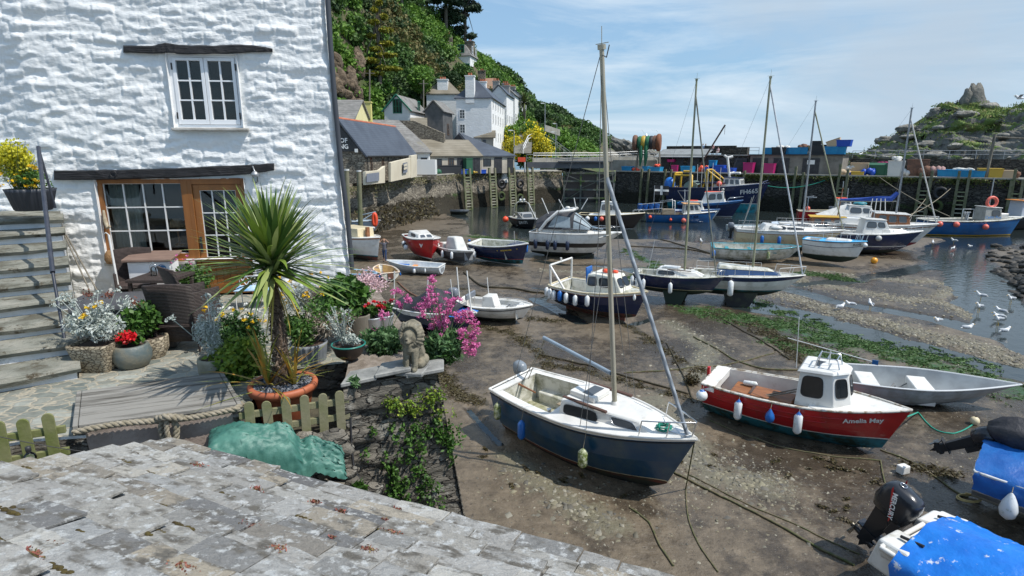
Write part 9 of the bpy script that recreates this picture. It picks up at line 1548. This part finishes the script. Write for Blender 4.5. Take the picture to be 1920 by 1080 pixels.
for(px,w_,h,m_,bk,z,kind,lab)in[(1178,1.9,.85,blue_c,1.2,PT,'box','blue fish box nearest the harbour gate'),(1192,1.9,.8,OR_B,1.2,PT,'heap','heap of orange floats beside the leftmost blue fish box'),(1211,1.0,.9,blue_c,1.2,PT,'box','narrow blue box below the net reel'),(1230,2.0,.8,blue_c,1.2,PT,'box','blue box with orange nets right of the net reel'),(1231,1.4,.6,OR_B,1.3,PT+.8,'heap','orange net pile on the blue box by the net reel'),(1265,1.0,1.1,pinkm,2.5,PT,'box','small magenta bin in front of the stone pier store'),(1258,1.2,.4,pinkm,4.0,PT+1.6,'box','magenta tray propped high by the stone pier store'),(1290,2.0,1.0,blue_c,1.5,PT,'box','blue box behind the leftmost yacht mast'),(1318,1.6,1.3,OR_B,2,PT,'heap','salmon coloured float heap behind the trawler gallows'),(1333,2.4,1.1,blue_d,1.5,PT,'heap','royal blue net heap behind the trawler'),(1336,1.1,.9,blue_c,1.6,PT+1.0,'box','round blue tub on top of the royal blue net heap'),(1348,1.8,1.2,blue_d,1.5,PT,'box','royal blue box right of the blue net heap'),(1366,2.0,.8,blue_d,1.5,PT,'box','low royal blue box behind the trawler wheelhouse'),(1404,1.5,1.6,pinkm,3.5,PT,'box','tall magenta bin left of the grey block store'),(1443,1.5,1.5,pinkm,3.5,PT,'box','tall magenta bin standing against the grey block store'),(1443,1.9,.95,blue_c,5.5,P7,'box','leftmost blue box on the store roof'),(1458,2.0,1.0,blkb,5.5,P7,'box','black box with grey netting on the store roof'),(1461,2.6,1.3,whiteb,6.0,P7+.3,'heap','pale netting heap over the black roof box'),(1474,.9,.95,blue_c,5.5,P7,'box','narrow blue box right of the pale netting'),(1487,1.7,.95,blue_c,5.5,P7,'box','tapered blue box near the middle of the store roof'),(1503,1.4,.95,blue_c,5.5,P7,'box','blue box beneath brown gear on the store roof'),(1502,1.8,.8,brownb,5.8,P7+.8,'heap','brown gear heap on the store roof'),(1516,1.2,.7,whiteb,5.5,P7,'heap','white sack on the store roof'),(1517,1.2,.6,yelb,5.6,P7+.6,'heap','yellow oilskin heap on the white sack'),(1530,1.9,1.3,blkb,5.5,P7,'box','large black box on the store roof'),(1526,1.3,.55,blkb,5.6,P7+1.3,'box','small black tub topping the large black box'),(1543,1.2,1.1,blue_c,5.5,P7,'box','blue box just right of the large black box'),(1554,1.7,1.05,blue_c,5.5,P7,'box','blue tapered box second from the end of the store roof'),(1571,1.5,1.0,blue_c,5.5,P7,'box','blue box beneath the royal blue one at the roof end'),(1577,1.9,.9,blue_d,5.6,P7+1.05,'box','royal blue box topping the stack at the end of the store roof'),(1561,1.8,1.0,tanb,5.6,P7+1.05,'box','tan tilted box on the stack at the end of the store roof'),(1587,1.8,1.1,tanb,2,PT,'heap','tan and brown gear heap at the corner of the grey block store'),(1596,1.2,.7,whiteb,2.5,PT+.8,'heap','white bag on the tan gear heap'),(1600,1.0,.6,blue_d,1.5,PT,'heap','blue bag at the foot of the pier ladder posts'),(1611,2.1,1.7,tanb,3,PT,'box','brown wooden crate left of the blue bags'),(1609,1.5,.6,yelb,1.2,PT,'box','low yellow box in front of the brown crate'),(1629,1.8,1.3,blue_d,2,PT,'heap','bright blue bag heap left of the green bins'),(1645,1.9,1.5,greenb,2.5,PT,'lid','left one of the two green gabled bins'),(1662,1.7,1.5,greenb,2.5,PT,'lid','right one of the two green gabled bins'),(1652,1.4,.4,pinkm,3.8,PT+1.6,'heap','pink cloth between the green bins'),(1680,1.9,2.0,whiteb,2.5,PT,'box','pale wire cage crate with white sack'),(1681,1.7,.8,whiteb,2.5,PT+1.9,'heap','white sack heaped on the wire cage crate'),(1699,1.5,1.2,whiteb,2.5,PT,'heap','grey white bag right of the mast'),(1720,2.4,2.2,brownb,3,PT,'box','tall dark brown pallet stack on the pier'),(1741,2.5,1.7,brownb,2.5,PT,'heap','rust red net heap on the pier'),(1759,1.8,1.6,mat('mauve_net',(.35,.22,.20),.9),2.5,PT,'heap','faded mauve net heap left of the blue boxes'),(1780,2.4,1.0,blue_c,1.5,PT,'box','first of three blue boxes right of the mauve nets'),(1806,2.2,.95,blue_c,1.5,PT,'box','middle blue box holding grey netting'),(1830,2.0,.9,blue_c,1.5,PT,'box','last blue box beside the yellow one'),(1806,2.2,.5,whiteb,1.7,PT+.9,'heap','grey netting on the middle blue box'),(1857,2.4,1.2,yelb,1.8,PT,'box','yellow box by the brown pier post'),(1884,2.3,1.0,tanb,2,PT,'box','buff box right of the yellow box'),(1905,1.5,1.0,brownb,2,PT,'heap','dark gear heap at the right edge of the pier')]:
 crate('fish_box' if kind=='box' else 'wheelie_bin' if kind=='lid' else 'gear_heap',lab,px,w_,h,m_,bk,z,kind=kind,rz=RU(-.1,.1),tilt=R(-20)if 'tilted' in lab else 0)
 # net reel, pier crane, posts, ladders, tyres
p=ppt(1215,2.0);t=thg('net_reel','raised net reel wound with green, yellow and brown nets on the pier','net reel',p,PANG+.3);M_=Matrix.Rotation(R(90),3,'Y');mb=MB();[mb.tube([(x,y,0),(x*.8,0,4.6)],.1,5)for x in(-2,2)for y in(-.9,.9)];mb.bd('stand',wood_old,t)
for x,m_,r_ in((-2.3,brownb,1.25),(-1.5,mat('reel_green',(.03,.14,.07),.9),1.05),(-.9,yelb,1.15),(-.3,MT['reel_green'],1.15),(.3,blkb,1.1),(.9,brownb,1.15),(1.5,mat('rust_drum',(.20,.07,.03),.8),1.4)):mb=MB();mb.lathe([(r_*.9,-.33),(r_,-.15),(r_,.15),(r_*.9,.33)],14,(x,0,4.7),M=M_);mb.bd('net_coil',m_,t)
mb=MB();[mb.tube([(x,-.9,4.2),(x+.1,-1.1,2.4),(x,-.9,.9)],[.3,.35,.1],6)for x in(-1.2,-.4)];mb.bd('hanging_net',MT['reel_green'],t)
for px,tp,back,lab in((1204,316,-.1,'first leaning timber post left on the pier face'),(1218,318,-.1,'second leaning timber post on the pier face'),(1243,318,-.1,'post under the orange nets'),(1259,318,-.1,'post below the stone store doorway'),(1285,328,-.1,'post left of the two masts'),(1337,316,-.1,'post behind the trawler stern')):pass
posts=[(1203,.5),(1216,.5),(1247,.5),(1258,.5),(1338,.6),(1396,.5),(1492,1.2),(1507,.4),(1575,1.6),(1590,.9),(1728,.6),(1749,.9),(1800,.9),(1820,1.0),(1905,1.2)]
pp=thg('pier_post','weathered algae stained timber post bolted to the face of the outer pier','post',ppt(posts[0][0],-.45,-.5),PANG,'timber posts on the outer pier');mb=MB();mb.hexa([(-.16,-.35,0),(.16,-.35,0),(.16,.0,0),(-.16,.0,0),(-.14,.05,6.1),(.14,.05,6.1),(.14,.4,6.1),(-.14,.4,6.1)]);mb.bd('timber',mat('pier_timber',(.19,.18,.12),.85,(.10,.115,.05),sc=1.2,dirt=((.05,.08,.015),1.2,.55,.7)),pp)
for px,dz in posts[1:]:q=ppt(px,-.45,-1.0+dz);dup(pp,q,PANG)
def ladder(lab,a,rz,h,w_=.9,grp='ladders down to the harbour',rung=.42,lean=.5,m_=None):
 t=thg('harbour_ladder',lab,'ladder',a,rz,grp);mm=m_ or MT['pier_timber']
 for s in(-1,1):mb=MB();mb.hexa([(s*w_/2-.14,-lean-.15,0),(s*w_/2+.14,-lean-.15,0),(s*w_/2+.14,-lean+.15,0),(s*w_/2-.14,-lean+.15,0),(s*w_/2-.14,-.15,h),(s*w_/2+.14,-.15,h),(s*w_/2+.14,.15,h),(s*w_/2-.14,.15,h)]);mb.bd('stile',mm,t)
 mb=MB();[mb.box((0,-lean*(1-(.3+i*rung)/h),.3+i*rung),(w_,.22,.14))for i in Rg(int((h-1.1)/rung))];mb.bd('rungs',mat('ladder_rung',(.33,.32,.26),.8,(.16,.19,.07),sc=1,mix=(.4,.6)),t,kind=None)if 0 else mb.bd('rungs',mat('ladder_rung',(.33,.32,.26),.8,(.16,.19,.07),sc=1,mix=(.4,.6)),t);return t
QA=math.atan2(95.6-90,7.4)
for px,Y,lab in((867,88.6,'leftmost tall ladder on the net loft quay'),(914,92.3,'second ladder from the left on the net loft quay'),(950,94.3,'third ladder, just left of a hanging tyre pair, on the net loft quay'),(984,96.6,'rightmost ladder on the net loft quay beside the second tyre pair')):a=W(px,330,Y);ladder(lab,(a.x+.75,a.y-1.5,-.3),QA,6.2,1.05)
for px,lab in((1583,'short ladder by the grey block store corner on the pier'),(1738,'ladder behind the motor sailer masts on the pier'),(1810,'ladder below the blue boxes on the pier'),(1912,'ladder at the right edge of the pier')):a=ppt(px,-.45,.2);ladder(lab,a,PANG,4.9,1.0,rung=.5,lean=.3)
def tyre(lab,p,rz,r=.55):
 t=thg('tyre_fender',lab,'tyre',p-Vc((0,0,r)),rz,'old tyres hung as fenders');mb=MB();mb.tube([Vc((r*.75*MC(a),0,r+r*.75*MS(a)))for a in LS(0,6.283,25)],r*.27,8,cap=False);mb.bd('tyre',RUBBER if 'clean' in lab or 'upper' in lab else mat('weedy_tyre',(.06,.09,.02),.9,(.03,.035,.02),sc=3),t)
for px,py,Y,lab in((940,345,92.2,'upper black tyre between the second and third quay ladders'),(940,368,91.8,'lower weedy tyre between the second and third quay ladders'),(975,345,94.6,'upper black tyre beside the rightmost quay ladder'),(975,372,94.2,'lower weedy tyre beside the rightmost quay ladder')):tyre(lab,W(px,py,Y),QA,.75)
for px,z,lab in((1771,3.3,'upper mossy tyre hanging on the dark pier face'),(1765,1.7,'lower green mossy tyre hanging on the dark pier face')):tyre(lab,ppt(px,-.7,z),PANG,.8)
q=ppt(1852,1.0);t=thg('pier_derrick','brown timber derrick post with long arm on the right of the pier','derrick',q,PANG);mb=MB();mb.tube([(0,0,0),(.1,0,5.2)],.16,6);mb.bd('post',wood_old,t);mb=MB();mb.tube([(0,0,4.9),(4.5,.5,4.5)],.08,5);mb.bd('arm',wood_old,t)
q=ppt(1322,3.0);t=thg('pier_crane','slim leaning jib crane among the people on the pier store','crane',q,PANG);mb=MB();mb.tube([(-1.5,0,0),(2.6,0,7.2)],.13,6);mb.tube([(2.6,0,7.2),(2.6,0,5.8)],.03,4);mb.bd('jib',mat('rusty_jib',(.12,.08,.06),.7),t)
# left quay clutter
for px,py,Y,w_,h,m_,lab,kd in((877,322,88.5,1.1,2.2,greenb,'green wheeled bin on the net loft quay','lid'),(868,326,88.0,1.4,.6,blue_d,'blue box left of the green bin on the quay','box'),(892,324,90,1.6,.5,yelb,'yellow and blue gear right of the green bin','heap'),(902,322,91,1.2,.45,blue_d,'small blue box near the second quay ladder','box'),(842,326,86.5,3.6,1.2,blkb,'long black skip box against the net loft wall','box'),(818,326,84,1.2,1.0,greenb,'green blue gear pile at the left end of the quay','heap'),(960,318,95.5,1.5,.9,blkb,'dark pots stacked at the end of the net lofts','heap')):
 a=W(px,py,Y);t=thg('quay_box',lab,{'lid':'bin','heap':'heap','box':'crate'}[kd],(a.x,a.y+.6,PT),QA);mb=MB()
 if kd=='heap':[mb.ball((RU(-.4,.4)*w_,RU(-.2,.2),h*.4),h*.45,7)for _ in Rg(7)]
 else:mb.box((0,0,h/2),(w_,.9,h));mb.box((0,0,h+.05),(w_+.1,1.0,.12))
 mb.bd('box_body',m_,t)
a=W(945,308,94.2);t=thg('quay_buoy','bright orange buoy on a grey post above the third quay ladder','buoy',a);mb=MB();mb.lathe([(.1,-1.0),(.55,-.5),(.6,.2),(.35,.8),(.1,.95)],12,a);mb.bd('buoy_body',OR_B,t,True);mb=MB();mb.lathe([(.8,-2.8),(.5,-1.8),(.35,-1.0)],8,a);mb.bd('base',whiteb,t,True)
a=W(984,310,95.5);t=thg('quay_crane','small orange headed crane at the end of the net loft quay','crane',a);mb=MB();mb.tube([(a.x,a.y,PT),a+Vc((0,0,.6)),a+Vc((-.9,0,.9))],.14,6);mb.bd('jib',steel,t,True);mb=MB();mb.box(a+Vc((-.5,0,.9)),(1.2,.7,.7));mb.bd('winch_housing',OR_B,t,True)
a=W(795,316,79);t=thg('balcony','white balustraded balcony beside the grey roofed building','balcony',a);mb=MB();mb.box(a+Vc((0,0,.2)),(3.2,2,1.9));mb.bd('balustrade',FR,t,True);mb=MB();mb.box(a-Vc((0,0,1.1)),(3.0,2.4,.7));mb.bd('support',sfr,t,True)
for px,Y,tp,lab in((652,52,320,'mooring post nearest the drainpipe with white cap'),(675,54,322,'second mooring post with white cap right of the drainpipe')):
 a=W(px,420,Y);b_=W(px-2,tp,Y);t=thg('mooring_post',lab,'post',(a.x,a.y,0));mb=MB();mb.tube([(a.x,a.y,-.2),b_],[.24,.2],8);mb.bd('timber',MT['pier_timber'],t,True);mb=MB();mb.tube([b_,b_+Vc((0,0,.12))],.22,8);mb.bd('cap',wpa,t,True)
 # -- ropes and chains on the mud
def mudrope(lab,pts,r=.018,m_=rope_green,name='mooring_rope',z0=None,z1=None):
 L_=[G(px,py)for px,py in pts];out=[]
 for i in Rg(len(L_)-1):
  for k in Rg(8):
   t_=k/8;P0,P1,P2,P3=L_[max(0,i-1)],L_[i],L_[i+1],L_[min(len(L_)-1,i+2)];p=.5*((2*P1)+(P2-P0)*t_+(2*P0-5*P1+4*P2-P3)*t_*t_+(3*P1-P0-3*P2+P3)*t_**3);out.append(p)
 out.append(L_[-1])
 for p in out:p.z=gdz(p.x,p.y)+r*.8
 if z1 is not None:out=out+[z1]
 if z0 is not None:out=[z0]+out
 mb=MB();mb.tube(out,r,6);tag(mb.bd(name,m_),lab,'rope')
bow=b1.world((2.9,0,1.6));bw2=b2.world((2.9,0,1.25))
mudrope('green mooring line running straight down from the bow of the nearest sloop',[(1285,925),(1290,980),(1310,1030),(1345,1085)],.016,z0=bow);mudrope('long mossy mooring rope stretching from under the nearest sloop to the lower right',[(1262,895),(1340,935),(1420,975),(1500,1020),(1600,1072)],.028);mudrope('thinner dark line parallel to the long mossy mooring rope',[(1290,900),(1400,955),(1500,1000),(1610,1050)],.014)
mudrope('short mossy rope curving out below the keel of the nearest sloop',[(1180,960),(1215,990),(1235,1030),(1262,1072)],.022);mudrope('heavy weedy chain curving past the white console skiff to the gantry boat',[(870,515),(905,540),(960,545),(1010,553),(1060,548)],.06,weed_b);mudrope('dark rope trailing from the red boat towards the covered boats',[(1650,850),(1720,880),(1790,930),(1815,940)],.022);mudrope('green rope from the red boat bow to a pale float',[(1720,780),(1750,810),(1790,818),(1825,802)],.02,GREEN_R,z0=bw2)
mudrope('thick weedy rope snaking from the middle of the basin to the dinghy',[(1300,640),(1400,690),(1500,700),(1330,610)][:3],.03);mudrope('mooring chain lying left of the grey dinghy stern',[(1330,590),(1420,640),(1480,680)],.03,weed_b);mudrope('brown rope crossing the mud behind the nearest sloop mast',[(1010,670),(1100,690),(1200,720),(1290,745)],.035,weed_b);mudrope('long chain reaching from the nearest sloop towards the weed heap',[(1250,650),(1270,690),(1290,735),(1300,760)],.03,weed_b)
mudrope('green line looping right of the nearest sloop forestay',[(1170,705),(1260,700),(1360,690),(1450,668)],.02);mudrope('brown rope end lying behind the brown dinghy',[(745,532),(765,550),(800,570),(840,582)],.05,mat('rusty_chain',(.16,.08,.045),.9));mudrope('dark line from the red boat keel across the foreground mud',[(1330,795),(1450,840),(1560,862),(1650,870)],.02);mudrope('dark rope looped below the red boat towards the plastic can',[(1650,870),(1660,920),(1690,960),(1730,1010)],.02)
mudrope('fine rope lying far out near the twin keel yachts',[(1180,465),(1300,472),(1400,500)],.05,weed_b);mudrope('dark rope stretching across the far mud by the cruiser',[(1160,445),(1230,450),(1340,480)],.05,weed_b)
for p,lab,r_,m_ in((G(1825,802),'pale yellow float lying on the mud near the grey dinghy',.13,CREAM),(G(1638,497),'orange round mooring buoy on the mud below the navy cabin cruiser',.24,paint('amber_buoy',(.85,.36,.02))),(G(880,455),'small blue float on the mud behind the canvas cuddy boat',.12,FENDB),(G(817,460),'tiny blue float left of the canvas cuddy boat',.12,FENDB)):
 t=thg('mooring_buoy',lab,'buoy',p);mb=MB();mb.ball((p.x,p.y,gdz(p.x,p.y)+r_*.85),r_,14);mb.bd('buoy_body',m_,t,True);mb=MB();mb.tube([(p.x,p.y,gdz(p.x,p.y)+r_*1.6),(p.x+r_*.2,p.y,gdz(p.x,p.y)+r_*2)],r_*.2,6);mb.bd('eye',RUBBER,t,True)
p=G(1691,893);t=thg('plastic_can','white square plastic can lying on the foreground mud','can',(p.x,p.y,gdz(p.x,p.y)),.3);mb=MB();mb.box((0,0,.11),(.26,.2,.22));mb.bd('can_body',GEL,t,bevel=.03,seg=2)
p=G(1815,945);t=thg('rope_coil','yellow rope loops at the edge of the dark blue covered boat','rope',p);mb=MB();mb.tube([(p.x+.28*MC(a)*(1-a*.02),p.y+.16*MS(a),gdz(p.x,p.y)+.03+a*.004)for a in LS(0,14,60)],.018,5);mb.bd('rope_length',mat('yellow_rope',(.50,.38,.16),.8),t,True)
# heap of weed on a mooring block
P_=[];c=G(1296,728)
for _ in Rg(420):P_.append((c.x+RG(0,.11),c.y+RG(0,.1),gdz(c.x,c.y)+abs(RG(0,.17))))
t=thg('mooring_weight','small heap of weed draped over a mooring weight right of the sloop forestay','weed heap',c);lvs('weed',NA(P_),.16,.04,weed_b,t,D=NA([[0,0,-.6]]));mb=MB();mb.ball(c+Vc((0,0,.1)),.14,8);mb.bd('weight',RUBBER,t,True)
# green line sagging from pier to trawler
mb=MB();mb.tube(catenary(b.world((0,0,1))if 0 else ppt(1428,-3.2,3.9),ppt(1570,.2,PT+.1),1.0,14),.05,5);tag(mb.bd('mooring_line',GREEN_R),'green mooring line sagging from the trawler bow to the pier','rope')
for(a,c_,s_,lab)in((ppt(1650,0,5.1),b18.world((-2.2,0,2.6)),.3,'pale mooring line slanting down the pier to the long blue boat winch'),(ppt(1790,-.2,4.0),W(1690,408,58),.5,'mooring line from the pier face to the motor sailer stern'),(ppt(1745,-.3,2.6),W(1705,408,56),.1,'short mooring line below the motor sailer mast stay')):mb=MB();mb.tube(catenary(a,c_,s_,12),.035,5);tag(mb.bd('mooring_line',rope_m),lab,'rope')
# -- gulls
gw_=mat('gull_white',(.80,.80,.78),.7);gg_=mat('gull_grey',(.36,.39,.42),.7)
def gull(lab,p,rz,s=1.0,sit=False,fly=None,neck=.0):
 t=thg('gull',lab,'gull',p,rz,None if fly else 'gulls resting by the channel');h=.0 if fly else(.06 if sit else .20);sc_=lambda P_:[(Vc(a)*s,r_*s,Vc(c_)*s,q*s)for a,r_,c_,q in P_]
 blobmesh('body',sc_([((-.12,0,.10+h),.055,(.08,0,.13+h),.085),((.08,0,.13+h),.085,(.17,0,.20+h+neck),.05),((.17,0,.20+h+neck),.05,(.20,0,.25+h+neck),.048),((-.12,0,.10+h),.05,(-.26,0,.10+h),.02)]),gw_,t,.02*s,False,1)
 mb=MB();mb.tube([(.235*s,0,(.25+h+neck)*s),(.31*s,0,(.235+h+neck)*s)],[.016*s,.004*s],6);mb.bd('beak',YEL,t)
 for c_ in(-1,1):
  mb=MB()
  if fly:mb.grid([[Vc((x+.04,c_*y,.14+z))*s for x in(.10-.16*k,-.06-.10*k)]for y,z,x,k in((.05,.0,0,0),(.3,fly*.22,.03,.1),(.6,fly*.2,-.04,.6),(.72,fly*.12,-.10,.85))])
  else:mb.ball(Vc((-.06,c_*.055,.145+h))*s,.10*s,8,0,(1.7,.45,.6))
  mb.bd('wing',gg_,t)
  if not fly and not sit:mb=MB();mb.tube([Vc((.0,c_*.03,.1+h))*s,Vc((.01,c_*.03,0))*s],.008*s,4);mb.bd('leg',YEL,t)
 if not fly:t.location.z=max(0,gdz(p[0],p[1]))+.005
gl=[(1574,586,20,1,'sitting gull at the left end of the gravel bar'),(1594,577,170,1,'gull sitting sideways just right of the leftmost gull'),(1631,583,80,0,'tall standing gull on the gravel bar'),(1757,612,200,1,'sitting gull in the middle of the channel'),(1838,566,150,0,'farthest gull standing in the right channel'),(1834,587,200,0,'gull wading at the tip of the gravel spit'),(1894,572,190,0,'gull nearest the right edge of the channel'),(1876,590,120,1,'small gull sitting above the close pair'),(1872,600,160,1,'upper gull of the close pair in the channel'),(1870,612,190,0,'lower gull of the close pair in the channel'),(1882,628,10,1,'gull on the stones below the close pair'),(1812,622,0,1,'gull bent low at the water edge'),(1748,462,60,0,'far gull standing beside the motor sailer bow'),(1788,458,150,0,'far gull on the mud bank right of the motor sailer'),(1786,470,30,1,'far gull sitting on the mud bank in front'),(1818,466,200,1,'far gull sitting in the shallows'),(1314,462,90,0,'lone gull on the mud beyond the navy twin keel yacht')]
for px,py,a,s_,lab in gl:p=G(px,py);gull(lab,(p.x,p.y,0),R(a),1.15 if py>480 else 1.1,bool(s_),neck=0 if s_ else .04)
gull('gull gliding in the sky at the far right above the headland',W(1912,188,60),R(160),1.8,fly=.6);gull('gull flying above the pier left of the tall masts',W(1212,258,80),R(80),2.0,fly=1.6);gull('distant gull low over the sea beside the store roof',W(1614,291,110),R(20),1.8,fly=.5)
# -- people
SK=mat('skin',(.45,.26,.18),.6)
def person(lab,p,rz,top,legs,hair,h=1.72,pose='stand',arms='down',extra=None,group=None):
 t=thg('person',lab,'person',p,rz,group);k=h/1.72;V3=lambda x,y,z:Vc((x,y,z))*k;hz=.92;kn=[(-.09,.0,.48),(.09,.03,.48)];ft=[(-.10,.0,.04),(.11,.05,.04)]
 if pose=='sit':hz=.48;kn=[(-.1,.42,.50),(.1,.42,.50)];ft=[(-.1,.45,.05),(.1,.45,.05)]
 if pose=='walk':kn=[(-.09,.10,.49),(.09,-.04,.48)];ft=[(-.10,.10,.05),(.10,-.26,.08)]
 d=hz-.92;sh=1.42+d;body=[(V3(0,0,hz+.04),.13,V3(0,0,1.18+d),.125),(V3(0,0,1.18+d),.125,V3(0,0,1.36+d),.14),(V3(-.14,0,1.38+d),.065,V3(.14,0,1.38+d),.065),(V3(0,0,sh),.055,V3(0,.01,1.53+d),.052),(V3(0,.01,1.60+d),.088,V3(0,.03,1.66+d),.085),(V3(0,.115,1.61+d),.016,V3(0,.11,1.63+d),.014)]
 body=[(a,r*k,c_,q*k)for a,r,c_,q in body];el={'down':[(-.25,.0,1.12),(.25,0,1.12)],'up':[(-.33,.05,1.48),(.33,.05,1.48)],'front':[(-.23,.12,1.15),(.23,.12,1.15)]}[arms];hd={'down':[(-.27,.06,.86),(.27,.06,.86)],'up':[(-.12,.04,1.70),(.12,.04,1.70)],'front':[(-.12,.32,1.15),(.12,.32,1.15)]}[arms];A_=[];Lg=[]
 for i,s_ in enumerate((-1,1)):
  e,g=V3(el[i][0],el[i][1],el[i][2]+d),V3(hd[i][0],hd[i][1],hd[i][2]+d);s0=V3(s_*.175,0,1.385+d);A_+=[(s0,.056*k,e,.044*k)];body+=[(s0,.05*k,e,.038*k),(e,.038*k,g,.028*k)];dr=(g-e).normalized()
  for f_ in Rg(4):o=Vc((dr.y,-dr.x,0))*(.012*(f_-1.5))if abs(dr.z)<.9 else Vc((0,.013*(f_-1.5),0));body.append((g+o,.011,g+o*1.5+dr*(.085+.012*(f_ in(1,2))),.008))
  body.append((g,.012,g+dr*.05+Vc((0,.035,0)),.009));hp_=V3(s_*.09,0,hz);kk=V3(*kn[i]);ff=V3(*ft[i]);Lg+=[(hp_,.088*k,kk,.062*k),(kk,.062*k,ff+Vc((0,0,.05)),.05*k)];body+=[(hp_,.08*k,kk,.054*k),(kk,.054*k,ff,.036*k),(ff,.042*k,ff+Vc((0,.13,0)),.034*k)]
 blobmesh('body',body,SK,t,.017,False,1);tm=mat('cloth_%s'%('_'.join('%d'%(c_*99)for c_ in top)),top,.9);lm_=mat('cloth_%s'%('_'.join('%d'%(c_*99)for c_ in legs)),legs,.9)
 blobmesh('shirt',[(V3(0,0,hz+.02),.15*k,V3(0,0,1.2+d),.145*k),(V3(0,0,1.2+d),.145*k,V3(0,0,1.35+d),.155*k),(V3(-.15,0,1.375+d),.077*k,V3(.15,0,1.375+d),.077*k)]+A_,tm,t,.022,False,1);blobmesh('trousers',[(V3(-.05,0,hz),.125*k,V3(.05,0,hz),.125*k)]+Lg,lm_,t,.022,False,1)
 mb=MB();mb.ball(V3(0,-.005,1.66+d),.108*k,12,0,(1,1.05,1));mb.v=[v for v in mb.v];mb.v=[(a,min(c_,.055*k)if e<(1.70+d)*k else c_,e)for a,c_,e in mb.v];mb.bd('hair',mat('hair_%d'%(hair[0]*999),hair,.8),t);mb=MB();[mb.ball(V3(x,.115,1.645+d),.012,6)for x in(-.032,.032)];mb.tube([V3(-.025,.112,1.575+d),V3(.025,.112,1.575+d)],.006,4);mb.bd('face_details',mat('face_dark',(.08,.03,.025),.6),t)
 for s_ in(-1,1):i=(s_+1)//2;f_=V3(*ft[i]);mb=MB();mb.tube([f_+Vc((0,-.05,-.005)),f_+Vc((0,.15,-.012))],[.048,.04],8);mb.bd('shoe',blkb,t)
 return t
p=G(722,494);t=person('person in dark jacket and jeans with backpack walking away among the boats',(p.x,p.y,gdz(p.x,p.y)),R(185),(.10,.10,.12),(.03,.06,.14),(.32,.17,.08),1.72,'walk','up');mb=MB();mb.box((0,-.24,1.22),(.32,.2,.46));mb.bd('backpack',blkb,t,bevel=.06,seg=2)
P8=7.86
for px,bk,z,top,legs,hair,lab,po,ar,rz in((1278,8.8,P8+.2,(.02,.03,.06),(.02,.02,.03),(.1,.05,.03),'person in navy top sitting alone on the pier store parapet','sit','front',200),(1315,7.8,P8,(.25,.35,.5),(.03,.04,.07),(.12,.06,.04),'person in light blue by the leaning jib crane','stand','down',180),(1320,8.2,P8,(.03,.03,.04),(.03,.03,.04),(.3,.2,.1),'person in black beside the light blue one on the pier roof','stand','down',190),(1334,7.0,P8,(.55,.30,.30),(.04,.04,.06),(.06,.04,.03),'person in pink shirt and dark trousers left of the bench','stand','front',170),(1344,7.0,P8-.1,(.70,.50,.52),(.55,.5,.5),(.08,.05,.04),'person in pale pink sitting near the crane hook','sit','front',170)):
 q=ppt(px,bk,z);person(lab,q,PANG+R(rz),top,legs,hair,1.7,po,ar)
for px,py,Y,top,lab in((1001,243,130.5,(.75,.50,.03),'walker in bright yellow top on the hillside path'),(1006.5,243,131,(.06,.06,.12),'walker in dark clothes beside the yellow one on the hillside path')):a=W(px,py,Y);person(lab,a,R(180),top,(.05,.05,.08),(.2,.12,.08),1.75)
a=W(1793,203,138.5);person('dark silhouetted person with raised arms on the right headland top',a,R(150),(.02,.02,.02),(.02,.02,.02),(.03,.02,.02),1.75,'stand','up')
